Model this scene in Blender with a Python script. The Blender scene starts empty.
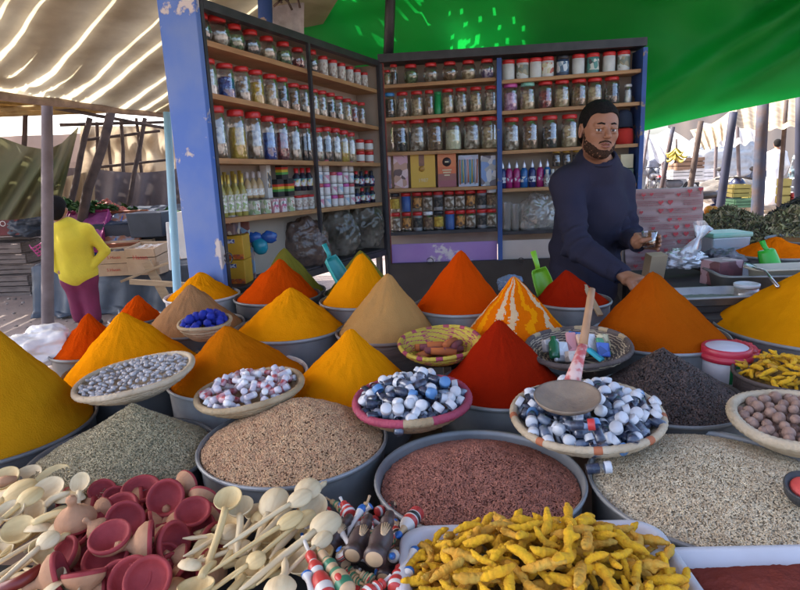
import bpy, math, random, colorsys
import numpy as np
from mathutils import Vector, Matrix, Euler, noise as mnoise
random.seed(7); np.random.seed(7)
PI = math.pi; rad = math.radians
scene = bpy.context.scene
COL = scene.collection
# ------------------------------------------------------------------ camera
p_ = rad(12.2); ph_ = rad(2.4); FPX = 600.0
Fv = Vector((0, math.cos(p_), -math.sin(p_)))
R0 = Vector((1, 0, 0)); U0 = Vector((0, math.sin(p_), math.cos(p_)))
Rv = R0*math.cos(ph_) - U0*math.sin(ph_); Uv = U0*math.cos(ph_) + R0*math.sin(ph_)
CAM = Vector((0, 0, 1.5))
cd = bpy.data.cameras.new('camera'); cam = bpy.data.objects.new('camera', cd); COL.objects.link(cam)
cd.sensor_width = 36; cd.lens = 27; cd.clip_start = .02; cd.clip_end = 500
cam.matrix_world = Matrix(((Rv.x, Uv.x, -Fv.x, 0), (Rv.y, Uv.y, -Fv.y, 0), (Rv.z, Uv.z, -Fv.z, 1.5), (0, 0, 0, 1)))
scene.camera = cam
def ray(px, py): return Fv + Rv*((px-400)/FPX) - Uv*((py-295)/FPX)
def PZ(px, py, z):
    d = ray(px, py); return CAM + d*((z-1.5)/d.z)
def PY(px, py, y):
    d = ray(px, py); return CAM + d*(y/d.y)
# ------------------------------------------------------------------ light
SUN = Vector((-.60, .26, .74)).normalized()
w = bpy.data.worlds.new('World'); scene.world = w; w.use_nodes = True
nt = w.node_tree; nt.nodes.clear()
sk = nt.nodes.new('ShaderNodeTexSky'); sk.sky_type = 'NISHITA'; sk.sun_disc = False
sk.sun_elevation = math.asin(SUN.z); sk.sun_rotation = math.atan2(SUN.x, SUN.y); sk.air_density = .7; sk.dust_density = 4.0; sk.ozone_density = .4
bg = nt.nodes.new('ShaderNodeBackground'); bg.inputs[1].default_value = .15
wo = nt.nodes.new('ShaderNodeOutputWorld'); nt.links.new(sk.outputs[0], bg.inputs[0]); nt.links.new(bg.outputs[0], wo.inputs[0])
sl = bpy.data.lights.new('sun', 'SUN'); sl.energy = 2.4; sl.angle = rad(.5); sl.color = (1, .95, .86)
so = bpy.data.objects.new('sun', sl); COL.objects.link(so)
so.rotation_euler = SUN.to_track_quat('Z', 'Y').to_euler()
vs = scene.view_settings
vs.view_transform = 'Standard'; vs.look = 'None'; vs.gamma = 1; vs.use_curve_mapping = False
vs.exposure = 2.35
scene.render.engine = 'CYCLES'
try:
    scene.cycles.max_bounces = 8; scene.cycles.diffuse_bounces = 4; scene.cycles.transparent_max_bounces = 24
    scene.cycles.sample_clamp_indirect = 6; scene.cycles.use_denoising = True
except Exception: pass

# ------------------------------------------------------------------ materials
MC = {}
def _mix(nt, fac, a, b):
    m = nt.nodes.new('ShaderNodeMix'); m.data_type = 'RGBA'
    for s, v in ((0, fac), (6, a), (7, b)):
        if hasattr(v, 'links'): nt.links.new(v, m.inputs[s])
        elif s == 0: m.inputs[0].default_value = v
        else: m.inputs[s].default_value = (*v[:3], 1)
    return m.outputs[2]
def mat(name, col, rough=.8, col2=None, nscale=8., detail=4, contrast=1.0, bump=0., bscale=None, metal=0., island=0., trans=0., spec=.5, coat=0., emit=None, sheen=0., stretch=None, streak=None):
    if name in MC: return MC[name]
    m = bpy.data.materials.new(name); m.use_nodes = True; nt = m.node_tree; N = nt.nodes; L = nt.links
    b = N['Principled BSDF']; b.inputs['Roughness'].default_value = rough; b.inputs['Metallic'].default_value = metal
    b.inputs['Specular IOR Level'].default_value = spec
    if coat: b.inputs['Coat Weight'].default_value = coat; b.inputs['Coat Roughness'].default_value = .1
    if sheen: b.inputs['Sheen Weight'].default_value = sheen
    out = (*col[:3], 1)
    cs = None
    tc = N.new('ShaderNodeTexCoord'); vec = tc.outputs['Object']
    if stretch:
        mp = N.new('ShaderNodeMapping'); mp.inputs['Scale'].default_value = stretch; L.new(vec, mp.inputs[0]); vec = mp.outputs[0]
    if col2 is None: col2 = tuple(c*.72 for c in col[:3])
    if nscale:
        n = N.new('ShaderNodeTexNoise'); n.inputs['Scale'].default_value = nscale; n.inputs['Detail'].default_value = detail
        L.new(vec, n.inputs[0])
        r = N.new('ShaderNodeMapRange'); r.inputs[1].default_value = .5-.22/contrast; r.inputs[2].default_value = .5+.22/contrast
        L.new(n.outputs[0], r.inputs[0]); cs = _mix(nt, r.outputs[0], col, col2)
    if island:
        g = N.new('ShaderNodeNewGeometry'); h = N.new('ShaderNodeHueSaturation')
        r2 = N.new('ShaderNodeMapRange'); r2.inputs[3].default_value = 1-island; r2.inputs[4].default_value = 1+island
        L.new(g.outputs['Random Per Island'], r2.inputs[0]); L.new(r2.outputs[0], h.inputs['Value'])
        if cs: L.new(cs, h.inputs['Color'])
        else: h.inputs['Color'].default_value = out
        cs = h.outputs[0]
    if cs: L.new(cs, b.inputs['Base Color'])
    else: b.inputs['Base Color'].default_value = out
    if bump:
        n2 = N.new('ShaderNodeTexNoise'); n2.inputs['Scale'].default_value = bscale or nscale*4; n2.inputs['Detail'].default_value = 5
        L.new(vec, n2.inputs[0]); bp = N.new('ShaderNodeBump'); bp.inputs['Strength'].default_value = bump; bp.inputs['Distance'].default_value = .01
        L.new(n2.outputs[0], bp.inputs['Height']); L.new(bp.outputs[0], b.inputs['Normal'])
    if emit: b.inputs['Emission Color'].default_value = (*emit[:3], 1); b.inputs['Emission Strength'].default_value = emit[3]
    if trans:
        t = N.new('ShaderNodeBsdfTranslucent'); mx = N.new('ShaderNodeMixShader'); mx.inputs[0].default_value = trans
        if cs: L.new(cs, t.inputs[0])
        else: t.inputs[0].default_value = out
        L.new(b.outputs[0], mx.inputs[1]); L.new(t.outputs[0], mx.inputs[2]); L.new(mx.outputs[0], N['Material Output'].inputs[0])
    MC[name] = m; return m
def glassy(name, tint=(.93, .96, .95), gl=.12, rough=.04, base=0.0, basecol=(.8, .8, .8)):
    if name in MC: return MC[name]
    m = bpy.data.materials.new(name); m.use_nodes = True; nt = m.node_tree; N = nt.nodes; L = nt.links
    N.remove(N['Principled BSDF'])
    t = N.new('ShaderNodeBsdfTransparent'); t.inputs[0].default_value = (*tint, 1)
    g = N.new('ShaderNodeBsdfGlossy'); g.inputs['Roughness'].default_value = rough; g.inputs[0].default_value = (1, 1, 1, 1)
    lw = N.new('ShaderNodeLayerWeight'); lw.inputs[0].default_value = .35
    r = N.new('ShaderNodeMapRange'); r.inputs[3].default_value = gl*.5; r.inputs[4].default_value = min(.9, gl*4)
    tc = N.new('ShaderNodeTexCoord'); nz = N.new('ShaderNodeTexNoise'); nz.inputs['Scale'].default_value = 30; L.new(tc.outputs['Object'], nz.inputs[0])
    bp = N.new('ShaderNodeBump'); bp.inputs['Strength'].default_value = .25; bp.inputs['Distance'].default_value = .01; L.new(nz.outputs[0], bp.inputs['Height']); L.new(bp.outputs[0], g.inputs['Normal'])
    mx = N.new('ShaderNodeMixShader')
    L.new(lw.outputs['Facing'], r.inputs[0]); L.new(r.outputs[0], mx.inputs[0])
    last = t.outputs[0]
    if base:
        d = N.new('ShaderNodeBsdfDiffuse'); d.inputs[0].default_value = (*basecol, 1); m2 = N.new('ShaderNodeMixShader'); m2.inputs[0].default_value = base
        L.new(t.outputs[0], m2.inputs[1]); L.new(d.outputs[0], m2.inputs[2]); last = m2.outputs[0]
    L.new(last, mx.inputs[1]); L.new(g.outputs[0], mx.inputs[2]); L.new(mx.outputs[0], N['Material Output'].inputs[0])
    MC[name] = m; return m

# ------------------------------------------------------------------ mesh builder
class MB:
    def __init__(s): s.v = []; s.f = []; s.m = []; s.sm = []
    def add(s, verts, faces, mi=0, M=None, smooth=True):
        o = len(s.v)
        if M is not None: verts = [M @ Vector(v) for v in verts]
        s.v += [tuple(v) for v in verts]; s.f += [tuple(i+o for i in f) for f in faces]
        s.m += list(mi) if isinstance(mi, (list, tuple)) else [mi]*len(faces); s.sm += [smooth]*len(faces); return s
    def box(s, c, d, mi=0, M=None, taper=1.0):
        x, y, z = c; a, b, h = d[0]/2, d[1]/2, d[2]/2; t = taper
        v = [(x-a, y-b, z-h), (x+a, y-b, z-h), (x+a, y+b, z-h), (x-a, y+b, z-h), (x-a*t, y-b*t, z+h), (x+a*t, y-b*t, z+h), (x+a*t, y+b*t, z+h), (x-a*t, y+b*t, z+h)]
        return s.add(v, [(3, 2, 1, 0), (4, 5, 6, 7), (0, 1, 5, 4), (1, 2, 6, 5), (2, 3, 7, 6), (3, 0, 4, 7)], mi, M, False)
    def lathe(s, prof, seg=24, mi=0, M=None, cap=True, fn=None, smooth=True, mfn=None, sx=1, sy=1):
        v = []; f = []; ms = []
        n = len(prof)
        for i, (r, z) in enumerate(prof):
            for j in range(seg):
                a = 2*PI*j/seg; rr, zz = (r, z) if fn is None else fn(r, z, a)
                v.append((rr*math.cos(a)*sx, rr*math.sin(a)*sy, zz))
        for i in range(n-1):
            for j in range(seg):
                k = (j+1) % seg
                f.append((i*seg+j, i*seg+k, (i+1)*seg+k, (i+1)*seg+j)); ms.append(mfn(i, j) if mfn else mi)
        if cap:
            if prof[0][0] > 1e-5: f.append(tuple(range(seg))[::-1]); ms.append(mfn(0, 0) if mfn else mi)
            if prof[-1][0] > 1e-5: f.append(tuple((n-1)*seg+j for j in range(seg))); ms.append(mfn(n-2, 0) if mfn else mi)
        return s.add(v, f, ms, M, smooth)
    def tube(s, pts, rs, seg=8, mi=0, M=None, flat=1.0, cap=True, smooth=True):
        pts = [Vector(p) for p in pts]; n = len(pts)
        if not hasattr(rs, '__len__'): rs = [rs]*n
        v = []; up = Vector((0, 0, 1))
        t0 = (pts[-1]-pts[0]).normalized()
        if abs(t0.dot(up)) > .9: up = Vector((1, 0, 0))
        for i, p in enumerate(pts):
            t = (pts[min(i+1, n-1)]-pts[max(i-1, 0)]).normalized(); a = t.cross(up).normalized(); b = a.cross(t)
            for j in range(seg):
                q = 2*PI*j/seg; v.append(p + a*(math.cos(q)*rs[i]) + b*(math.sin(q)*rs[i]*flat))
        f = [(i*seg+j, i*seg+(j+1) % seg, (i+1)*seg+(j+1) % seg, (i+1)*seg+j) for i in range(n-1) for j in range(seg)]
        if cap: f += [tuple(range(seg))[::-1], tuple((n-1)*seg+j for j in range(seg))]
        return s.add(v, f, mi, M, smooth)
    def ball(s, c, r, seg=12, ring=8, mi=0, M=None):
        if not hasattr(r, '__len__'): r = (r, r, r)
        T = Matrix.Translation(c) @ Matrix.Diagonal((r[0], r[1], r[2], 1))
        if M is not None: T = M @ T
        return s.lathe([(math.sin(PI*i/ring)+(1e-4 if i in (0, ring) else 0), -math.cos(PI*i/ring)) for i in range(ring+1)], seg, mi, T, cap=False)
    def grid(s, fn, nu, nv, mi=0, M=None, smooth=True):
        v = [fn(i/nu, j/nv) for j in range(nv+1) for i in range(nu+1)]
        f = [(j*(nu+1)+i, j*(nu+1)+i+1, (j+1)*(nu+1)+i+1, (j+1)*(nu+1)+i) for j in range(nv) for i in range(nu)]
        return s.add(v, f, mi, M, smooth)
    def mesh(s, name, mats):
        me = bpy.data.meshes.new(name); me.from_pydata(s.v, [], s.f)
        if not isinstance(mats, (list, tuple)): mats = [mats]
        for x in mats: me.materials.append(x)
        me.polygons.foreach_set('material_index', s.m); me.polygons.foreach_set('use_smooth', s.sm); me.update(); return me
def link(name, me, parent=None, loc=None, rot=None, bevel=0, sub=0, solid=0):
    o = bpy.data.objects.new(name, me); COL.objects.link(o)
    if parent is not None: o.parent = parent
    if loc is not None: o.location = loc
    if rot is not None: o.rotation_euler = rot
    if bevel:
        b = o.modifiers.new('bevel', 'BEVEL'); b.width = bevel; b.segments = 2; b.limit_method = 'ANGLE'
    if solid:
        b = o.modifiers.new('solid', 'SOLIDIFY'); b.thickness = solid; b.offset = 0
    if sub:
        b = o.modifiers.new('sub', 'SUBSURF'); b.levels = sub; b.render_levels = sub
    return o
def obj(name, mb, mats, parent=None, **k): return link(name, mb.mesh(name, mats), parent, **k)
def tag(o, label, cat, group=None, kind=None):
    if label: o['label'] = label
    if cat: o['category'] = cat
    if group: o['group'] = group
    if kind: o['kind'] = kind
    return o
def thing(name, label, cat, loc=(0, 0, 0), rot=(0, 0, 0), group=None):
    o = bpy.data.objects.new(name, None); COL.objects.link(o); o.location = loc; o.rotation_euler = rot; o.empty_display_size = .05
    return tag(o, label, cat, group)
def copy_tree(o, parent=None):
    c = o.copy(); COL.objects.link(c); c.parent = parent
    for ch in KIDS.get(o.name, []): copy_tree(ch, c)
    return c
KIDS = {}
def template(root, parts):          # remember the parts of a thing so that it can be copied
    KIDS[root.name] = parts; return root
def dup(root, loc, rot, label=None, group=None, scale=None):
    parts = KIDS.get(root.name, [])
    r = root.copy(); COL.objects.link(r); r.location = loc
    r.rotation_mode = 'XYZ'; r.rotation_euler = rot
    if scale: r.scale = scale if hasattr(scale, '__len__') else (scale,)*3
    if label: r['label'] = label
    if group: r['group'] = group
    for ch in parts:
        c = ch.copy(); COL.objects.link(c); c.parent = r
    return r
class Kind:
    """one kind of thing: the first call of place() moves the original, later calls copy it"""
    def __init__(s, root, parts=()): s.r = root; s.used = False; KIDS[root.name] = list(parts)
    def place(s, loc, rot, label=None, group=None, scale=None):
        if not s.used:
            s.used = True; r = s.r; r.location = loc; r.rotation_mode = 'XYZ'; r.rotation_euler = rot
            if scale: r.scale = scale if hasattr(scale, '__len__') else (scale,)*3
            if label: r['label'] = label
            if group: r['group'] = group
            return r
        return dup(s.r, loc, rot, label, group, scale)
def aim(axis, d, roll=0.):
    """euler turning local axis 'Z' (or other) to direction d, with a roll round it"""
    d = Vector(d).normalized(); q = d.to_track_quat(axis, 'Y' if axis != 'Y' else 'Z')
    return (q.to_matrix() @ Matrix.Rotation(roll, 3, axis)).to_euler()

# ------------------------------------------------------------------ SDF modelling (smooth bodies, roots)
def sd_cap(P, a, b, ra, rb):
    a = np.array(a, float); b = np.array(b, float); ab = b-a; t = np.clip(((P-a)@ab)/max(ab@ab, 1e-9), 0, 1)
    return np.linalg.norm(P-(a+t[..., None]*ab), axis=-1)-(ra+(rb-ra)*t)
def sd_ell(P, c, r, rot=None):
    q = P-np.array(c, float)
    if rot is not None: q = q @ np.array(rot)
    r = np.array(r, float); k0 = np.linalg.norm(q/r, axis=-1); k1 = np.linalg.norm(q/(r*r), axis=-1)+1e-9
    return k0*(k0-1)/k1
def smin(a, b, k):
    h = np.clip(.5+.5*(b-a)/k, 0, 1); return b*(1-h)+a*h-k*h*(1-h)
def smax(a, b, k): return -smin(-a, -b, k)
def nets(fn, lo, hi, h):
    lo = np.array(lo, float); hi = np.array(hi, float); n = np.ceil((hi-lo)/h).astype(int)+1
    g = np.stack(np.meshgrid(*[lo[i]+h*np.arange(n[i]) for i in range(3)], indexing='ij'), -1)
    V = fn(g); ins = V < 0
    c = n-1; cnt = np.zeros(c); acc = np.zeros((*c, 3))
    corners = [(i, j, k) for i in (0, 1) for j in (0, 1) for k in (0, 1)]
    def sub(A, o): return A[o[0]:o[0]+c[0], o[1]:o[1]+c[1], o[2]:o[2]+c[2]]
    for ax in range(3):
        for o in corners:
            if o[ax]: continue
            o2 = list(o); o2[ax] = 1
            a = sub(V, o); b = sub(V, o2); m = (a < 0) != (b < 0)
            t = np.where(m, a/np.where(m, a-b, 1), 0)
            for q in range(3): acc[..., q] += m*(o[q]+(t if q == ax else 0))
            cnt += m
    act = cnt > 0; idx = -np.ones(c, int); idx[act] = np.arange(act.sum())
    gi = np.argwhere(act); verts = lo+h*(gi+acc[act]/cnt[act][:, None])
    faces = []
    for ax in range(3):
        u, v = (ax+1) % 3, (ax+2) % 3
        s0 = [slice(None)]*3; s1 = [slice(None)]*3; s0[ax] = slice(0, -1); s1[ax] = slice(1, None)
        a = ins[tuple(s0)]; b = ins[tuple(s1)]; e = np.argwhere(a != b); e = e[(e[:, u] > 0) & (e[:, v] > 0) & (e[:, u] < c[u]) & (e[:, v] < c[v])]
        fl = a[tuple(e.T)]
        def at(du, dv):
            q = e.copy(); q[:, u] -= du; q[:, v] -= dv; return idx[tuple(q.T)]
        Q = np.stack([at(1, 1), at(0, 1), at(0, 0), at(1, 0)], 1)
        Q[~fl] = Q[~fl][:, ::-1]; faces.append(Q)
    F = np.concatenate(faces); F = F[(F >= 0).all(1)]
    return verts, F
def np_mesh(name, verts, F, mats, mi=None, smooth=True):
    me = bpy.data.meshes.new(name); verts = np.asarray(verts, np.float32); F = np.asarray(F, np.int32); k = F.shape[1]
    me.vertices.add(len(verts)); me.vertices.foreach_set('co', verts.ravel())
    me.loops.add(F.size); me.loops.foreach_set('vertex_index', F.ravel())
    me.polygons.add(len(F)); me.polygons.foreach_set('loop_start', np.arange(0, F.size, k, dtype=np.int32))
    try: me.polygons.foreach_set('loop_total', np.full(len(F), k, np.int32))
    except Exception: pass
    me.polygons.foreach_set('use_smooth', np.full(len(F), smooth, bool))
    if not isinstance(mats, (list, tuple)): mats = [mats]
    for x in mats: me.materials.append(x)
    if mi is not None: me.polygons.foreach_set('material_index', np.asarray(mi, np.int32))
    me.update(calc_edges=True); me.validate(); return me
def sdf_obj(name, fn, lo, hi, h, mats, parent=None):
    v, F = nets(fn, lo, hi, h); return link(name, np_mesh(name, v, F, mats), parent)
def vnoise(P, s, seed=0):           # cheap smooth noise on arrays
    r = np.random.RandomState(seed); out = 0
    for i in range(6):
        k = r.normal(size=3)*s; out = out+np.sin(P@k+r.uniform(0, 6.28))
    return out/6
def text_mb(txt, size, align='CENTER', bold=.0):
    cu = bpy.data.curves.new('txt', 'FONT'); cu.body = txt; cu.size = size; cu.align_x = align; cu.align_y = 'CENTER'; cu.extrude = size*.01; cu.resolution_u = 2; cu.offset = bold
    o = bpy.data.objects.new('txt', cu); COL.objects.link(o)
    me = bpy.data.meshes.new_from_object(o.evaluated_get(bpy.context.evaluated_depsgraph_get()))
    mb = MB(); mb.add([v.co.copy() for v in me.vertices], [tuple(p.vertices) for p in me.polygons], 0, None, False)
    bpy.data.objects.remove(o); bpy.data.meshes.remove(me); return mb
ORD = ['first', 'second', 'third', 'fourth', 'fifth', 'sixth', 'seventh', 'eighth', 'ninth', 'tenth', 'eleventh', 'twelfth', 'thirteenth', 'fourteenth']

# ================================================================== THE LARGE STRUCTURE
def wpart(name, mb, mats, root, **k):
    o = obj(name, mb, mats, root, **k); o.location = -Vector(root.location); return o
def nz(x, y, z=0., s=1.): return mnoise.noise(Vector((x*s, y*s, z*s)))
# ---- ground
m_dirt = mat('dusty_ground', (.30, .235, .20), .95, (.20, .155, .14), 1.3, 6, 1.0, .5, 25)
g = MB()
def gfn(u, v):
    x = -70+140*u; y = -20+160*v; return (x, y, 0)
g.grid(gfn, 2, 2); gr = obj('ground', g, m_dirt); tag(gr, None, None, kind='structure')
# a nearer sheet of trodden, uneven earth a little above it
g = MB(); g.grid(lambda u, v: (-9+22*u, .0+24*v, .012+.018*nz(-9+22*u, 24*v, 0, 1.1)+.008*nz(22*u, 24*v, 3, 4.)), 120, 130)
o = obj('trodden_ground', g, m_dirt); tag(o, None, None, kind='structure')
rub = MB(); rng = random.Random(3)
for i in range(700):
    x = rng.uniform(-6, -1.5); y = rng.uniform(3.3, 8.5); s = rng.uniform(.006, .028)
    rub.ball((x, y, .02+s*.3), (s, s*rng.uniform(.6, 1), s*.5), 5, 3)
tag(obj('gravel', rub, mat('gravel', (.36, .30, .26), .9, (.2, .17, .15), 6, island=.5)), 'scattered small stones and chips on the dusty ground', 'gravel', kind='stuff')

# ---- woods and metals
m_galv = mat('galvanised_metal', (.36, .37, .37), .45, (.22, .23, .235), 9, 6, 1.4, .06, 60, metal=.3)
m_galvd = mat('dull_metal', (.24, .245, .245), .5, (.13, .135, .14), 7, 6, 1.4, .08, 60, metal=.3)
m_shelf = mat('shelf_wood', (.50, .27, .115), .6, (.32, .15, .06), 6, 5, 1, .2, 40, stretch=(1, 1, 10))
m_wood = mat('bare_wood', (.46, .33, .19), .7, (.30, .20, .11), 5, 5, 1, .25, 30, stretch=(1, 1, 6))
m_oldwood = mat('grey_weathered_wood', (.27, .215, .18), .85, (.15, .115, .10), 6, 5, 1, .4, 30, stretch=(1, 1, 6))
m_pole = mat('pole_bark', (.11, .075, .06), .9, (.05, .035, .03), 10, 5, 1, .5, 30)
m_poleg = mat('grey_pole', (.17, .14, .145), .8, (.11, .085, .085), 7, 5, 1, .3, 30)
m_dark = mat('dark_frame', (.045, .04, .045), .5, (.02, .018, .02), 12)
m_redfr = mat('red_edge', (.35, .07, .05), .6, (.08, .03, .03), 14)
m_back = mat('shelf_back', (.44, .37, .30), .8, (.33, .26, .20), 3, 4, 1, .1)
# peeling blue paint: paint on pale plaster, flaked by a thresholded noise
def peel(name, top, under, scale=7., thr=.60, bright=None):
    m = bpy.data.materials.new(name); m.use_nodes = True; nt = m.node_tree; N = nt.nodes; L = nt.links; b = N['Principled BSDF']; b.inputs['Roughness'].default_value = .6
    tc = N.new('ShaderNodeTexCoord'); n = N.new('ShaderNodeTexNoise'); n.inputs['Scale'].default_value = scale; n.inputs['Detail'].default_value = 8; n.inputs['Roughness'].default_value = .62
    L.new(tc.outputs['Object'], n.inputs[0]); r = N.new('ShaderNodeMapRange'); r.inputs[1].default_value = thr; r.inputs[2].default_value = thr+.025; L.new(n.outputs[0], r.inputs[0])
    n2 = N.new('ShaderNodeTexNoise'); n2.inputs['Scale'].default_value = 3; n2.inputs['Detail'].default_value = 6; L.new(tc.outputs['Object'], n2.inputs[0])
    r2 = N.new('ShaderNodeMapRange'); r2.inputs[1].default_value = .35; r2.inputs[2].default_value = .65; L.new(n2.outputs[0], r2.inputs[0])
    c1 = _mix(nt, r2.outputs[0], top, bright or tuple(c*.6 for c in top)); c = _mix(nt, r.outputs[0], c1, under); L.new(c, b.inputs['Base Color'])
    bp = N.new('ShaderNodeBump'); bp.inputs['Strength'].default_value = .4; bp.inputs['Distance'].default_value = .005; bp.invert = True; L.new(r.outputs[0], bp.inputs['Height']); L.new(bp.outputs[0], b.inputs['Normal'])
    MC[name] = m; return m
m_blue = peel('peeling_blue_paint', (.045, .13, .44), (.50, .45, .42), 3.6, .585, (.13, .20, .40))
m_bluep = peel('worn_blue_post', (.04, .10, .34), (.30, .22, .18), 9, .60)
m_lblue = peel('pale_blue_pole', (.30, .52, .66), (.22, .24, .28), 6, .62, (.22, .44, .60))

# ---- table under the spices: boards on trestles, a raised board at the back
m_tab = mat('dark_table', (.05, .042, .038), .8, (.03, .025, .022), 6)
m_board = mat('stained_board', (.22, .14, .10), .8, (.12, .08, .06), 5)
tb = thing('display_table', 'long dark wooden display table carrying all the spice basins and piles', 'table', (0, 1.5, 0))
o = MB(); o.box((.35, 1.28, .70), (3.7, 1.55, .04)); wpart('tabletop', o, m_board, tb)
for x in (-1.4, .3, 2.1):
    for y in (.6, 1.95):
        o = MB(); o.box((x, y, .34), (.06, .06, .68)); wpart('leg', o, m_tab, tb)
tb2 = thing('rear_display_table', 'dark rear table step carrying the back row of spice cones', 'table', (0, 2.3, 0))
o = MB(); o.box((.25, 2.29, .80), (3.0, .45, .04)); wpart('tabletop', o, m_tab, tb2)
for x in (-1.15, .2, 1.6):
    for y in (2.1, 2.48):
        o = MB(); o.box((x, y, .39), (.05, .05, .78)); wpart('leg', o, m_tab, tb2)

# ================================================================== CABINETS
CN = Vector((-.73, 2.54, 0)); CC = Vector((-.08, 4.12, 0)); CBK = Vector((-.925, .38, 0)).normalized()
CR = Vector((1.625, 4.03, 0)); BBK = Vector((.053, .9986, 0)).normalized()
TOP = 2.16
LS = [(2.02, 1.986), (1.818, 1.753), (1.56, 1.52), (1.31, 1.26), (1.005, .945)]      # board surfaces, near end and far end
def Lp(t, back=0., z=0.): v = CN.lerp(CC, t)+CBK*back; return Vector((v.x, v.y, z))
def Lz(i, t): return LS[i][0]+(LS[i][1]-LS[i][0])*t
def Lt(px, py, back=.08):
    """where along the left cabinet a sight line through the photo's pixel meets the shelf"""
    d = ray(px, py); a = CN+CBK*back; e = CC-CN
    den = d.x*e.y-d.y*e.x; s = ((a.x-CAM.x)*e.y-(a.y-CAM.y)*e.x)/den; P = CAM+d*s
    return ((P-a).dot(e))/e.length_squared, P
CLEN = (CC-CN).length; CANG = math.atan2(CC.y-CN.y, CC.x-CN.x)
def slab(t0, t1, z0a, z0b, th, b0, b1, fn=Lp):
    """a board following the cabinet's line from t0 to t1, bottom heights z0a/z0b, between depths b0 and b1"""
    v = [fn(t0, b0, z0a), fn(t1, b0, z0b), fn(t1, b1, z0b), fn(t0, b1, z0a)]; v += [q+Vector((0, 0, th)) for q in v]
    return v, [(3, 2, 1, 0), (4, 5, 6, 7), (0, 1, 5, 4), (1, 2, 6, 5), (2, 3, 7, 6), (3, 0, 4, 7)]
lc = thing('shelf_cabinet', 'long wooden shelf cabinet on the left with a blue peeling end panel', 'cabinet', tuple(CN))
SD = .165
def lpart(name, t0, t1, za, zb, th, b0, b1, m, bevel=0, fn=Lp, root=None):
    o = MB(); o.add(*slab(t0, t1, za, zb, th, b0, b1, fn), smooth=False); return wpart(name, o, m, root or lc, bevel=bevel)
lpart('back_panel', 0, 1, .93, .93, 1.23, SD, SD+.012, m_back)
for i, (a, b) in enumerate(LS[:4]): lpart('shelf_board', .004, .996, a-.022, b-.022, .022, .006, SD-.002, m_shelf)
lpart('bottom_board', .004, .996, LS[4][0]-.03, LS[4][1]-.03, .03, .006, SD-.002, m_dark)
lpart('top_rail', 0, 1, TOP-.03, TOP-.03, .035, -.012, .03, m_dark)
lpart('top_panel', .004, .996, TOP-.012, TOP-.012, .012, .032, SD-.002, m_back)
lpart('bottom_rail', 0, 1, LS[4][0]-.045, LS[4][1]-.045, .035, -.010, .004, m_dark)
tm, _ = Lt(311, 100, 0)
lpart('centre_bar', tm-.006, tm+.006, .95, .95, TOP-.98, -.012, .004, m_dark)
lpart('front_post', -.012, -.001, .70, .70, 1.46, -.012, .012, m_dark)
lpart('front_post', .985, 1.003, .55, .55, 1.61, -.016, .004, m_dark)
lpart('corner_strip', 1.004, 1.013, .60, .60, 1.55, -.03, -.004, m_redfr)
lpart('far_side_panel', .997, 1.002, .93, .93, 1.21, .006, SD-.002, m_back)
# blue end panel, facing the photographer and rising above the frame
o = MB(); o.add(*slab(-.030, -.014, .62, .62, 1.98, -.012, SD+.006), smooth=False); wpart('end_panel', o, m_blue, lc, bevel=.003)
o = MB(); rr = MB(); c = Lp(-.02, -.035, 1.15)
rr.tube([c+Vector((math.cos(a)*.017, -.004, math.sin(a)*.022)) for a in [i*2*PI/14 for i in range(15)]], .003, 6); wpart('ring_latch', rr, m_dark, lc)
for t in (.03, .97):
    for bk in (.02, SD-.03): lpart('leg', t-.012, t+.012, .0, .0, .90 if t > .5 else .95, bk, bk+.03, m_dark)

def Bp(t, back=0., z=0.): v = CC.lerp(CR, t)+BBK*back; return Vector((v.x, v.y, z))
def Bt(px, py, back=.08):
    d = ray(px, py); a = CC+BBK*back; e = CR-CC
    den = d.x*e.y-d.y*e.x; s = ((a.x-CAM.x)*e.y-(a.y-CAM.y)*e.x)/den; P = CAM+d*s
    return ((P-a).dot(e))/e.length_squared, P
def bz(px, py): return Bt(px, py, 0)[1].z
TB = bz(498, 55)
bc = thing('wall_cabinet', 'open wooden wall shelves behind the man with a blue middle post', 'cabinet', tuple(CC))
tpost = Bt(499, 150, 0)[0]
BS = [[(397, 84, 497, 77), (383.5, 118, 497, 110), (385, 152.5, 495, 148.5), (385, 189, 495, 186), (388, 233, 495, 228.5)],
      [(502, 80, 636, 69), (503.5, 111, 634, 102), (502, 151, 627, 144), (502, 189, 551, 186.5), (502, 232, 545, 231)]]
BZ = []
for s in (0, 1):
    row = []
    t0, t1 = ((.004, tpost-.008), (tpost+.012, .985))[s]
    for i, (xa, ya, xb, yb) in enumerate(BS[s]):
        za = bz(xa, ya); zb = bz(xb, yb); ta = Bt(xa, ya, 0)[0]; tb_ = Bt(xb, yb, 0)[0]
        if i >= 3 and s == 1: zb = za + .004; tb_ = t1
        k = (zb-za)/(tb_-ta); f = lambda t, za=za, ta=ta, k=k: za+k*(t-ta)
        row.append(f); o = lpart('shelf_board', t0, t1, f(t0)-.022, f(t1)-.022, .022, .006, .19, m_shelf if i < 4 else m_dark, fn=Bp, root=bc)
    BZ.append(row)
lpart('back_panel', 0, 1, .92, .92, TB-.92+.02, .20, .212, m_back, fn=Bp, root=bc)
lpart('top_rail', 0, 1, TB-.01, TB+.01, .05, -.012, .19, m_dark, fn=Bp, root=bc)
lpart('centre_post', tpost-.007, tpost+.011, .55, .55, TB-.57, -.012, .004, m_bluep, fn=Bp, root=bc)
lpart('end_post', .987, 1.003, .55, .55, TB-.55, -.012, .20, m_bluep, fn=Bp, root=bc)
lpart('front_post', .004, .016, .55, .55, TB-.57, -.014, .004, m_dark, fn=Bp, root=bc)
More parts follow.
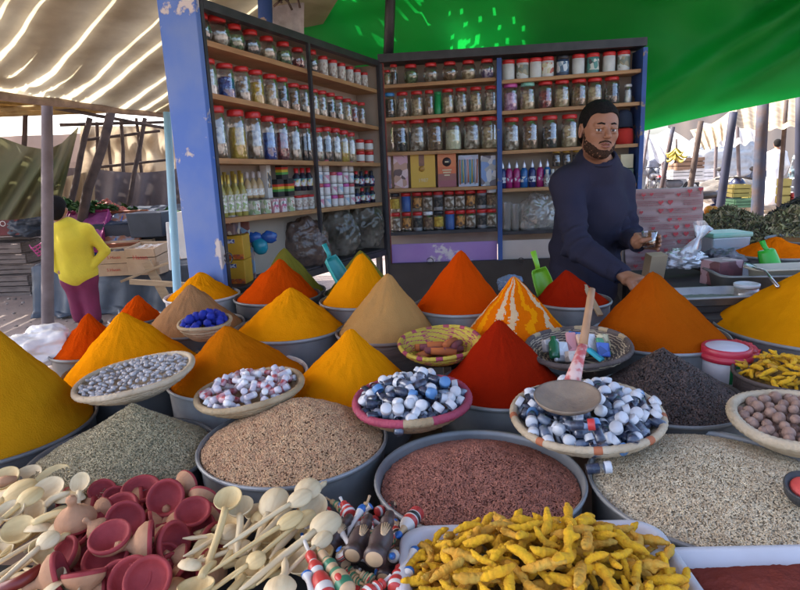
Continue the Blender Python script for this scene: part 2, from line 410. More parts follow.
# lower part: cloth and plywood, then dark boards down to the ground
m_purp = peel('purple_cloth', (.30, .17, .46), (.62, .58, .62), 3, .56, (.36, .24, .52))
m_ply = mat('pale_plywood', (.56, .50, .46), .8, (.42, .36, .33), 3)
zb_ = bz(440, 262)
lpart('lower_panel', .017, tpost-.008, zb_, zb_, .13, .02, .03, m_purp, fn=Bp, root=bc)
lpart('lower_panel', tpost+.012, .985, zb_, zb_, .13, .02, .03, m_ply, fn=Bp, root=bc)
lpart('base_panel', .0, 1.0, .02, .02, zb_-.02, -.02, .02, m_tab, fn=Bp, root=bc)
for px in (430, 521):
    P = Bt(px, 261, -.03)[1]; rr = MB()
    rr.tube([P+Vector((math.cos(a)*.022, 0, math.sin(a)*.022)) for a in [i*2*PI/14 for i in range(15)]], .003, 6); wpart('ring_pull', rr, m_dark, bc)

# ================================================================== JARS
GL = glassy('clear_glass', (.93, .95, .94), .18)
m_rlid = mat('red_lid', (.62, .035, .03), .35, (.50, .02, .02), 5)
LIDS = {'red': m_rlid, 'blue': mat('blue_lid', (.05, .25, .55), .35), 'mint': mat('mint_lid', (.25, .62, .50), .4), 'pink': mat('pink_lid', (.65, .12, .42), .4), 'gold': mat('gold_lid', (.62, .42, .08), .35, metal=.5), 'white': mat('white_lid', (.78, .78, .78), .4, (.7, .7, .72)), 'black': mat('black_lid', (.03, .03, .035), .4)}
def cmat(n, a, b, sc=70, isl=0): return mat('content_'+n, a, .75, b, sc, 3, 2.5, .8, sc)
CT = {'silvery packets': cmat('silver', (.58, .52, .43), (.15, .10, .06), 38), 'brown seeds': cmat('brown', (.30, .19, .11), (.13, .08, .05)), 'yellow powder': cmat('yel', (.62, .44, .07), (.45, .28, .04)),
      'dark herbs': cmat('dark', (.12, .10, .08), (.03, .03, .03)), 'pale resin lumps': cmat('pale', (.58, .47, .30), (.30, .21, .12), 45), 'blue crystals': cmat('blue', (.06, .14, .45), (.02, .03, .16), 50),
      'green leaves': cmat('green', (.22, .30, .14), (.07, .10, .05), 50), 'cream powder': cmat('cream', (.74, .72, .50), (.62, .58, .40)), 'red petals': cmat('redp', (.35, .08, .08), (.10, .03, .04), 50),
      'mixed beads': cmat('mixed', (.62, .55, .62), (.15, .10, .25), 55), 'white plastic bag': cmat('bag', (.78, .78, .76), (.5, .5, .5), 20), 'striped packets': cmat('strp', (.72, .45, .60), (.30, .12, .26), 40)}
JK = {}
def jar_kind(shape, lid, content):
    k = (shape, lid, content)
    if k in JK: return JK[k]
    root = thing('glass_jar', 'jar', 'jar'); rn = random.Random(len(JK))
    g = MB()
    if shape == 'tall':
        g.lathe([(.0, .0), (.046, .0), (.05, .008), (.05, .05), (.0515, .055), (.05, .06), (.05, .135), (.046, .152), (.038, .163), (.038, .176)], 20, cap=False); rc, fill, lz, lr = .0465, .142, .166, .0425
    else:
        g.lathe([(.0, .0), (.028, .0), (.045, .02), (.053, .05), (.053, .075), (.045, .1), (.032, .113), (.032, .12)], 20, cap=False); rc, fill, lz, lr = .046, .085, .112, .037
    a = obj('jar_glass', g, GL, root)
    l = MB(); l.lathe([(0, lz), (lr, lz), (lr*1.03, lz+.004), (lr*1.03, lz+.018), (lr*.94, lz+.024), (0, lz+.025)], 24, cap=False, fn=lambda r, z, t: (r*(1+.012*math.cos(t*24)), z)); b = obj('lid', l, LIDS[lid], root)
    fill *= rn.uniform(.75, 1.02); c = MB()
    pr = [(0, .004), (rc*(.75 if shape != 'tall' else 1), .004), (rc, .03), (rc, fill*.55), (rc*.97, fill*.85), (rc*.8, fill), (0, fill*1.02)]
    s0 = rn.uniform(0, 9); amp = .10 if content in ('silvery packets', 'mixed beads', 'white plastic bag', 'striped packets', 'red petals') else .02
    pr2 = []
    for q in range(len(pr)-1):
        for u in range(3): pr2.append((pr[q][0]+(pr[q+1][0]-pr[q][0])*u/3, pr[q][1]+(pr[q+1][1]-pr[q][1])*u/3))
    pr2.append(pr[-1])
    c.lathe(pr2, 18, cap=False, fn=lambda r, z, t: (r*(1-amp-amp*mnoise.noise(Vector((math.cos(t)*3, math.sin(t)*3, z*90+s0)))), z)); d = obj('contents', c, CT[content], root)
    JK[k] = Kind(root, [a, b, d]); return JK[k]
def put_left(kind, px, i, wpx, hpx, nat, label, group, py=None, back=.08, dz=0, tilt=0, rotz=None, cat=None, off=0):
    """stand a thing on shelf i of the left cabinet where the photo shows it; nat = its own radius and height"""
    if py is None: py = [48, 95, 155, 212, 270][i]
    t, P = Lt(px, py, back); z = Lz(i, t)+dz
    dep = (Vector((P.x, P.y, z))-CAM).dot(Fv); h = hpx*dep/FPX; r = wpx*.5*dep/FPX
    return kind.place((P.x, P.y, z), (tilt, 0, CANG-PI/2 if rotz is None else rotz), label, group, (r/nat[0], r/nat[0], h/nat[1]))
def put_back(kind, px, s, i, wpx, hpx, nat, label, group, back=.08, dz=0, tilt=0, rotz=0):
    py = [78, 108, 148, 186, 228][i]
    t, P = Bt(px, py, back); z = BZ[s][i](t)+dz
    dep = (Vector((P.x, P.y, z))-CAM).dot(Fv); h = hpx*dep/FPX; r = wpx*.5*dep/FPX
    return kind.place((P.x, P.y, z), (tilt, 0, rotz-.05), label, group, (r/nat[0], r/nat[0], h/nat[1]))
def jlab(lid, content, n, where): return f'{lid}-lidded jar of {content}, {ORD[n]} from left, {where}'
NT = (.0515, .19); NR = (.053, .137)
SP, DK, BR, PL, YL, BL, GN, CRM, RP, MX, WB, ST = 'silvery packets', 'dark herbs', 'brown seeds', 'pale resin lumps', 'yellow powder', 'blue crystals', 'green leaves', 'cream powder', 'red petals', 'mixed beads', 'white plastic bag', 'striped packets'
# left cabinet, top shelf: round jars leaning back
for n, (px, c, wp, hp) in enumerate([(203, DK, 22, 34), (219, SP, 26, 36), (235, GN, 22, 32), (251, DK, 21, 31), (267, PL, 19, 29), (283, GN, 18, 28), (297, RP, 16, 26)]):
    put_left(jar_kind('round', 'red', c), px, 0, wp*.95, hp*.86, NR, jlab('red', c, n, 'top shelf, left cabinet near half'), 'jars on the left cabinet')
put_left(jar_kind('round', 'red', DK), 311, 0, 13, 24, NR, 'red-lidded jar of dark herbs just right of the bar, left cabinet top', 'jars on the left cabinet')
m_tub = mat('white_tub', (.72, .71, .68), .5, (.6, .58, .56), 30)
def can_kind(name, cat, body, lid, band=None, r=.035, h=.11, lh=.018):
    root = thing(name, 'x', cat); b = MB(); b.lathe([(0, 0), (r*.97, 0), (r, .004), (r, h-lh), (r*.95, h-lh)], 18, cap=False)
    parts = [obj('can_body', b, body, root)]
    l = MB(); l.lathe([(0, h-lh), (r*1.05, h-lh), (r*1.05, h-.003), (r*.9, h), (0, h)], 18, cap=False); parts.append(obj('lid', l, lid, root))
    if band:
        l = MB(); l.lathe([(r*1.015, h*.18), (r*1.02, h*.2), (r*1.02, h*.68), (r*1.015, h*.7)], 18, cap=False); parts.append(obj('paper_label', l, band, root))
    return Kind(root, parts)
def pic(name, cols, sc=40, seed=0, rough=.4):
    """a printed surface: patches of several colours"""
    if name in MC: return MC[name]
    m = bpy.data.materials.new(name); m.use_nodes = True; nt = m.node_tree; N = nt.nodes; L = nt.links; b = N['Principled BSDF']; b.inputs['Roughness'].default_value = rough
    tc = N.new('ShaderNodeTexCoord'); mp = N.new('ShaderNodeMapping'); mp.inputs['Location'].default_value = (seed*1.7, seed*.9, seed*2.3); L.new(tc.outputs['Object'], mp.inputs[0])
    v = N.new('ShaderNodeTexVoronoi'); v.inputs['Scale'].default_value = sc; L.new(mp.outputs[0], v.inputs[0])
    r = N.new('ShaderNodeValToRGB'); r.color_ramp.interpolation = 'CONSTANT'; e = r.color_ramp.elements
    for i, c in enumerate(cols):
        q = e[i] if i < 2 else e.new(i/len(cols)); q.position = i/len(cols); q.color = (*c, 1)
    s = N.new('ShaderNodeSeparateColor'); L.new(v.outputs['Color'], s.inputs[0]); L.new(s.outputs[0], r.inputs[0]); L.new(r.outputs[0], b.inputs['Base Color']); MC[name] = m; return m
tubk = can_kind('pill_tub', 'tub', m_tub, m_rlid, mat('tub_label', (.66, .62, .55), .6, (.35, .25, .2), 50, 2, 3))
for n, px in enumerate((322, 331.5, 340, 348, 355.5, 362.5)):
    put_left(tubk, px, 0, 9.2-n*.4, 21-n*.9, (.035, .11), f'white tub with red lid, {ORD[n]} from left, top shelf, left cabinet far half', 'white tubs on the left cabinet')
for n, (px, c) in enumerate(((370, BR), (376, BR))): put_left(jar_kind('tall', 'red', c), px, 0, 6, 18, NT, f'small brown jar, {("left", "right")[n]} of the two in the far corner of top shelf', 'jars on the left cabinet')
def row_left(i, lst, where, h0, h1, w0=None, w1=None):
    for n, (px, c) in enumerate(lst):
        f = (px-210)/(375-210); rj = random.Random(px*3+i); put_left(jar_kind('tall', 'red' if c is not BL or n else 'red', c), px, i, ((w0 or 21)+((w1 or 9.5)-(w0 or 21))*f)*rj.uniform(.93, 1.04), (h0+(h1-h0)*f)*rj.uniform(.92, 1.03), NT, jlab('red', c, n, where), 'jars on the left cabinet')
row_left(1, [(209, WB), (227, BL), (243, SP), (257, YL), (271, PL), (282, DK), (293, BR), (303, SP)], 'second shelf, left cabinet near half', 38, 22, 20, 10)
row_left(1, [(313, PL), (321, SP), (330, DK), (338, SP), (346, PL), (353, RP), (360, BR)], 'second shelf, left cabinet far half', 37, 22, 19, 9.5)
row_left(2, [(219, SP), (239, YL), (256, SP), (270, BL), (283, RP), (295, SP), (306, DK)], 'third shelf, left cabinet near half', 52, 28, 22, 10)
row_left(2, [(318, SP), (327, DK), (336, SP), (344, YL), (351, PL)], 'third shelf, left cabinet far half', 50, 27, 20, 10.5)
# blue packet in the far corner, little red-lidded pots in front
o = MB(); o.box((0, 0, .07), (.012, .12, .14)); b = obj('blue_packet', o, pic('blue_print', [(.05, .2, .5), (.12, .35, .62), (.5, .6, .7)], 25), bevel=.004); tag(b, 'bright blue paper packet standing in the far corner of the third shelf', 'packet')
t, P = Lt(368, 150, .15); b.location = (P.x, P.y, Lz(2, t)); b.rotation_euler = (0, 0, CANG)
pot = can_kind('small_pot', 'pot', mat('orange_pot', (.55, .16, .08), .5), m_rlid, m_tub, .03, .06)
for n, (px, dz) in enumerate(((360, 0), (360, .075), (369, 0), (369, .075))): put_left(pot, px, 2, 9, 11.5, (.03, .06), f'small red-lidded pot, {("lower left", "upper left", "lower right", "upper right")[n]} of the four by the blue packet', 'small stacked pots', dz=dz)
# bottles
def bottle_kind(name, cat, prof, glass, capm, capprof, labm=None, lab=None, seg=14):
    root = thing(name, 'x', cat); b = MB(); b.lathe(prof, seg, cap=False); parts = [obj('bottle_body', b, glass, root)]
    l = MB(); l.lathe(capprof, seg, cap=False); parts.append(obj('cap', l, capm, root))
    if labm:
        r, z0, z1 = lab; l = MB(); l.lathe([(r*.99, z0), (r, z0+.001), (r, z1), (r*.99, z1)], seg, cap=False); parts.append(obj('paper_label', l, labm, root))
    return Kind(root, parts)
gprof = [(0, 0), (.02, 0), (.022, .004), (.022, .11), (.014, .13), (.009, .138), (.009, .165)]
m_oil = mat('oil_glass', (.42, .36, .10), .15, (.30, .26, .06), 10); m_gold = LIDS['gold']
oilk = bottle_kind('oil_bottle', 'bottle', gprof, m_oil, m_gold, [(.011, .15), (.0115, .19), (0, .191)], pic('oil_label', [(.75, .74, .66), (.30, .42, .15), (.8, .78, .7), (.55, .55, .4)], 90), (.0228, .02, .10))
NBt = (.022, .19)
for n, px in enumerate((217, 224, 231, 238, 244.5)): put_left(oilk, px, 3, 8, 41, NBt, f'gold-capped oil bottle, {ORD[n]} from left on the left cabinet bottle shelf', 'gold-capped oil bottles', back=.07)
for n, px in enumerate((220, 228, 236, 243)): put_left(oilk, px, 3, 8, 43, NBt, 'gold-capped oil bottle in the hidden back row behind other oil bottles', 'oil bottles in the back row', back=.13)
perf = bottle_kind('perfume_bottle', 'bottle', [(0, 0), (.026, 0), (.028, .01), (.027, .06), (.02, .085), (.008, .1), (.008, .11)], mat('amber_glass', (.55, .42, .22), .15, (.40, .25, .12), 12), mat('pearl_cap', (.6, .52, .48), .3), [(.01, .105), (.013, .11), (.013, .135), (0, .14)], pic('perf_label', [(.7, .65, .55), (.55, .4, .3), (.8, .8, .75)], 80), (.0285, .015, .05))
for n, px in enumerate((250, 256, 262)): put_left(perf, px, 3, 9, 26, (.028, .14), f'amber perfume bottle, {ORD[n]} from left, behind little boxes on the bottle shelf', 'amber perfume bottles', back=.12, dz=.075)
def box_kind(name, cat, d, m, m2=None, bev=.001):
    root = thing(name, 'x', cat); b = MB(); b.box((0, 0, d[2]/2), d); parts = [obj('carton', b, m, root, bevel=bev)]
    if m2: b = MB(); b.box((0, -d[1]/2-.0006, d[2]*.55), (d[0]*.8, .001, d[2]*.5)); b.box((d[0]/2+.0006, 0, d[2]*.55), (.001, d[1]*.8, d[2]*.5)); parts.append(obj('printed_panel', b, m2, root))
    return Kind(root, parts)
bx1 = box_kind('soap_box', 'box', (.05, .05, .06), pic('sb1', [(.62, .6, .5), (.35, .45, .25), (.7, .7, .68)], 60), pic('sb1p', [(.8, .78, .7), (.25, .35, .2), (.5, .15, .15)], 90, 3))
bx2 = box_kind('soap_box', 'box', (.05, .05, .06), pic('sb2', [(.72, .66, .66), (.6, .3, .35), (.75, .75, .7)], 60, 2), pic('sb2p', [(.82, .8, .8), (.55, .12, .25), (.12, .2, .2)], 90, 5))
for n, (px, k) in enumerate(((254, bx1), (265, bx1), (273, bx2), (281, bx2), (289, bx1))):
    for dz in (0,): put_left(k, px, 3, 13, 13.5, (.035, .06), f'small printed soap box, {ORD[n]} from left on the bottle shelf front', 'small soap boxes', back=.06, dz=dz, rotz=CANG)
# white bottle, black cartons with coloured stripes
bxk = box_kind('white_carton', 'box', (.04, .04, .11), mat('wc', (.72, .7, .66), .5), pic('wcp', [(.78, .76, .7), (.1, .1, .1), (.55, .4, .2)], 70, 8))
put_left(bxk, 269, 3, 15, 33, (.04, .11), 'tall white carton between perfume bottles and striped black cartons', 'cartons', back=.12, dz=.07, rotz=CANG)
def stripe_z(name, cols, base, scale, lo, hi):
    m = bpy.data.materials.new(name); m.use_nodes = True; nt = m.node_tree; N = nt.nodes; L = nt.links; b = N['Principled BSDF']; b.inputs['Roughness'].default_value = .4
    tc = N.new('ShaderNodeTexCoord'); s = N.new('ShaderNodeSeparateXYZ'); L.new(tc.outputs['Object'], s.inputs[0]); r = N.new('ShaderNodeMapRange'); r.inputs[1].default_value = lo; r.inputs[2].default_value = hi; L.new(s.outputs[2], r.inputs[0])
    cr = N.new('ShaderNodeValToRGB'); cr.color_ramp.interpolation = 'CONSTANT'; e = cr.color_ramp.elements
    for i, c in enumerate(cols):
        q = e[i] if i < 2 else e.new(i/len(cols)); q.position = i/len(cols); q.color = (*c, 1)
    L.new(r.outputs[0], cr.inputs[0]); L.new(cr.outputs[0], b.inputs['Base Color']); return m
rasta = box_kind('striped_carton', 'box', (.06, .04, .08), stripe_z('rasta', [(.03, .03, .03), (.03, .03, .03), (.10, .35, .08), (.65, .48, .04), (.60, .06, .03), (.03, .03, .03), (.03, .03, .03)], 0, 1, 0, .08))
for n, (px, dz) in enumerate(((280, .075), (290, .075), (285, .16))): put_left(rasta, px, 3, 15, 17, (.04, .08), f'black carton with red, yellow and green stripes, {("left one", "right one", "topmost")[n]} of its stack', 'striped black cartons', back=.10, dz=dz, rotz=CANG)
dkb = bottle_kind('dark_bottle', 'bottle', [(0, 0), (.02, 0), (.022, .004), (.022, .075), (.012, .09), (.01, .1)], mat('dark_plastic', (.03, .03, .05), .25, (.02, .02, .03), 10), m_rlid, [(.012, .095), (.013, .12), (0, .121)], pic('dk_label', [(.7, .7, .68), (.1, .3, .3), (.6, .15, .2), (.6, .5, .2)], 60), (.0228, .025, .065))
for n, px in enumerate((299, 305, 311)):
    put_left(dkb, px, 3, 8, 22, (.022, .12), f'dark bottle with red cap, {ORD[n]} from left on white tubs left of the bar', 'dark capped bottles', back=.08, dz=.10)
    put_left(tubk, px, 3, 8, 14, (.035, .11), f'plain white tub under a dark bottle, {ORD[n]} from left, bottle shelf', 'white tubs under dark bottles', back=.08)
stk = [can_kind('cosmetic_jar', 'jar', m_tub, m, mat(f'cos{i}', c, .5, (.75, .73, .72), 40, 2, 3), .03, .06) for i, (m, c) in enumerate(((LIDS['white'], (.62, .25, .35)), (LIDS['pink'], (.72, .66, .68)), (LIDS['white'], (.35, .5, .62)), (mat('red_cap2', (.6, .1, .12), .4), (.7, .66, .62))))]
cols_ = ['near', 'second', 'third', 'fourth', 'fifth', 'sixth']
for n, px in enumerate((321, 328, 335, 341, 347, 352.5)):
    for r_ in range(4 if n in (0, 1, 4, 5) else 3): put_left(stk[(n*2+r_*3+n//2) % 4], px, 3, 8-n*.3, 11.5-n*.35, (.03, .06), f'small white cosmetic jar, {ORD[r_]} from shelf in the {cols_[n]} stack right of bar', 'stacked cosmetic jars', back=.08, dz=r_*.068)
dk2 = bottle_kind('nail_bottle', 'bottle', [(0, 0), (.02, 0), (.022, .004), (.022, .06), (.012, .07), (.01, .075)], mat('navy_plastic', (.03, .05, .14), .25, (.02, .02, .05), 10), LIDS['black'], [(.012, .07), (.014, .1), (0, .101)], pic('nv_label', [(.7, .7, .72), (.5, .1, .15), (.1, .15, .3)], 60, 4), (.0228, .015, .05))
for n, px in enumerate((358, 363, 368, 373, 378)):
    for r_ in range(2 if n < 4 else 1): put_left([dk2, dkb][(n+r_) % 2], px, 3, 6, 15, [(.022, .101), (.022, .12)][(n+r_) % 2], f'little dark bottle, {ORD[n]} from left in the {("lower", "upper")[r_]} row by the far post', 'little dark bottles', back=.08, dz=r_*.11)
put_left(tubk, 378, 3, 8, 12, (.035, .11), 'white tub topping the little dark bottle beside the far post', 'tub', back=.08, dz=.10)
# bottom compartment of the left cabinet
m_yb = mat('yellow_carton', (.66, .38, .03), .45, (.55, .28, .02), 10)
t, P = Lt(238, 280, .10)
for n, z in enumerate((0, .112)):
    root = thing('yellow_box', f'yellow printed carton, {("lower", "upper")[n]} one of the stack beside the blue panel', 'box', (P.x+.0, P.y, Lz(4, t)+z), (0, 0, -.12+.04*n)); KIDS[root.name] = []
    b = MB(); b.box((0, 0, .055), (.115, .10, .11)); obj('carton', b, m_yb, root, bevel=.003)
    b = MB(); b.box((-.005, -.0508, .085), (.05, .0012, .018)); obj('blue_badge', b, mat('badge', (.04, .06, .2), .4, (.6, .6, .65), 80, 2, 3), root)
    b = MB(); b.box((0, -.0508, .014), (.112, .0012, .022)); obj('orange_band', b, pic('oband', [(.5, .1, .02), (.62, .2, .03), (.3, .08, .05)], 60), root)
def pane(px, py, wpx, hpx, m, name, label, cat, back=.03, lean=.0, rz=None, dz=0, th=.012, depthfn=Lt, i=4, m2=None):
    t, P = depthfn(px, py, back); z = Lz(i, t) if depthfn is Lt else None
    return t, P
def lpost(px, py, wm, hm, m, name, label, cat, back, rz, dz=0, th=.012):
    t, P = Lt(px, py, back); o = MB(); o.box((0, 0, hm/2), (wm, th, hm)); b = obj(name, o, m, bevel=.001); b.location = (P.x, P.y, Lz(4, t)+dz); b.rotation_euler = (-.06, 0, rz); tag(b, label, cat); return b
P_SKY = pic('poster_sky', [(.35, .5, .65), (.5, .62, .7), (.30, .12, .1), (.6, .55, .5)], 22, 3); P_CITY = pic('poster_city', [(.30, .42, .55), (.35, .2, .18), (.5, .4, .35), (.15, .12, .14)], 35, 6)
lpost(249, 285, .075, .15, P_CITY, 'printed_card', 'tall picture card standing right of the yellow cartons, lower one', 'card', .12, -.1)
lpost(247, 285, .075, .12, P_SKY, 'printed_card', 'blue-sky picture card above the lower card beside the yellow cartons', 'card', .135, -.1, dz=.153)
lpost(232, 285, .10, .085, pic('pic_dark', [(.2, .12, .1), (.45, .4, .4), (.1, .08, .1), (.55, .45, .3)], 35, 9), 'picture_box', 'dark picture box lying on top of the two yellow cartons', 'box', .10, -.1, dz=.226, th=.09)
# crumpled bags in the compartment
def bag(name, label, c, r, m, seed, cat='plastic bag', amp=.28, sc=2.2):
    mb = MB(); mb.ball((0, 0, 0), (1, 1, 1), 80, 54)
    v = []
    for q in mb.v:
        V = Vector(q); n = mnoise.noise(V*sc+Vector((seed, 0, 0))); n2 = mnoise.noise(V*sc*3+Vector((0, seed, 0))); n3 = (1-abs(mnoise.noise(V*sc*2+Vector((0, 0, seed))))*2)+.6*(1-abs(mnoise.noise(V*sc*4.3+Vector((seed, 4, 0))))*2)
        k = 1+amp*n+amp*.25*n2+.10*n3; v.append((V.x*r[0]*k, V.y*r[1]*k, max(-r[2]*.8, V.z*r[2]*k)))
    mb.v = v; b = obj(name, mb, m); b.location = c; tag(b, label, cat); return b
m_bagb = mat('brown_plastic', (.17, .11, .08), .16, (.10, .07, .06), 22, 5, 2, .6, 30); m_bagg = mat('grey_plastic', (.20, .175, .14), .16, (.07, .06, .045), 9, 5, 2, .5, 14)
t, P = Lt(305, 262, .10); bag('plastic_bag', 'brown translucent bag of dried goods in the left cabinet bottom', (P.x, P.y, Lz(4, t)+.11), (.14, .06, .14), m_bagb, 3, amp=.18, sc=1.4)
t, P = Lt(338, 240, .10); bag('plastic_bag', 'grey crumpled bag just right of the bar in the cabinet bottom', (P.x, P.y, Lz(4, t)+.13), (.12, .06, .15), m_bagg, 8, amp=.22, sc=1.5)
t, P = Lt(364, 235, .10); bag('plastic_bag', 'large shiny grey bag bulging in the far end of the cabinet bottom', (P.x, P.y, Lz(4, t)+.15), (.13, .06, .16), m_bagg, 14, amp=.2, sc=1.5)
m_bow = mat('blue_plastic', (.03, .13, .42), .25, (.02, .06, .25), 20); m_bowt = mat('teal_plastic', (.02, .30, .40), .25)
t, P = Lt(262, 240, .05); bw = thing('knotted_blue_bag', 'knotted shiny blue bag hanging like a bow beside the cards', 'plastic bag', tuple(P))
for s in (-1, 1):
    o = MB(); o.ball((s*.035, 0, .012), (.038, .018, .028), 16, 10); o.v = [(x*(1+.2*nz(x, y, z, 60)), y, z*(1+.3*nz(x, z, y, 60))) for x, y, z in o.v]; obj('loop', o, m_bow, bw)
o = MB(); o.ball((-.01, -.004, -.03), (.04, .03, .04), 16, 10); o.v = [(x*(1+.3*nz(x, y, z, 50)), y, z) for x, y, z in o.v]; obj('bag_body', o, m_bowt, bw)

# ---- back cabinet goods
for n, (px, c, lid) in enumerate(((411, GN, 'red'), (431, SP, 'red'), (450, BR, 'red'), (468.5, PL, 'red'), (487, MX, 'red'))):
    put_back(jar_kind('round', lid, c), px, 0, 0, 16, 19, NR, jlab(lid, c, n, 'top shelf beside the corner, back shelves'), 'round jars on the back shelves')
for n, px in enumerate((387, 394)): put_back(jar_kind('tall', 'red', DK if n else PL), px, 0, 0, 8, 20 if n else 15, NT, f'small dim jar, {("left", "right")[n]} of the two in top left corner, back shelves', 'jars on the back shelves')
for n, (px, c, lid) in enumerate(((389.5, DK, 'blue'), (402.5, SP, 'red'), (417, PL, 'red'), (429.5, BR, 'red'), (448, PL, 'red'), (461.5, SP, 'red'), (476, PL, 'red'), (490.5, SP, 'red'))):
    put_back(jar_kind('tall', lid, c), px, 0, 1, 13 if px != 429.5 else 10, 24, NT, jlab(lid, c, n, 'second shelf, back left bay'), 'jars on the back shelves')
grn = can_kind('green_tube', 'tube', mat('green_tube', (.02, .33, .10), .35), mat('green_cap', (.02, .25, .08), .4), None, .035, .2, .03)
put_back(grn, 438, 0, 1, 7, 22, (.035, .2), 'bright green tube between brown jars on the second back shelf', None)
for n, (px, c) in enumerate(((400, DK), (417.5, SP), (435, BR), (453.5, CRM), (472, SP), (489.5, PL))):
    put_back(jar_kind('tall', 'red', c), px, 0, 2, 17.5, 31, NT, jlab('red', c, n, 'third shelf, back left bay'), 'jars on the back shelves')
def pack(px0, px1, hpx, s, i, m, name, label, cat, back=.06, th=.04, parts=None):
    pyb = [78, 108, 148, 186.5, 228][i]; ta, A = Bt(px0, pyb, back); tb_, B = Bt(px1, pyb, back); w_ = (B-A).length*.94; c_ = (A+B)/2; t = (ta+tb_)/2; z = BZ[s][i](t); h = hpx*c_.y/FPX
    root = thing(name, label, cat, (c_.x, c_.y, z), (-.03, 0, -.05)); o = MB(); o.box((0, 0, h/2), (w_, th, h)); obj('carton', o, m, root, bevel=.0015)
    return root, w_, h, th
pack(384, 392, 31, 0, 3, pic('pinkpack', [(.55, .3, .42), (.2, .15, .2), (.7, .55, .6), (.4, .2, .25)], 30), 'printed_packet', 'pink picture packet at the left end of the fourth back shelf', 'packet')
pack(394, 409, 32, 0, 3, pic('facepack', [(.62, .35, .40), (.5, .28, .2), (.12, .06, .06), (.70, .5, .5)], 22, 5), 'printed_packet', 'pink and brown picture packet left of the big yellow carton', 'packet')
root, w_, h, th = pack(410.5, 436.5, 34, 0, 3, mat('mustard_carton', (.66, .40, .03), .4, (.60, .33, .02), 4), 'mustard_carton', 'large mustard yellow carton with a dark ribbon strip on back shelf', 'carton')
o = MB(); o.box((-.008, -th/2-.001, h*.80), (w_*.22, .002, h*.38)); obj('ribbon_strip', o, mat('ribbon', (.12, .04, .03), .4, (.3, .12, .05), 20), root)
o = MB(); o.lathe([(0, 0), (w_*.12, 0), (w_*.11, .002), (0, .002)], 20, M=Matrix.Translation((-.008, -th/2, h*.53)) @ Matrix.Rotation(PI/2, 4, 'X')); obj('seal', o, mat('seal', (.45, .22, .03), .4), root)
tx = text_mb('1987', .034); o_ = obj('lettering', tx, mat('cream_print', (.75, .62, .38), .5), root); o_.location = (0, -th/2-.001, h*.2); o_.rotation_euler = (PI/2, 0, 0)
root, w_, h, th = pack(437.5, 457, 32.5, 0, 3, stripe_z('orange_box', [(.32, .08, .10), (.30, .10, .08), (.62, .14, .04), (.66, .18, .05), (.66, .20, .06)], 0, 1, 0, .22), 'orange_carton', 'orange and maroon carton with a dark round emblem right of mustard carton', 'carton')
o = MB(); o.lathe([(0, 0), (w_*.24, 0), (w_*.23, .002), (0, .002)], 20, M=Matrix.Translation((0, -th/2, h*.74)) @ Matrix.Rotation(PI/2, 4, 'X')); obj('emblem', o, mat('emb', (.03, .02, .02), .4), root)
o = MB()
for zz, ww in ((.74, .20), (.50, .5), (.43, .42), (.35, .3)): o.box((0, -th/2-.003, h*zz), (w_*ww, .001, h*.035))
obj('faded_print', o, MC['cream_print'], root)
root, w_, h, th = pack(458, 479, 30, 0, 3, pic('stickpack', [(.45, .5, .62), (.5, .45, .55), (.4, .42, .5)], 12, 2), 'incense_packet', 'clear packet of upright coloured sticks on the fourth back shelf', 'packet')
for q in range(11):
    o = MB(); x = -w_*.42+w_*.84*q/10; o.tube([(x, -th/2-.003, .015+.006*(q % 3)), (x+.006*math.sin(q*2.1), -th/2-.003, h*.86)], .0045, 6); obj('stick', o, mat(f'stick{q % 5}', [(.6, .2, .1), (.05, .35, .5), (.6, .45, .05), (.1, .25, .45), (.6, .5, .55)][q % 5], .4), root)
pack(480.5, 496, 29, 0, 3, pic('greypack', [(.4, .38, .38), (.15, .12, .14), (.6, .58, .6), (.2, .3, .55)], 25, 7), 'printed_packet', 'grey clear-topped packet with a blue spot against the blue post', 'packet')
cank = [can_kind('spice_can', 'can', b, l, r_, .035, .1) for b, l, r_ in ((GL, m_rlid, CT[SP]), (GL, LIDS['white'], CT[BR]), (mat('tin', (.4, .4, .42), .35, metal=.4), m_rlid, CT[DK]), (GL, m_rlid, mat('orange_lab', (.55, .25, .06), .5, (.1, .05, .03), 50, 2, 3)), (mat('bluecan', (.05, .12, .35), .4), LIDS['red'], None), (GL, LIDS['black'], CT[YL]))]
seq = [0, 3, 2, 1, 5, 4, 3, 0, 2, 0]
for n, px in enumerate((396, 407, 418, 428.5, 439, 450, 460.5, 471, 482, 491.5)):
    for r_ in (0, 1):
        k = seq[(n+r_*4) % 10]; put_back(cank[k], px, 0, 4, 9.6, 18.5, (.036, .1), f'small lidded spice can, {ORD[n]} from left in the {("lower", "upper")[r_]} row below yellow carton', 'small spice cans', dz=r_*.135)
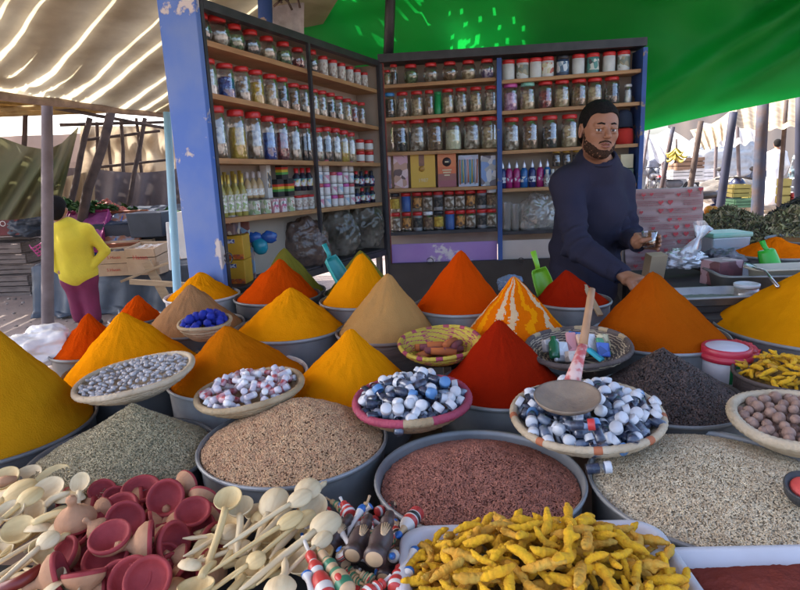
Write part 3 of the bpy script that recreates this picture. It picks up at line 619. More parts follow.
# right bay
tubs = [can_kind('supplement_tub', 'tub', b, l, p, .04, .1, .02) for b, l, p in ((m_tub, m_rlid, None), (m_tub, m_rlid, pic('lab_a', [(.2, .22, .18), (.6, .62, .6), (.35, .3, .2)], 40)), (m_tub, m_rlid, pic('lab_b', [(.6, .55, .35), (.5, .12, .08), (.7, .68, .6)], 50, 2)), (mat('navytub', (.04, .07, .14), .4), LIDS['black'], pic('lab_c', [(.08, .15, .25), (.6, .65, .7), (.3, .4, .5)], 40, 3)), (mat('tealtub', (.10, .30, .28), .4), m_rlid, pic('lab_d', [(.6, .62, .55), (.08, .25, .22), (.05, .05, .06)], 40, 3)))]
tlab = ['plain white', 'dark-labelled', 'plain white', 'cream and red', 'navy', 'plain white', 'teal', 'plain white', 'dark-labelled']
for n, (px, k) in enumerate(((508.5, 0), (522.5, 1), (535.5, 0), (547.5, 2), (562.5, 3), (578, 0), (592.5, 4), (608.5, 0), (623, 1))):
    put_back(tubs[k], px, 1, 0, 12.2, 19.5, (.041, .1), f'{tlab[n]} plastic tub, {ORD[n]} from left on top shelf, back right bay', 'tubs on the top right shelf')
for n, (px, c, lid) in enumerate(((510.5, ST, 'pink'), (527.5, PL, 'mint'), (545, RP, 'red'), (561.5, PL, 'red'), (578.5, BR, 'red'), (594, PL, 'red'), (611, DK, 'red'))):
    put_back(jar_kind('tall', lid, c), px, 1, 1, 16, 26, NT, jlab(lid, c, n, 'second shelf, back right bay'), 'jars on the back shelves')
put_back(jar_kind('tall', 'white', WB), 627.5, 1, 1, 8, 18, NT, 'small white-lidded jar alone at right end of second back shelf', 'jars on the back shelves')
for n, (px, c) in enumerate(((511.5, SP), (530, BR), (549.5, DK), (569, PL), (588, BR), (604, SP))):
    put_back(jar_kind('tall', 'red', c), px, 1, 2, 17, 31.5, NT, jlab('red', c, n, 'third shelf, back right bay'), 'jars on the back shelves')
capk = thing('stacked_cap', 'x', 'cap'); o = MB(); o.lathe([(.0, .10), (.03, .098), (.055, .08), (.065, .05), (.067, .0), (.064, 0), (.0, .004)], 24, cap=False); q_ = obj('crown', o, mat('navy_cloth', (.02, .03, .06), .9), capk); K_ = Kind(capk, [q_])
put_back(K_, 623, 1, 2, 17, 17, (.067, .1), 'dark navy round cap on top of a red one behind the man', 'caps', dz=.11)
capr = thing('stacked_cap', 'x', 'cap'); o = MB(); o.lathe([(.0, .10), (.03, .1), (.06, .09), (.067, .05), (.067, .0), (.064, 0), (.0, .004)], 24, cap=False); q_ = obj('crown', o, mat('red_cloth', (.55, .03, .02), .9), capr); K_ = Kind(capr, [q_])
put_back(K_, 624, 1, 2, 17, 16, (.067, .1), 'bright red round cap under the navy one on third back shelf', 'caps')
pmp = [bottle_kind('dye_bottle', 'bottle', [(0, 0), (.02, 0), (.022, .004), (.022, .09), (.014, .104), (.010, .108)], m, mat('silver_tip', (.6, .6, .64), .3, metal=.6), [(.011, .106), (.012, .118), (.006, .135), (.003, .15), (0, .15)], pic('pl'+str(i), [(.65, .66, .7), c, c], 70, i), (.0226, .03, .06)) for i, (m, c) in enumerate(((mat('navy_dye', (.02, .03, .14), .2), (.02, .03, .14)), (mat('magenta_dye', (.35, .02, .14), .2), (.35, .02, .14)), (mat('blue_dye', (.02, .12, .35), .2), (.02, .12, .35))))]
cn_ = ['navy', 'magenta', 'blue']
for n, (px, k) in enumerate(((502.5, 0), (509, 1), (516.5, 1), (524, 2), (532, 0), (540, 1), (547, 2))):
    put_back(pmp[k], px, 1, 3, 7.4, 27, (.0225, .15), f'{cn_[k]} dye bottle with silver tip, {ORD[n]} from left, fourth back shelf', 'dye bottles on the fourth back shelf')
smb = bottle_kind('small_bottle', 'bottle', [(0, 0), (.02, 0), (.022, .004), (.022, .06), (.01, .075)], mat('grey_bottle', (.4, .38, .4), .25, (.2, .18, .2), 40), mat('pale_cap', (.6, .58, .55), .4), [(.01, .072), (.012, .095), (0, .096)], pic('smlab', [(.6, .58, .56), (.3, .15, .15), (.1, .1, .12)], 90), (.0226, .012, .05))
for n, px in enumerate((547, 552.5, 558, 563.5, 569)): put_back(smb, px, 1, 3, 6, 17, (.022, .096), f'small grey bottle, {ORD[n]} from left beside the man, fourth back shelf', 'small grey bottles', back=.05)
for n, px in enumerate((556, 566, 576)): put_back(jar_kind('tall', 'gold', DK), px, 1, 3, 9, 15, NT, f'gold-lidded dark jar, {ORD[n]} from left above small grey bottles', 'dark gold-lidded jars', back=.11, dz=.13)
lb = MB(); lb.box((0, 0, .045), (.085, .12, .09)); b = obj('cream_box', lb, mat('creambox', (.62, .52, .33), .6), bevel=.003); tag(b, 'plain cream box right of the man under the red cap', 'box'); t, P = Bt(623, 180, .08); b.location = (P.x, P.y, BZ[1][3](t)+.10)
lb = MB(); lb.box((0, 0, .048), (.09, .13, .096)); b = obj('green_box', lb, mat('greenbox', (.10, .14, .10), .6), bevel=.003); tag(b, 'dark green box right of the man under the cream box', 'box'); b.location = (P.x, P.y, BZ[1][3](t))
m_cup = glassy('cloudy_plastic', (.85, .84, .8), .12, .2, .28, (.6, .56, .52))
cupk = thing('plastic_cup_stack', 'x', 'cups')
o = MB(); prf = [(0, 0), (.03, 0)]
for q in range(9): prf += [(.031+.0012*q, .01+q*.016), (.034+.0012*q, .012+q*.016)]
o.lathe(prf, 18, cap=False); q_ = obj('cups', o, m_cup, cupk); K_ = Kind(cupk, [q_])
for n, px in enumerate((507, 515.5, 524)): put_back(K_, px, 1, 4, 10, 30-n*2, (.043, .15), f'stack of cloudy clear cups, {ORD[n]} from left, lowest back shelf', 'cup stacks on lowest shelf')
t, P = Bt(538, 226, .09); bag('plastic_bag', 'clear crumpled bag of cups beside the man on lowest back shelf', (P.x, P.y, BZ[1][4](t)+.10), (.12, .07, .13), m_cup, 21, amp=.3)

# ================================================================== CANOPIES
m_green = mat('green_tarpaulin', (.006, .42, .055), .6, (.004, .33, .04), 1.2, 4, 1, .15, 18, trans=.6)
m_reedthin = mat('thin_reed', (.50, .42, .24), .85, (.34, .26, .14), 9, 4, 1, .3, 40, trans=.6)
m_cream = mat('cream_tarpaulin', (.66, .61, .44), .85, (.44, .38, .26), 3.4, 6, 1.3, .35, 12, trans=.68)
m_reed = mat('reed_mat', (.36, .25, .12), .85, (.2, .13, .06), 9, 4, 1, .3, 40, stretch=(1, 1, 1))
ROOFZ = 2.80
def rods(name, a, b, c, d, n, gaps, m, label, cat, r=.02, kind=None, seed=1, sag=.02, cover=1.0):
    """a mat of rods: from edge a-b to edge c-d, rod k runs from ab(k) to cd(k); gaps(k/n) says which rods are missing"""
    rng = random.Random(seed); mb = MB()
    for k in range(n):
        t = (k+.5)/n
        if gaps(t, rng): continue
        p = Vector(a).lerp(Vector(b), t); q = Vector(c).lerp(Vector(d), min(1, max(0, t+rng.uniform(-.2, .2)/n)))
        mid = (p+q)/2+Vector((rng.uniform(-1, 1)*sag*.4, rng.uniform(-1, 1)*sag*.4, -rng.uniform(0, sag)))
        mb.tube([p, p.lerp(mid, .7), mid.lerp(q, .4), q], [r*cover*rng.uniform(.85, 1.2) for _ in range(4)], 5)
    o = obj(name, mb, m); return tag(o, label, cat, kind=kind)
# added roof over the stall: unseen reed mat that blocks the sun
rm = MB(); rm.box((-1.0, 1.55, ROOFZ+.02), (4.6, 2.9, .03))
tag(obj('added_reed_roof', rm, m_reed), 'unseen brown reed mat added over the stall to block the sun', 'roof')
# green tarpaulin: falls from the roof edge down behind the wall cabinet
GT = [(-.95, 3.45), (2.9, 3.0)]
def green(u, v):
    # u along, v from roof edge (0) to lower hem (1)
    topx = -1.0+4.6*u; top = Vector((topx, 3.0, ROOFZ-.02))
    hp = [(290, 130), (385, 130), (520, 140), (640, 132), (720, 113.5), (800, 97), (960, 62)]
    px = 290+670*u
    for i in range(len(hp)-1):
        if px <= hp[i+1][0]+1e-6: f = (px-hp[i][0])/(hp[i+1][0]-hp[i][0]); py = hp[i][1]+(hp[i+1][1]-hp[i][1])*f; break
    y = 4.75-.25*max(0, (px-640)/320)
    bot = PY(px, py, y); kn = Vector((bot.x*.96+.0, bot.y-.25, ROOFZ-.06))
    P = top.lerp(kn, v/.3) if v < .3 else kn.lerp(bot, (v-.3)/.7)
    sag = .10*math.sin(PI*v)
    P.y += .10*math.sin(PI*v)*(.5+.5*math.sin(u*5.2+.6)); P.y += .11*math.sin(u*17+v*3)*v*(1-v)*3+.03*math.sin(u*43-v*9)*v*(1-v)*3
    P.y -= .12*math.exp(-((v-.3)/.12)**2)*0
    d = (u-.72)*.9+(v-.55)*.55; P.y -= .16*math.exp(-(d/.035)**2)*math.sin(PI*v)+.12*math.exp(-((d-.13)/.025)**2)*math.sin(PI*v)
    d2 = (u-.93)*1.2+(v-.6)*.18; P.y -= .18*math.exp(-(d2/.02)**2)*math.sin(PI*v)
    P.y += .04*nz(u*7, v*5, 0, 1.3)
    return tuple(P)
o = MB(); o.grid(green, 150, 60); b = obj('green_tarpaulin', o, m_green); tag(b, 'bright green tarpaulin hanging behind and above the cabinets', 'tarpaulin')
# unseen mat over the green tarpaulin, gaps placed to let in sun specks
mb = MB(); rng = random.Random(5)
for k in range(150):
    u = -.02+1.04*(k+.5)/150; segs = 34
    for j in range(segs):
        v = j/segs; A = Vector(green(min(1, max(0, u)), v)); Bq = Vector(green(min(1, max(0, u)), (j+1)/segs))
        gap = False
        if u < .36: gap = rng.random() < .07
        if u < .15 and .34 < v < .70 and not gap: gap = (k+j) % 6 == 0 and rng.random() < .8
        if .21 < u < .33 and .46 < v < .68: gap = rng.random() < .34
        if gap: continue
        off = Vector((-.02, .12, .10)); ww = .019; mb.add([A+off+Vector((-ww, 0, 0)), A+off+Vector((ww, 0, 0)), Bq+off+Vector((ww, 0, 0)), Bq+off+Vector((-ww, 0, 0)), A+off+Vector((-ww, .01, .01)), A+off+Vector((ww, .01, .01)), Bq+off+Vector((ww, .01, .01)), Bq+off+Vector((-ww, .01, .01))], [(3, 2, 1, 0), (4, 5, 6, 7), (0, 1, 5, 4), (1, 2, 6, 5), (2, 3, 7, 6), (3, 0, 4, 7)], smooth=False)
tag(obj('reed_mat', mb, m_reedthin), 'unseen reed mat over the green tarpaulin, gaps placed for specks of sun', 'mat')
# wooden ridge over the wall cabinet and dark beam seen at the top
mb = MB(); A = PY(388, 66, 4.28); Bq = PY(393, -70, 4.28); mb.tube([A, Bq], .034, 8); tag(obj('roof_post', mb, m_dark), 'dark upright pole in front of the green tarpaulin above the cabinet corner', 'pole')
mb = MB(); A = PY(267, 140, 4.0); Bq = PY(264, -70, 4.0); mb.tube([A, Bq], .045, 8); tag(obj('roof_post', mb, m_bluep), 'blue pole rising behind the left cabinet top', 'pole')
mb = MB(); mb.grid(lambda u, v: tuple(PY(270+34*u, -30+85*v, 4.3)+Vector((0, .03*nz(u*4, v*4), 0))), 10, 20); tag(obj('grey_sacking', mb, mat('grey_sacking', (.42, .40, .40), .9, (.22, .2, .2), 8, 5, 1.5, .4, 20)), 'strip of grey dirty sacking hanging between the blue pole and green tarpaulin', 'sacking')
mb = MB(); rng = random.Random(9)
for k in range(9):
    p = PY(282+rng.uniform(-6, 14), -2+rng.uniform(-6, 8), 4.2); q = p+Vector((rng.uniform(-.1, .12), 0, rng.uniform(-.08, .05))); mb.tube([p, (p+q)/2+Vector((.02, 0, .03)), q], .008, 5)
tag(obj('tangled_twigs', mb, m_pole), 'tangle of dark cords above the grey sacking', 'cords')
# cream tarpaulin at the left with sun striping it through the reeds
EB0 = PZ(-110, 83, 2.1); EB1 = PZ(172, 116, 2.1)
BA = EB0; BBm = PZ(180, 117, 2.1)
def cream(u, v):
    bot = BA.lerp(BBm+(BBm-BA)*.55, u); top = Vector((-3.9+4.1*u, 2.95, ROOFZ+.0)); P = bot.lerp(top, v)
    P.z -= .05*math.sin(PI*v)*(1+.3*math.sin(u*9)); P.z += .02*nz(u*6, v*6, 0, 1.)+.007*nz(u*22, v*8)
    return tuple(P)
o = MB(); o.grid(cream, 70, 40); tag(obj('cream_tarpaulin', o, m_cream), 'stained cream tarpaulin at upper left striped by sunlight', 'tarpaulin')
# unseen laths above it, slantwise, gaps placed to stripe it with sun
o = MB(); rng = random.Random(12)
def gappy(k):
    # groups of gaps
    return k in GAPS
_r = random.Random(21); GAPS = set(); _k = 6
while _k < 190:
    GAPS |= set(range(_k, _k+_r.choice((1, 2, 2)))); _k += _r.choice((4, 4, 5, 5, 6, 8))
n = 190
for k in range(n):
    if k in GAPS: continue
    t = (k+.5)/n; u0 = -1.05+2.25*t
    pts = []
    for j in range(-1, 13):
        v = j/12; u = u0+.55*v; u_ = min(1.02, max(-.02, u))
        if u < -.04 or u > 1.04: continue
        q = Vector(cream(u_, v)); q.x += (u-u_)*5; pts.append(q+Vector((0, 0, .14+.004*rng.uniform(-1, 1))))
    if len(pts) > 1:
        W = .043*_r.choice((1, 1, .9, 1.05))
        for a_, b_ in zip(pts[:-1], pts[1:]):
            d = (b_-a_).normalized(); s_ = d.cross(Vector((0, -.35, 1))).normalized()*W
            o.add([a_-s_, a_+s_, b_+s_, b_-s_, a_-s_+Vector((0, 0, .012)), a_+s_+Vector((0, 0, .012)), b_+s_+Vector((0, 0, .012)), b_-s_+Vector((0, 0, .012))], [(3, 2, 1, 0), (4, 5, 6, 7), (0, 1, 5, 4), (1, 2, 6, 5), (2, 3, 7, 6), (3, 0, 4, 7)], smooth=False)
tag(obj('lath_screen', o, m_reed), 'unseen laths laid slantwise over the cream tarpaulin, spaced to stripe the sunlight', 'laths')
o = MB(); A = BA+Vector((-.6, -.1, 0)); rng = random.Random(2)
pts = [BA.lerp(BBm+(BBm-BA)*.2, q/14)+Vector((0, 0, .02*nz(q*.7, 3))) for q in range(15)]
o.tube(pts, [.032+.012*nz(q, 0, 5, .9) for q in range(15)], 8); tag(obj('edge_beam', o, mat('beam_bark', (.30, .22, .16), .9, (.16, .11, .08), 12, 5, 1, .6, 30)), 'rough wooden beam carrying the lower hem of the cream tarpaulin', 'beam')

# ---- left market background
def pole(p, q, r, m, label, rt=None, name='pole', bend=.0, seed=0):
    p = Vector(p); q = Vector(q); mb = MB(); n = 9; pts = []
    for i in range(n):
        t = i/(n-1); s = p.lerp(q, t); s += Vector((nz(t*3, seed, 1), nz(t*3, seed, 9), 0))*bend*math.sin(PI*t); pts.append(s)
    mb.tube(pts, [r+((rt or r*.8)-r)*i/(n-1) for i in range(n)], 10); return tag(obj(name, mb, m), label, 'pole')
def gpole(px0, py0, px1, py1, y0, r, m, label, y1=None, **k):
    """pole from a top pixel at depth y0 down to its foot on the ground along the same line"""
    A = PY(px0, py0, y0); Bq = PY(px1, py1, y1 or y0); d = (Bq-A); 
    if d.z < -1e-3: Bq = A+d*((A.z-.0)/(-d.z))
    return pole(Bq, A, r, m, label, **k)
gpole(47, 95, 47.5, 235, 5.1, .052, m_poleg, 'thick grey upright pole left of the child', name='tent_pole')
gpole(167, 112, 177, 285, 4.9, .036, m_lblue, 'slim pale blue pole beside the blue cabinet panel', name='tent_pole')
for i, (a, b_, c, d, y, r) in enumerate(((90, 118, 72, 196, 8.2, .045), (112, 108, 84, 212, 7.2, .06), (121, 120, 124, 188, 9.2, .03), (145, 118, 129, 202, 8.6, .035), (97, 122, 98, 170, 9.6, .03), (26, 100, 24, 150, 8.8, .04), (136, 118, 142, 180, 10.2, .03), (108, 120, 112, 190, 10.6, .03))):
    A = PY(a, b_, y); Bq = PY(c, d, y); dd = Bq-A; Bq = A+dd*((A.z-.5)/(-dd.z))
    pole(Bq, A, r, m_pole, ['thin dark pole leaning left behind the child', 'thickest leaning bark pole behind the child', 'thin upright pole among the leaning ones at left market', 'thin pole leaning near the pale blue pole', 'short far pole between the two dark leaning poles', 'far pole behind the olive hanging cloth', 'far crooked pole left of the pale blue pole', 'distant thin pole behind the brown hanging cloth'][i], bend=.06, seed=i*3, name='leaning_pole')
for i, (a, b_, c, d, y) in enumerate(((60, 125, 170, 122, 8.6), (84, 140, 160, 131, 9.2), (92, 168, 168, 160, 9.8), (55, 108, 165, 128, 8.0))):
    pole(PY(a, b_, y), PY(c, d, y+.3), .025, m_pole, ['upper cross pole of the reed shelter', 'second cross pole below the shelter roof', 'lowest cross pole behind brown hanging cloth', 'sloping cross pole under the cream tarpaulin'][i], bend=.08, seed=40+i, name='cross_pole')
# reed shelter roofs, sun coming through
m_straw = mat('straw', (.55, .40, .17), .85, (.33, .22, .09), 9, 4, 1, .3, 30, trans=.35)
rods('reed_shelter_roof', (-8.5, 7.6, 2.55), (-3.4, 7.6, 2.45), (-9.5, 12.5, 3.0), (-3.0, 12.5, 2.85), 90, lambda t, r: r.random() < .22, m_straw, 'ragged reed roof over the far left market stalls', 'roof', .035, seed=4, sag=.1, cover=1)
rods('reed_shelter_roof', (-9.0, 4.9, 2.95), (-3.3, 4.9, 2.85), (-9.2, 7.9, 2.65), (-3.2, 7.9, 2.6), 120, lambda t, r: r.random() < .13, m_straw, 'unseen near reed roof added to shade the ground behind the cream tarpaulin', 'roof', .032, seed=24, sag=.05)  # added roof, hidden by the tarpaulin, keeps sun off the left ground
rods('reed_shelter_roof', (-8.8, 8.0, 2.42), (-8.8, 12.2, 2.9), (-2.6, 7.8, 2.40), (-2.2, 12.2, 2.75), 46, lambda t, r: r.random() < .35, m_straw, 'second layer of reeds crossing the far left shelter roof', 'roof', .035, seed=14, sag=.12)
def cloth(name, fn, m, label, cat='cloth', nu=40, nv=24, mats=None, solid=0):
    mb = MB(); mb.grid(fn, nu, nv); return tag(obj(name, mb, m, solid=solid), label, cat)
m_olive = mat('olive_cloth', (.11, .125, .055), .9, (.19, .155, .09), 1.6, 5, 1.2, .4, 10, trans=.25); m_brown = mat('brown_cloth', (.20, .165, .16), .9, (.13, .105, .11), 2.5, 5, 1, .5, 8, trans=.1)
def olive(u, v):
    top = [(-60, 142), (0, 137), (25, 146), (47, 150), (62, 143), (79, 126)]
    k = u*5; i = min(4, int(k)); f = k-i; px = top[i][0]+(top[i+1][0]-top[i][0])*f; py = top[i][1]+(top[i+1][1]-top[i][1])*f
    bx = -60+118*u; by = 212+8*math.sin(u*3)
    P = PY(px+(bx-px)*v, py+(by-py)*v, 6.7+.10*math.sin(u*26+v*3)*(.3+v)+.05*math.sin(u*41)*v); return tuple(P)
cloth('hanging_cloth', olive, m_olive, 'olive green cloth draped at far left behind the grey pole', nu=70)
def brownc(u, v):
    px = 95+95*u; top = 169-3*u+5*math.sin(u*PI); bot = 212
    return tuple(PY(px, top+(bot-top)*v, 8.9+.12*math.sin(u*22+v)*(.3+v)))
cloth('hanging_cloth', brownc, m_brown, 'grey brown cloth hanging behind the vegetable stall', nu=60)
def tanc(u, v): return tuple(PY(60+45*u, 178-10*u+(30+10*u)*v, 9.4+.1*math.sin(u*15)))
cloth('hanging_cloth', tanc, mat('tan_cloth', (.42, .33, .20), .9, (.28, .2, .13), 3, 5, 1, .3, 10, trans=.3), 'tan cloth behind the child, between the dark poles')
def farc(u, v): return tuple(PY(80+95*u, 126+50*v, 12.5+.3*math.sin(u*19)+.2*math.sin(v*9)))
cloth('far_awning', farc, mat('far_sheet', (.50, .42, .30), .9, (.22, .17, .12), .9, 6, 2, .3, 6, trans=.4), 'patched tan sheeting far behind the leaning poles')
def farl(u, v): return tuple(PY(-30+110*u, 168+50*v, 10.8+.2*math.sin(u*9)))
cloth('far_awning', farl, m_brown, 'dark sheeting behind the olive cloth')
# vegetable stall
m_veg = mat('leafy_green', (.07, .17, .04), .8, (.03, .08, .02), 9, island=.5); m_vegr = mat('tomato', (.45, .09, .04), .5, (.3, .05, .03), 5, island=.3)
st = thing('vegetable_stall', 'long low vegetable stall with dark cover behind the child', 'stall', (-3.6, 7.6, 0))
mb = MB(); mb.grid(lambda u, v: (-4.15+2.55*u, 7.1+1.3*v, .95+.14*v+.03*nz(u*9, v*5)), 30, 12); wpart('stall_cover', mb, mat('navy_cloth_stall', (.04, .05, .075), .8, (.02, .03, .05), 6, bump=.3), st, solid=.02)
mb = MB(); mb.grid(lambda u, v: (-4.15+2.55*u, 7.08+.05*math.sin(u*40)*v, .95-.95*v), 60, 8); wpart('stall_skirt', mb, mat('dark_skirt', (.05, .05, .06), .85, (.03, .03, .035), 4), st, solid=.01)
rng = random.Random(8)
for i, (px, py, wd, m, lb, cat) in enumerate(((92, 207, .5, m_veg, 'heap of leafy greens at the left end of the vegetable stall', 'vegetables'), (107, 209, .38, m_vegr, 'heap of red tomatoes beside leafy greens on the far stall', 'vegetables'), (127, 212, .45, m_veg, 'low heap of dark greens in the middle of the far stall', 'vegetables'), (168, 216, .5, m_veg, 'bushy greens at the right end of the far stall by the pale blue pole', 'vegetables'), (62, 205, .4, m_veg, 'pale greens just right of the grey pole behind the child', 'vegetables'))):
    c = PY(px, py, 7.4+.2*(i % 3)); mb = MB()
    for q in range(220):
        a = rng.uniform(0, 6.28); r = wd*math.sqrt(rng.random())*.6; h = (1-r/(wd*.62))*.16*rng.random()
        s = rng.uniform(.03, .06); T = Matrix.Translation((c.x+r*math.cos(a), c.y+r*math.sin(a)*.6, c.z-.04+h)) @ Euler((rng.uniform(-1, 1), rng.uniform(-1, 1), rng.uniform(0, 6))).to_matrix().to_4x4()
        if m is m_vegr: mb.ball((0, 0, 0), s*.8, 6, 4, M=T)
        else: mb.add([(-s, 0, 0), (0, -s*.6, .01), (s*1.2, 0, .02), (0, s*.6, .01)], [(0, 1, 2), (0, 2, 3)], M=T)
    tag(obj('vegetable_heap', mb, m), lb, cat, 'heaps on the far vegetable stall', kind='stuff')
def crate(px, py, y, d, m, label, rot=(0, 0, 0), name='crate', slats=3, text=None, tcol=None, z=None, inner=None, group=None):
    y = y*1.12; d = tuple(1.12*q for q in d); P = PY(px, py, y)
    if z is not None: P = PY(px, py, y); P.z = z
    root = thing(name, label, 'crate', tuple(P), rot, group); X, Y_, Z_ = d; th = .012
    sh = (Z_-.01*(slats-1))/slats
    for nm, cx, cy, sx, sy in (('front_slats', 0, -Y_/2, X, th), ('back_slats', 0, Y_/2, X, th), ('side_slats', -X/2, 0, th, Y_-.014), ('side_slats', X/2, 0, th, Y_-.014)):
        b = MB()
        for k in range(slats): b.box((cx, cy, sh/2+k*(sh+.01)), (sx, sy, sh))
        obj(nm, b, m, root)
    b = MB(); b.box((0, 0, .006), (X-.02, Y_-.02, .012)); obj('base', b, m, root)
    if inner: b = MB(); b.grid(lambda u, v: (-X*.46+X*.92*u, -Y_*.46+Y_*.92*v, Z_*.86+.03*nz(u*6, v*6, 1)), 10, 8); obj('contents', b, inner, root)
    if text:
        b = text_mb(text, Z_*.36); o_ = obj('lettering', b, tcol, root); o_.location = (0, -Y_/2-.008, Z_*.5); o_.rotation_euler = (PI/2, 0, 0)
    return root
m_redp = mat('red_print', (.60, .08, .06), .6); m_whp = mat('white_print', (.75, .75, .72), .6)
m_crw = mat('crate_pine', (.58, .42, .27), .8, (.44, .30, .19), 6, 4, 1, .2, 30); m_pinkp = mat('pink_plastic', (.45, .06, .22), .45, (.36, .04, .17), 5); m_bluepl = mat('blue_crate_plastic', (.03, .12, .42), .45, (.02, .08, .3), 6); m_orp = mat('terracotta_plastic', (.42, .15, .07), .6, (.3, .1, .05), 6)
tl = rad(-28)
crate(88, 236, 6.4, (.42, .5, .14), m_pinkp, 'pink plastic crate tilted on the stall behind the child', (rad(38), 0, .1), slats=4, inner=mat('pinkin', (.35, .07, .2), .6, (.22, .04, .14), 20))
crate(106, 238, 6.5, (.36, .5, .14), m_bluepl, 'blue plastic crate tilted beside the pink one', (rad(38), 0, .08), slats=4, inner=mat('bluein', (.08, .16, .4), .6, (.03, .05, .15), 20))
crate(127, 236, 6.5, (.44, .5, .14), m_orp, 'terracotta slatted crate with grey tub between blue and white boxes', (rad(38), 0, .05), slats=4, inner=mat('greyin', (.25, .3, .36), .6, (.30, .12, .06), 9, 2, 3))
crate(142, 233, 6.6, (.26, .42, .14), m_whp, 'small red and white box next to the terracotta crate', (rad(36), 0, .02), slats=2, inner=mat('redin', (.55, .1, .1), .6, (.7, .65, .65), 9, 2, 3))
mb = MB(); mb.box((0, 0, .14), (.36, .3, .28), taper=1.12); c = PY(152, 236, 7.0); b = obj('black_bin', mb, mat('black_bin', (.05, .06, .08), .5), bevel=.01); b.location = c; tag(b, 'square black tub at right end of the tilted crates', 'tub')
crate(121, 261, 5.9, (.28, .3, .115), m_crw, 'pale wooden box with red script, top of the pair by the child', (0, 0, .05), slats=1, text='S.Hasan', tcol=m_redp, name='wooden_box', inner=m_dark)
crate(121, 273, 5.9, (.29, .3, .115), m_crw, 'pale wooden box with red script, bottom of the pair by the child', (0, 0, .04), slats=1, text='S.Hasan', tcol=m_redp, name='wooden_box', inner=m_dark)
crate(150, 262, 5.8, (.29, .3, .17), m_crw, 'pale open wooden box with white lumps near pale blue pole', (.1, 0, -.12), slats=2, name='wooden_box', text='Hasan', tcol=m_redp, inner=mat('whlumps', (.6, .58, .55), .8, (.35, .22, .12), 14, 2, 3))
crate(152, 272, 5.8, (.30, .3, .12), m_crw, 'lower pale wooden box under the open one near pale blue pole', (0, 0, -.10), slats=1, name='wooden_box', inner=m_dark)
crate(135, 248, 6.4, (.5, .3, .10), m_crw, 'wooden tray behind the two script boxes', (0, 0, 0), slats=2, inner=m_vegr, name='wooden_box')
mb = MB(); mb.box((0, 0, 0), (.75, .11, .025), M=Euler((0, rad(-19), 0)).to_matrix().to_4x4()); b = obj('plank', mb, m_wood, bevel=.002); b.location = PY(155, 268, 6.2); tag(b, 'loose plank leaning up against the boxes by the pale blue pole', 'plank')
mb = MB(); mb.box((0, 0, 0), (.09, .03, .45), M=Euler((0, rad(-22), 0)).to_matrix().to_4x4()); b = obj('plank', mb, m_wood, bevel=.002); b.location = PY(157, 281, 6.2); tag(b, 'short wooden prop under the leaning plank', 'plank')
mb = MB(); mb.box((0, 0, 0), (.8, .05, .05), M=Euler((0, rad(6), 0)).to_matrix().to_4x4()); b = obj('plank', mb, m_wood, bevel=.002); b.location = PY(170, 284, 6.0); tag(b, 'pale rail crossing behind the pale blue pole foot', 'plank')
for i, (x0, y0, x1, y1, y) in enumerate(((167, 222, 172, 270, 5.6), (174, 212, 190, 258, 5.5))):
    mb = MB(); A = PY(x0, y0, y); Bq = PY(x1, y1, y); mb.box((0, 0, 0), (abs(Bq.x-A.x)+.02, .05, A.z-Bq.z)); b = obj('foam_box', mb, mat('foam_white', (.68, .68, .66), .8, (.5, .5, .5), 4), bevel=.01); b.location = (A+Bq)/2; b.rotation_euler = (0, -.12 if i else .05, 0); tag(b, ['small white foam sheet left of the pale blue pole', 'tall white foam sheet right of the pale blue pole'][i], 'foam sheet')
# low table under a blue grey tarpaulin
m_tarp = mat('blue_grey_tarpaulin', (.07, .09, .12), .5, (.04, .05, .065), 3, 5, 1, .5, 9)
def lowt(u, v):
    s = -4.05+2.75*u; prof = [(7.2, .54), (6.7, .54), (6.55, .50), (6.52, .35), (6.47, .10), (6.42, .03)]
    k = v*5; i = min(4, int(k)); f = k-i; y = prof[i][0]+(prof[i+1][0]-prof[i][0])*f; z = prof[i][1]+(prof[i+1][1]-prof[i][1])*f
    fold = .045*math.sin(u*31)+.035*math.sin(u*53+v*4)+.03*nz(u*12, v*6, 2)
    return (s, y+fold*(v if v > .3 else .1), z+.03*nz(u*9, v*9, 4)+(.07*math.exp(-((u-.03)/.05)**2) if v < .7 else 0))
cloth('tarpaulin_cover', lowt, m_tarp, 'crumpled blue grey tarpaulin covering a low table behind the child', 'tarpaulin', 90, 40, solid=.006)
# pallets and slatted crates stacked at far left
rng = random.Random(4)
for k in range(5):
    y = 8.2; z0 = .42+k*.145; root = thing('pallet_crate', f'weathered slatted wooden crate, {ORD[k]} from the ground in the far left stack', 'crate', (-5.7+rng.uniform(-.05, .05), y+rng.uniform(-.05, .05), z0-.42), (0, 0, rng.uniform(-.06, .06)), 'stacked crates at far left')
    for j in range(2): b = MB(); b.box((0, -.3, .03+.062*j), (1.65, .02, .05)); obj('slat', b, m_oldwood, root)
    for j in range(6): b = MB(); b.box((0, -.26+.11*j, .128), (1.65, .085, .015)); obj('slat', b, m_oldwood, root)
    for x in (-.8, -.27, .27, .8): b = MB(); b.box((x, 0, .06), (.06, .56, .115)); obj('corner_block', b, m_oldwood, root)
for k in range(1):
    root = thing('pallet_crate', f'grey slatted crate leaning in the upper far left stack, {ORD[k]} up', 'crate', (-5.7, 8.3, .73), (0, 0, .05-.05*k), 'upper crates at far left')
    for j in range(2): b = MB(); b.box((0, -.25, .025+.05*j), (1.5, .02, .04)); obj('slat', b, m_oldwood, root)
    b = MB(); b.box((0, 0, .105), (1.5, .5, .012)); obj('base', b, m_oldwood, root)
    for x in (-.72, 0, .72): b = MB(); b.box((x, 0, .05), (.05, .5, .097)); obj('corner_block', b, m_oldwood, root)
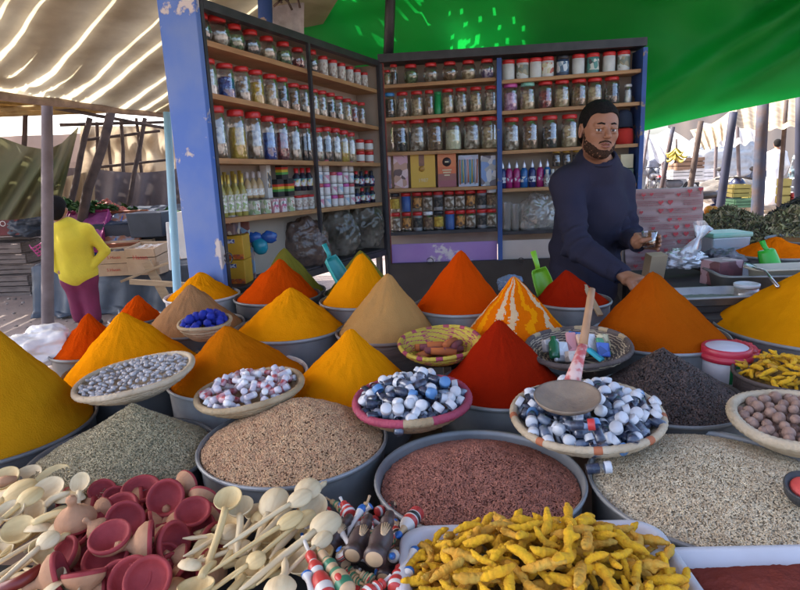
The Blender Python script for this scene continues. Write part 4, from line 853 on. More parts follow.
crate(3, 234, 7.1, (.62, .4, .26), mat('maroon_crate', (.20, .03, .03), .6, (.12, .02, .02), 6), 'dark red crate with white capital lettering at far left', (0, 0, .05), slats=1, text='PELUGO', tcol=m_whp, name='red_crate', inner=m_dark)
bag('cloth_bundle', 'blue grey cloth bundle on the crate stack left of the grey pole', tuple(PY(29, 227, 7.9)), (.25, .2, .15), m_tarp, 5, 'bundle', amp=.3)
bag('straw_sack', 'brown rounded sack behind the blue grey bundle', tuple(PY(33, 206, 8.2)), (.26, .2, .16), mat('sackcloth', (.32, .22, .12), .9, (.2, .13, .07), 8, bump=.4), 6, 'sack', amp=.15)
bag('wood_bin', 'grey brown sack at the left edge behind the red crate', tuple(PY(-12, 208, 8.2)), (.3, .2, .15), m_brown, 9, 'sack', amp=.15)
mb = MB()
root = thing('pink_crate', 'bright pink plastic lattice crate held beside the child and grey pole', 'crate', tuple(PY(44, 250, 6.3)), (.3, -.5, .5)); root.scale = (.6, .6, .6)
for z in (0, .055, .11, .165): b = MB(); b.box((0, -.1, z), (.26, .012, .018)); b.box((-.13, 0, z), (.012, .2, .018)); b.box((.13, 0, z), (.012, .2, .018)); obj('rail', b, m_pinkp, root)
for x in (-.12, -.06, 0, .06, .12): b = MB(); b.box((x, -.1, .083), (.014, .01, .17)); obj('bar', b, m_pinkp, root)
# white sack behind the yellow cones at left
bag('white_sack', 'crumpled white plastic sack between the yellow cones at left', tuple(PZ(36, 347, .95)), (.11, .07, .06), mat('white_sack', (.82, .82, .80), .45, (.7, .7, .7), 8, bump=.3), 31, amp=.5, sc=1.2)

# ---- right: heart paper board, tubs, herbs
m_paper = mat('wrapping_paper', (.40, .28, .26), .7, (.30, .19, .18), 4, 5, 1, .2, 12)
hb = thing('wrapped_board', 'board wrapped in pale paper printed with red hearts, right of the man', 'board', tuple(PY(666, 272, 3.05)))
HY = 3.05
c0 = PY(623, 190, HY); c1 = PY(703.5, 187.5, HY); c2 = PY(702, 272, HY); c3 = PY(626, 276, HY)
def hbp(u, v, off=0.): P = (c0.lerp(c1, u)).lerp(c3.lerp(c2, u), v); return P+Vector((0, -.0015*math.sin(v*11*2*PI)-.004*nz(u*9, v*9)-off, 0))
mb = MB(); Wd = (c1-c0).length; mb.box(tuple((c0+c2)/2+Vector((0, .03, 0))), (Wd*.985, .03, (c0.z-c3.z)*.985)); wpart('board', mb, m_ply, hb)
m_heart = mat('heart_print', (.52, .05, .06), .6); mb = MB(); mb.grid(lambda u, v: tuple(hbp(u, v)), 20, 90)
def heart(mb, c, s, drip):
    pts = []
    for q in range(20):
        a = 2*PI*q/20; x = 16*math.sin(a)**3/17*s; z = (13*math.cos(a)-5*math.cos(2*a)-2*math.cos(3*a)-math.cos(4*a))/17*s; pts.append((c.x+x, c.y, c.z+z))
    mb.add(pts, [tuple(range(20))[::-1]], 1, smooth=False)
    if drip: mb.box((c.x, c.y, c.z-s*1.4), (s*.22, .001, s*.9), 1)
def hpx(px, py): return (px-623)/80.5, (py-190)/84
for i, (px, py, s) in enumerate(((651, 195, .8), (678, 196, .8), (640, 212, .8), (694, 210, .8), (652, 228, .8), (664, 236, .8), (697, 232, .9), (665, 250, .9), (655, 264, .9), (668, 258, .8), (632, 195, 1), (643, 195, 1), (689, 193, 1), (700, 191.5, 1), (660, 203, 1.1), (670, 203, 1.1), (660, 211, 1.1), (670, 211, 1.1), (669, 220, .9), (679, 220, .9), (676, 227.5, 1.1), (687, 227, 1.1), (675, 234.5, 1.1), (686, 234.5, 1.1), (679, 242, .9), (689, 242, .9), (688.5, 246, 1.25), (699.5, 246, 1.25), (692, 254, 1), (675, 263, 1.1), (685.5, 263, 1.1), (641, 257, .9), (650, 256, 1), (637, 250, .9), (633, 264, 1), (645, 268, .8), (659, 268, .8), (700, 262, 1), (657, 250, .8))):
    u, v = hpx(px, py); heart(mb, hbp(u, v, .008), .0135*s, i in (10, 11, 12, 13, 26, 27))
rng = random.Random(1)
for r_ in range(11):
    v = (r_+.55)/11
    for q in range(5):
        u0 = rng.uniform(.02, .85)
        for line in (0, 1, 2):
            for k in range(rng.randint(5, 9)):
                u = u0+k*.028; 
                if u > .97: break
                P = hbp(u, v+line*.022, .007); mb.box(tuple(P), (.017*rng.uniform(.3, 1), .001, .0055*rng.uniform(.4, 1)), 2)
wpart('wrapping_paper', mb, [m_paper, m_heart, mat('faded_print', (.38, .17, .17), .6)], hb)
# tubs with green lids behind, herbs heaps, boxes
tubb = thing('storage_tub', 'pale clear tub with mint green lid right of the heart board', 'tub', tuple(PY(722, 251, 3.0)), (0, 0, .1)); tubb.scale = (.62, .62, .8)
mb = MB(); mb.box((0, 0, .04), (.30, .22, .12), taper=1.08); obj('tub_body', mb, glassy('frosted_tub', (.7, .8, .85), .1, .2, .6, (.55, .66, .74)), tubb, bevel=.012)
mb = MB(); mb.box((0, 0, .11), (.34, .26, .03)); obj('lid', mb, mat('mint_tub_lid', (.12, .42, .32), .4, (.35, .5, .42), 4), tubb, bevel=.01)
def herb(px, py, y, rx, ry, h, cols, label, n=2600, sz=.014, seed=1, base=.0, flat=.35):
    c = PY(px, py, y); rng = np.random.RandomState(seed); mats = cols
    a = rng.uniform(0, 2*PI, n); r = np.sqrt(rng.uniform(0, 1, n)); x = c.x+rx*r*np.cos(a); yy = c.y+ry*r*np.sin(a)
    hh = h*np.clip(1-r, 0, 1)**.8*(1+.25*vnoise(np.stack([x, yy, 0*x], 1), 9, seed)); z = c.z+hh+rng.uniform(-.01, .02, n)
    mb = MB(); mb.lathe([(1, 0), (.75, h*.24), (.5, h*.45), (.25, h*.68), (.0, h*.92)], 28, len(cols)-1, Matrix.Translation(c) @ Matrix.Diagonal((rx, ry, 1, 1)), cap=False)
    for i in range(n):
        s = sz*rng.uniform(.6, 1.6); T = Matrix.Translation((x[i], yy[i], z[i])) @ Euler((rng.uniform(-1.3, 1.3), rng.uniform(-1.3, 1.3), rng.uniform(0, 6))).to_matrix().to_4x4()
        mb.add([(-s, 0, 0), (0, -s*flat, s*.2), (s, 0, 0), (0, s*flat, s*.2)], [(0, 1, 2), (0, 2, 3)], int(rng.randint(0, len(cols))), T, False)
    return tag(obj('herb_heap', mb, cols), label, 'herb heap')
hA = mat('dry_herb', (.38, .34, .16), .9, (.12, .12, .06), 9, island=.4); hB = mat('dry_herb_dark', (.19, .17, .09), .9, (.04, .04, .03), 9, island=.4); hC = mat('dry_herb_pale', (.48, .38, .22), .9, (.2, .16, .1), 9, island=.4); hD = mat('blackish_herb', (.04, .045, .05), .8, (.02, .02, .025), 9, island=.4)
rt = thing('herb_table', 'dark table behind at right carrying the dried herb heaps', 'table', (2.2, 3.6, 0))
mb = MB(); mb.box((2.75, 3.65, .93), (2.6, 1.75, .05)); wpart('tabletop', mb, m_tab, rt)
for x in (1.6, 3.9):
    for y in (2.85, 4.4): mb = MB(); mb.box((x, y, .45), (.07, .07, .9)); wpart('leg', mb, m_tab, rt)
herb(728, 232, 4.0, .30, .30, .16, [hA, hB, hC, hB], 'dark leafy herb heap beside the heart board', seed=2, sz=.022)
herb(752, 243, 3.75, .26, .3, .13, [hC, hA, mat('mauve_herb', (.26, .2, .16), .9, island=.4)], 'smooth grey brown herb heap between two leafy heaps', seed=3, sz=.010, n=3200)
herb(790, 250, 3.3, .46, .4, .22, [hA, hA, hB, hC, hB], 'large olive green herb heap at the right edge', n=5200, seed=4, sz=.016)
herb(812, 222, 4.0, .26, .3, .2, [hD, hB, hD], 'blackish leaf heap at the far right edge', seed=5, sz=.022)

# ================================================================== RIGHT: THE SUNLIT STREET
m_rust = mat('rusty_pole', (.075, .045, .038), .8, (.03, .045, .08), 7, 5, 1.3, .3, 30); m_bpole = mat('dark_blue_pole', (.025, .028, .06), .7, (.015, .015, .03), 8)
for i, (a, b_, c, d, y, r, m, l) in enumerate(((673, 127, 661, 190, 6.4, .027, m_rust, 'thin brown pole carrying the bananas'), (701, 121, 690, 190, 6.2, .034, m_pole, 'dark brown leaning pole right of the bananas'), (733.5, 112, 720, 208, 5.8, .045, m_bpole, 'dark blue leaning pole right of the parked motorcycle'), (763, 104, 757, 216, 5.6, .062, m_rust, 'thickest rusty square pole left of the white-robed man'), (786.5, 100, 780, 190, 8.5, .035, m_pole, 'thin pole just right of the white-robed man'), (800, 96, 799, 215, 5.6, .045, m_bpole, 'blue pole at the right edge of the picture'), (649, 130, 640, 185, 8.5, .02, m_poleg, 'slim pale pole beside the wall cabinet end'), (737, 118, 739, 178, 12, .04, m_poleg, 'far pale pole between the blue and rusty poles'), (641, 135, 634, 190, 4.9, .03, m_poleg, 'grey post directly beside the wall cabinet'), (662, 140, 664, 185, 13, .045, m_poleg, 'far pole behind the bananas'), (717, 125, 715, 180, 13.5, .04, m_poleg, 'far pole behind the dark motorcycle'))):
    gpole(a, b_, c, d, y, r, m, l, name='awning_pole')
m_awn = mat('striped_awning', (.46, .38, .26), .9, (.30, .23, .15), 2.2, 5, 1.5, .3, 8, trans=.3, stretch=(1, 1, 6)); m_wht = mat('white_sheet', (.50, .51, .53), .8, (.36, .37, .40), 2, 4, 1, .2, 6, trans=.35)
def awn(name, pts, y0, y1, m, label, n=26, wav=.06, cat='awning'):
    # pts: four photo pixels (top left, top right, bottom right, bottom left); far edge at y1, near edge at y0
    A = PY(*pts[0], y1); Bq = PY(*pts[1], y1); C_ = PY(*pts[2], y0); D = PY(*pts[3], y0)
    def f(u, v):
        P = A.lerp(Bq, u).lerp(D.lerp(C_, u), v); return (P.x, P.y, P.z-wav*math.sin(PI*u)*1.2+wav*.5*math.sin(u*34)*math.sin(PI*v*.8))
    return cloth(name, f, m, label, cat, n*2, 14)
awn('awning', [(690, 130), (738, 104), (735, 126), (700, 148)], 7.5, 11, m_awn, 'brown reed awning hanging between the two dark poles', wav=.08)
awn('awning', [(728, 98), (806, 90), (806, 124), (732, 126)], 8.0, 12, m_awn, 'tan slatted awning above the white-robed man', wav=.05)
awn('awning', [(640, 130), (668, 128), (702, 152), (640, 156)], 9, 13, m_wht, 'white sheet awning behind the bananas', wav=.1)
awn('awning', [(700, 122), (760, 118), (764, 138), (704, 140)], 11, 16, m_wht, 'far white awning behind the leaning blue pole', wav=.1)
def wallc(x0, x1, y, z0, z1, m, name, label, cat, f=.2):
    return cloth(name, lambda u, v: (x0+(x1-x0)*u, y+f*math.sin(u*23+v*2)+.1*math.sin(u*51), z0+(z1-z0)*v), m, label, cat, 90, 12)
wallc(3.5, 12.5, 24, .0, 2.0, mat('far_sheets', (.30, .33, .38), .9, (.52, .50, .47), .9, 6, 2.2), 'sheet_wall', 'long wall of white sheets far across the street', 'sheet wall')
wallc(12, 22, 27, .0, 3.2, mat('sand_wall', (.36, .31, .25), .9, (.36, .3, .24), 2), 'far_wall', 'sandy wall far across the street at right', 'wall', .05)
wallc(-20, -6, 17, .0, 2.7, mat('mud_wall', (.38, .27, .20), .9, (.26, .18, .13), 2), 'far_wall', 'mud wall beyond the left market stalls', 'wall', .05)
wallc(-8, 4, 15, .0, 1.9, mat('mud_wall2', (.40, .30, .22), .9, (.26, .18, .13), 2), 'far_wall', 'mud wall behind the spice cabinets', 'wall', .05)
# stall clutter across the street
rng = random.Random(31)
def heapthing(px, py, y, r, m, name, label, cat, seed): return bag(name, label, tuple(PY(px, py, y)), r, m, seed, cat, amp=.25)
cols_c = {'yellow': (.42, .34, .08), 'green': (.08, .20, .10), 'blue': (.06, .14, .4), 'brown': (.30, .18, .11), 'red': (.5, .07, .06), 'white': (.7, .7, .7), 'orange': (.62, .25, .04)}
for i, (px, py, y, d, cn, l) in enumerate(((738, 197, 9.5, (.24, .3, .20), 'yellow', 'yellow plastic crate behind the leaning blue pole'), (750, 199, 10, (.14, .3, .18), 'yellow', 'yellow plastic crate touching the rusty pole'), (742, 207, 9.2, (.36, .3, .13), 'green', 'green crate in front of the yellow crates'), (685, 170, 13, (.6, .4, .26), 'brown', 'brown carton, upper of two behind the bananas pole'), (685, 179, 13, (.62, .4, .22), 'white', 'white carton under the brown one behind the bananas pole'), (782, 204, 9.8, (.13, .2, .42), 'yellow', 'tall yellow canister right of the white-robed man'), (797, 205, 9.8, (.3, .3, .2), 'red', 'red crate at the right edge below seated man'), (703, 180, 17, (.7, .4, .3), 'white', 'white box between dark pole and motorcycle'), (675, 176, 21, (.9, .4, .35), 'white', 'white box low behind the bananas pole'))):
    P = PY(px, py, y); root = thing('market_crate', l, 'crate', tuple(P), (0, 0, rng.uniform(-.2, .2))); mm = mat('crate_'+cn, cols_c[cn], .5, tuple(q*.7 for q in cols_c[cn]), 6)
    for k in range(3): b = MB(); z = (k+.5)*d[2]/3; b.box((0, -d[1]/2, z), (d[0], .02, d[2]/3*.8)); b.box((0, d[1]/2, z), (d[0], .02, d[2]/3*.8)); b.box((-d[0]/2, 0, z), (.02, d[1]-.03, d[2]/3*.8)); b.box((d[0]/2, 0, z), (.02, d[1]-.03, d[2]/3*.8)); obj('slat_band', b, mm, root)
    b = MB(); b.box((0, 0, d[2]*.45), (d[0]*.93, d[1]*.9, d[2]*.88)); obj('contents', b, mat('crate_in_'+cn, tuple(q*.5 for q in cols_c[cn]), .8), root)
    b = MB()
tst = thing('street_stall', 'low stall counter far across the sunny street carrying crates', 'stall', (6.1, 10.2, 0)); mb = MB(); mb.box((6.15, 10.1, .52), (1.3, 1.0, .04)); wpart('counter', mb, m_wood, tst)
for x in (5.6, 6.7):
    for y in (9.7, 10.5): mb = MB(); mb.box((x, y, .25), (.06, .06, .5)); wpart('leg', mb, m_oldwood, tst)
# oranges behind the heart board
fr = mat('orange_fruit', (.75, .27, .02), .5, (.65, .20, .01), 20)
k0 = obj('orange', MB().ball((0, 0, 0), .035, 12, 8), fr); tag(k0, 'orange', 'orange'); K_ = Kind(k0)
for i, (px, py) in enumerate(((706, 216), (711, 213), (716, 215), (709, 208.5), (714, 209), (721, 213))): P = PY(px, py+2, 4.2); K_.place(tuple(P), (0, 0, i), f'orange on a small pile by the herbs, {ORD[i]} from the heart board', 'oranges beside the heart board')
mb = MB(); mb.box((0, 0, -.02), (.22, .2, .14)); b = obj('fruit_box', mb, mat('crate_red2', (.5, .12, .10), .6), bevel=.005); b.location = PY(713, 225, 4.2); tag(b, 'reddish box under the oranges behind heart board', 'box')
# bananas
bn = thing('banana_bunch', 'bunch of yellow bananas hanging on the thin brown pole', 'bananas', tuple(PY(676, 145, 6.2)))
mby = mat('banana_skin', (.55, .42, .04), .5, (.30, .25, .05), 14)
bn.scale = (.72, .72, .72)
for i in range(11):
    a = i*2.4; r = .06+.012*(i % 3); zz = -.03-.012*i; mb = MB()
    pts = [(math.cos(a)*r*k*(1.2-.25*k)*1.3, math.sin(a)*r*k*1.1, zz+.05*(k-1)**2-.05-.03*k) for k in (0, .5, 1, 1.5, 2)]; mb.tube(pts, [.006, .017, .019, .016, .005], 7); obj('banana', mb, mby, bn)
mb = MB(); mb.tube([(0, 0, .08), (.01, 0, -.05), (0, 0, -.25)], .012, 6); obj('stalk', mb, m_pole, bn)
# motorcycles
m_tyre = mat('tyre', (.025, .025, .028), .8); m_chr = mat('chrome', (.5, .5, .52), .25, metal=.9, nscale=0)
def moto(loc, rz, body, label, tail=None, s=1.0):
    root = thing('motorcycle', label, 'motorcycle', loc, (0, 0, rz), 'parked motorcycles'); root.scale = (s, s, s)
    for x in (-.62, .62):
        b = MB(); b.lathe([(.22, -.045), (.27, -.05), (.30, -.02), (.30, .02), (.27, .05), (.22, .045), (.22, -.045)], 24, M=Matrix.Translation((x, 0, .30)) @ Matrix.Rotation(PI/2, 4, 'X'), cap=False); wo_ = obj('wheel', b, m_tyre, root)
        b = MB(); b.lathe([(.0, .02), (.05, .03), (.21, .02), (.22, 0), (.21, -.02), (.05, -.03), (0, -.02)], 16, M=Matrix.Translation((x, 0, .30)) @ Matrix.Rotation(PI/2, 4, 'X'), cap=False); obj('rim', b, m_chr, wo_)
    b = MB(); b.ball((.12, 0, .74), (.24, .13, .14), 16, 10); b.ball((-.05, 0, .48), (.30, .12, .17), 14, 8); obj('body', b, body, root)
    b = MB(); b.ball((-.33, 0, .80), (.34, .12, .07), 16, 8); obj('saddle', b, m_dark, root)
    b = MB(); b.ball((.50, 0, .86), (.14, .15, .20), 14, 10); obj('fairing', b, body, root)
    b = MB(); b.ball((.60, 0, .92), (.06, .08, .07), 12, 8); obj('headlight', b, m_chr, root)
    b = MB(); b.tube([(.40, -.34, 1.03), (.44, -.12, 1.06), (.44, .12, 1.06), (.40, .34, 1.03)], .016, 8); obj('handlebar', b, m_dark, root)
    for s_ in (-1, 1):
        b = MB(); b.tube([(.47, s_*.07, 1.02), (.62, s_*.07, .30)], .02, 8); obj('fork', b, m_chr, root)
        b = MB(); b.ball((.42, s_*.30, 1.20), (.02, .06, .04), 10, 6); b.tube([(.42, s_*.26, 1.05), (.42, s_*.3, 1.18)], .006, 5); obj('mirror', b, m_dark, root)
    b = MB(); b.ball((-.62, 0, .72), (.18, .09, .07), 12, 8); obj('mudguard', b, body, root)
    b = MB(); b.ball((-.72, 0, .76), (.05, .07, .05), 10, 6); obj('tail_light', b, tail or mat('tail_red', (.6, .02, .02), .3), root)
    return root
moto(tuple(PZ(653, 199, 0)), rad(80), mat('black_moto', (.03, .03, .04), .3), 'black motorcycle with red tail light parked left of the bananas', s=1)
q = PZ(715, 241, 0.0); moto((q.x, q.y, 0), rad(28), mat('navy_moto', (.02, .035, .10), .25, (.02, .02, .05), 5), 'dark blue motorcycle standing behind the dark leaning poles')
m3 = PZ(735, 205, 0); moto((m3.x, m3.y+4, 0), rad(150), mat('grey_moto', (.12, .13, .16), .4), 'grey motorcycle far off left of the rusty pole')
# small far stall on the right with vegetables
for i, (px, py, y, r, mname, c, l) in enumerate(((727, 192, 11, (.5, .4, .25), 'sackw', (.6, .56, .5), 'white sack behind the dark blue motorcycle'), (742, 172, 19, (.8, .4, .35), 'sackb', (.12, .16, .24), 'blue bundle far behind the yellow crates'), (768, 226, 6.3, (.6, .3, .07), 'navyc', (.04, .06, .12), 'dark blue cloth roll on the edge behind the herbs'), (700, 162, 22, (.9, .5, .5), 'sackp', (.5, .42, .38), 'pale bundle far behind the dark brown pole'), (650, 162, 23.2, (1.2, .5, .6), 'sackg', (.3, .3, .32), 'grey bundle far left across the street'), (722, 160, 19, (1.2, .5, .8), 'sackc', (.45, .48, .5), 'pale heap of goods far down the street'))):
    heapthing(px, py, y, r, mat(mname, c, .8, tuple(v*.6 for v in c), 5, bump=.4), 'goods_bundle', l, 'bundle', 50+i)

# ================================================================== SPICES
def powder_mat(name, a, b=None, n=45): 
    if b is None: b = tuple(c*.78 for c in a)
    m = mat(name, a, 1.0, b, 7, 6, .8, .35, 260, spec=.0); return m
P_TUR = powder_mat('turmeric_powder', (.78, .275, .004), (.70, .235, .003)); P_YEL = powder_mat('yellow_powder', (.66, .25, .004), (.57, .21, .003)); P_YOL = powder_mat('dark_yellow_powder', (.54, .245, .008), (.44, .19, .006))
P_BRO = powder_mat('brown_orange_powder', (.52, .145, .004), (.43, .11, .003)); P_TAN = powder_mat('tan_powder', (.46, .25, .085), (.38, .20, .065)); P_BRN = powder_mat('cinnamon_powder', (.38, .20, .09), (.28, .14, .06))
P_ORR = powder_mat('orange_red_powder', (.58, .065, .003), (.48, .05, .002)); P_RED = powder_mat('red_powder', (.31, .016, .004), (.24, .012, .003)); P_ORA = powder_mat('orange_powder', (.70, .15, .003), (.58, .11, .003)); P_OLI = powder_mat('olive_powder', (.22, .19, .03), (.16, .14, .02))
P_CRE = powder_mat('cream_powder_stripe', (.62, .47, .30), (.52, .36, .2)); P_PAP = powder_mat('paprika_brown_powder', (.36, .085, .012), (.27, .055, .008)); P_ORM = powder_mat('rust_powder', (.37, .078, .004), (.30, .058, .003))
def basin(c, r, zr, h, m=None, label='', wall=.004):
    m = m or m_galv; mb = MB(); fl = .93
    prof = [(0, -h), (r*fl, -h), (r*(fl+.03), -h+.01), (r*.985, -.012), (r, -.008)]
    prof += [(r+.004, -.006), (r+.006, 0), (r+.003, .005), (r-.001, .003), (r-.004, -.006), (r*fl-.004, -h+.012), (0, -h+.01)]
    mb.lathe(prof, 72, cap=False, fn=lambda rr, z, a: (rr*(1+.006*math.sin(2*a+c[0]*9)), z)); b = obj('metal_basin', mb, m); b.location = (c[0], c[1], zr); tag(b, label, 'basin'); return b
def powder(c, r, zr, apex, m, label, mats=None, seg=150, rings=56, k=1.0, seed=0, sharp=1.0, flutes=.006):
    """a patted cone of powder filling a basin of radius r up to the rim zr, its tip at apex"""
    cx, cy = c[0], c[1]; H = apex[2]-zr+.01; dx, dy = apex[0]-cx, apex[1]-cy; v = []; f = []; ms = []; rg = random.Random(seed+17)
    ph = [rg.uniform(0, 6.28) for _ in range(8)]
    for i in range(rings+1):
        q = i/rings; 
        for j in range(seg):
            a = 2*PI*j/seg; ca, sa = math.cos(a), math.sin(a)
            h = H*((1-q)**(k))
            tip = math.exp(-(q/.05)**2)*H*.035; h -= tip
            rip = flutes*(.45*math.sin(3*a+ph[0]+1.2*q)+2.2*nz(ca*3, sa*3, seed*2.3+q*.8)+1.3*nz(ca*9, sa*9, seed*1.3+q*1.5))*math.sin(PI*min(1, q*1.15))**.8*.32
            n1 = nz(ca*q*3+seed, sa*q*3, q*2, 1.)*.010*math.sin(PI*q)**.7; n2 = nz(ca*q*r*2, sa*q*r*2, seed*3.1, 26.)*.0028+nz(ca*q*r, sa*q*r, seed*1.7, 160.)*.0014
            rr = r*q*(1+.025*nz(ca*1.5, sa*1.5, seed)*q); lip = 0
            if q > .93: h = H*((1-.93)**k)*(1-(q-.93)/.07)*1.0
            v.append((cx+dx*(1-q)+ca*rr, cy+dy*(1-q)+sa*rr, zr-.006+max(h+rip*q**.3+n1+n2, -.002)))
    for i in range(rings):
        for j in range(seg):
            jj = (j+1) % seg; f.append((i*seg+j, (i+1)*seg+j, (i+1)*seg+jj, i*seg+jj))
            if mats:
                a = 2*PI*j/seg+.26*nz(i*.10, j*.02, seed)+.10*nz(i*.5, j*.4, seed); ms.append(mats(a, i/rings))
            else: ms.append(0)
    mb = MB(); mb.add(v, f, ms); b = obj('spice_cone', mb, m); return tag(b, label, 'spice cone')
# name, left px, right px, rim row py, tip px, rim height, material, basin material, radius factor, labels
CONES = [
 ('A', (-1.09, 1.48), .25, (-8, 326), .87, P_YOL, m_galvd, 'dark yellow spice cone cut by the left picture edge', 'wide dull basin at the left picture edge'),
 ('N', (58, 192, 374), .212, (122, 311), .90, P_TUR, m_galvd, 'broad golden yellow cone behind the basket of white seeds', 'dark basin under the broad golden cone at left'),
 ('H', (290, 412, 388), .186, (350, 328), .88, P_TUR, m_galv, 'bright yellow cone between the candy basket and pink-rimmed basket', 'metal basin behind the brown seed basin'),
 ('I', (176, 303, 375), .202, (225, 325), .90, P_BRO, m_tub, 'brownish orange cone behind the basket of red and white tubes', 'pale-rimmed basin under the brownish orange cone'),
 ('G', (440, 565, 385), .176, (499, 318), .89, P_RED, m_galv, 'deep red cone in the middle between both vial baskets', 'basin under the deep red middle cone'),
 ('J', (238, 343, 327), .196, (290, 287), .95, P_TUR, m_galv, 'yellow cone in a shiny deep basin left of the tan cone', 'shiny deep basin showing its side under a yellow cone'),
 ('K', (338, 437, 330), .172, (388, 272), .95, P_TAN, m_oldwood, 'pale tan powder cone left of the basket of orange sticks', 'brownish basin under the tan cone'),
 ('L', (228, 322, 297), .17, (280, 258), 1.0, P_ORR, m_galvd, 'orange red cone in front of the olive one by the left cabinet', 'dull basin under the orange red cone at left'),
 ('M', (142, 248, 325), .18, (190, 284), .95, P_BRN, m_galvd, 'cinnamon brown cone behind the basket of blue lumps', 'dull basin under the cinnamon brown cone'),
 ('O', (55, 125, 350), .12, (88, 313), .93, P_ORR, m_galvd, 'small orange red cone, left of two near the child', 'small basin under the left orange red cone'),
 ('P', (112, 162, 318), .10, (138, 295), .95, P_ORR, m_galvd, 'smallest orange red cone behind the broad golden cone', 'smallest basin behind the golden cone'),
 ('Q', (155, 242, 300), .15, (200, 272), 1.0, P_TUR, m_tub, 'sunlit yellow cone in front of the blue cabinet panel', 'pale basin under the sunlit yellow cone'),
 ('S', (320, 400, 300), .15, (362, 252), 1.0, P_TUR, m_galv, 'tall yellow cone in front of the right olive cone', 'basin under the tall yellow rear cone'),
 ('T', (418, 503, 305), .165, (461, 249), 1.0, P_ORR, m_galv, 'tall orange red cone at centre rear below the wall shelves', 'basin under the centre rear orange red cone'),
 ('V', (532, 612, 300), .135, (566, 270), 1.0, P_RED, m_galv, 'low red cone in front of the man', 'basin under the low red cone'),
 ('W', (590, 728, 335), .205, (653, 270), .94, P_ORM, m_galv, 'large rust orange cone in front of the heart board', 'basin under the large rust orange cone'),
 ('X', (716, 930, 325), .32, (822, 262), .93, P_YEL, m_galv, 'huge yellow cone cut by the right picture edge', 'wide shiny basin at the right picture edge'),
]
for i, (k, pos, r, tip, zr, m, bm, l, bl) in enumerate(CONES):
    if len(pos) == 3: a = PZ(pos[0], pos[2], zr); b_ = PZ(pos[1], pos[2], zr); c = (a+b_)/2; c = (c.x, c.y)
    else: c = pos
    if k == 'N': c = (c[0]+.01, c[1]+.06)
    if k == 'Q': c = (c[0]-.01, c[1]+.09)
    if k == 'L': c = (c[0]+.01, c[1]+.02)
    ap = PY(tip[0], tip[1], c[1]); h = .14 if zr < .93 else (.13 if zr < .98 else .17)
    basin(c, r, zr, min(h, zr-.725 if zr < .93 else .128 if zr < .98 else .175), bm, bl)
    powder(c, r-.006, zr, ap, m, l, seed=i, k=.97 if k not in 'VO' else 1.0)
# the olive cones behind
for i, (tip, y, r, l) in enumerate((((282, 247), 2.56, .16, 'olive green cone behind the orange red cone at left'), ((360, 249.5), 2.47, .16, 'olive green cone behind the tall yellow cone'))):
    ap = PY(tip[0]-(0 if i else -2), tip[1], y); c = (ap.x, ap.y); basin(c, r, .985, .15, m_galvd, f'dull basin under the {("left", "right")[i]} olive cone'); powder(c, r-.006, .985, ap, P_OLI, l, seed=30+i)
# striped cone
a = PZ(465, 335, .95); b_ = PZ(563, 335, .95); c = ((a.x+b_.x)/2+.012, (a.y+b_.y)/2); ap = PY(514, 275, c[1]); basin(c, .178, .95, .125, m_galv, 'basin under the striped cone')
def stripes(a, q):
    a = (a-1.5*PI+.42) % (2*PI); seq = [(.20, 1), (.34, 2), (.24, 0), (.36, 2), (.24, 1), (.34, 2), (.22, 0), (.42, 3)]
    a = a % 2.36
    for w_, m_ in seq:
        if a < w_: return m_
        a -= w_
    return 0
powder(c, .172, .95, ap, [P_TUR, P_CRE, P_ORA, P_BRO], 'striped cone of yellow, cream and orange powder left of the red one', mats=stripes, seed=77, flutes=.004)
# rear orange cone at right with box trays
ap = PY(776, 237, 2.75); c = (ap.x, ap.y); powder((c[0], c[1]), .185, 1.03, ap, P_ORA, 'bright orange cone with a green scoop at the right rear', seed=41); basin(c, .19, 1.03, .085, m_galvd, 'basin under the bright orange rear cone')
ap = PY(806, 243, 2.95); powder((ap.x, ap.y), .17, 1.06, ap, powder_mat('dark_brown_powder', (.26, .12, .05)), 'brown cone behind the orange one at right edge', seed=42); basin((ap.x, ap.y), .175, 1.06, .1, m_galvd, 'basin under the brown cone at right edge')
rt2 = thing('side_display_table', 'dark side table at right carrying trays, tubs and the rear orange cone', 'table', (1.75, 2.6, 0))
mb = MB(); mb.box((1.80, 2.45, .925), (1.5, .95, .035)); wpart('tabletop', mb, m_tab, rt2)
for x in (1.12, 2.45):
    for y in (2.05, 2.86): mb = MB(); mb.box((x, y, .452), (.05, .05, .904)); wpart('leg', mb, m_tab, rt2)

# ---- seed heaps: grains as real little bodies
def grain_mesh(kind):
    if kind == 'oct': v = np.array([(1, 0, 0), (-1, 0, 0), (0, 1, 0), (0, -1, 0), (0, 0, 1), (0, 0, -1)], float); f = [(0, 2, 4), (2, 1, 4), (1, 3, 4), (3, 0, 4), (2, 0, 5), (1, 2, 5), (3, 1, 5), (0, 3, 5)]
    else:
        p = (1+5**.5)/2; v = np.array([(-1, p, 0), (1, p, 0), (-1, -p, 0), (1, -p, 0), (0, -1, p), (0, 1, p), (0, -1, -p), (0, 1, -p), (p, 0, -1), (p, 0, 1), (-p, 0, -1), (-p, 0, 1)], float)/1.9
        f = [(0, 11, 5), (0, 5, 1), (0, 1, 7), (0, 7, 10), (0, 10, 11), (1, 5, 9), (5, 11, 4), (11, 10, 2), (10, 7, 6), (7, 1, 8), (3, 9, 4), (3, 4, 2), (3, 2, 6), (3, 6, 8), (3, 8, 9), (4, 9, 5), (2, 4, 11), (6, 2, 10), (8, 6, 7), (9, 8, 1)]
    return v, np.array(f)
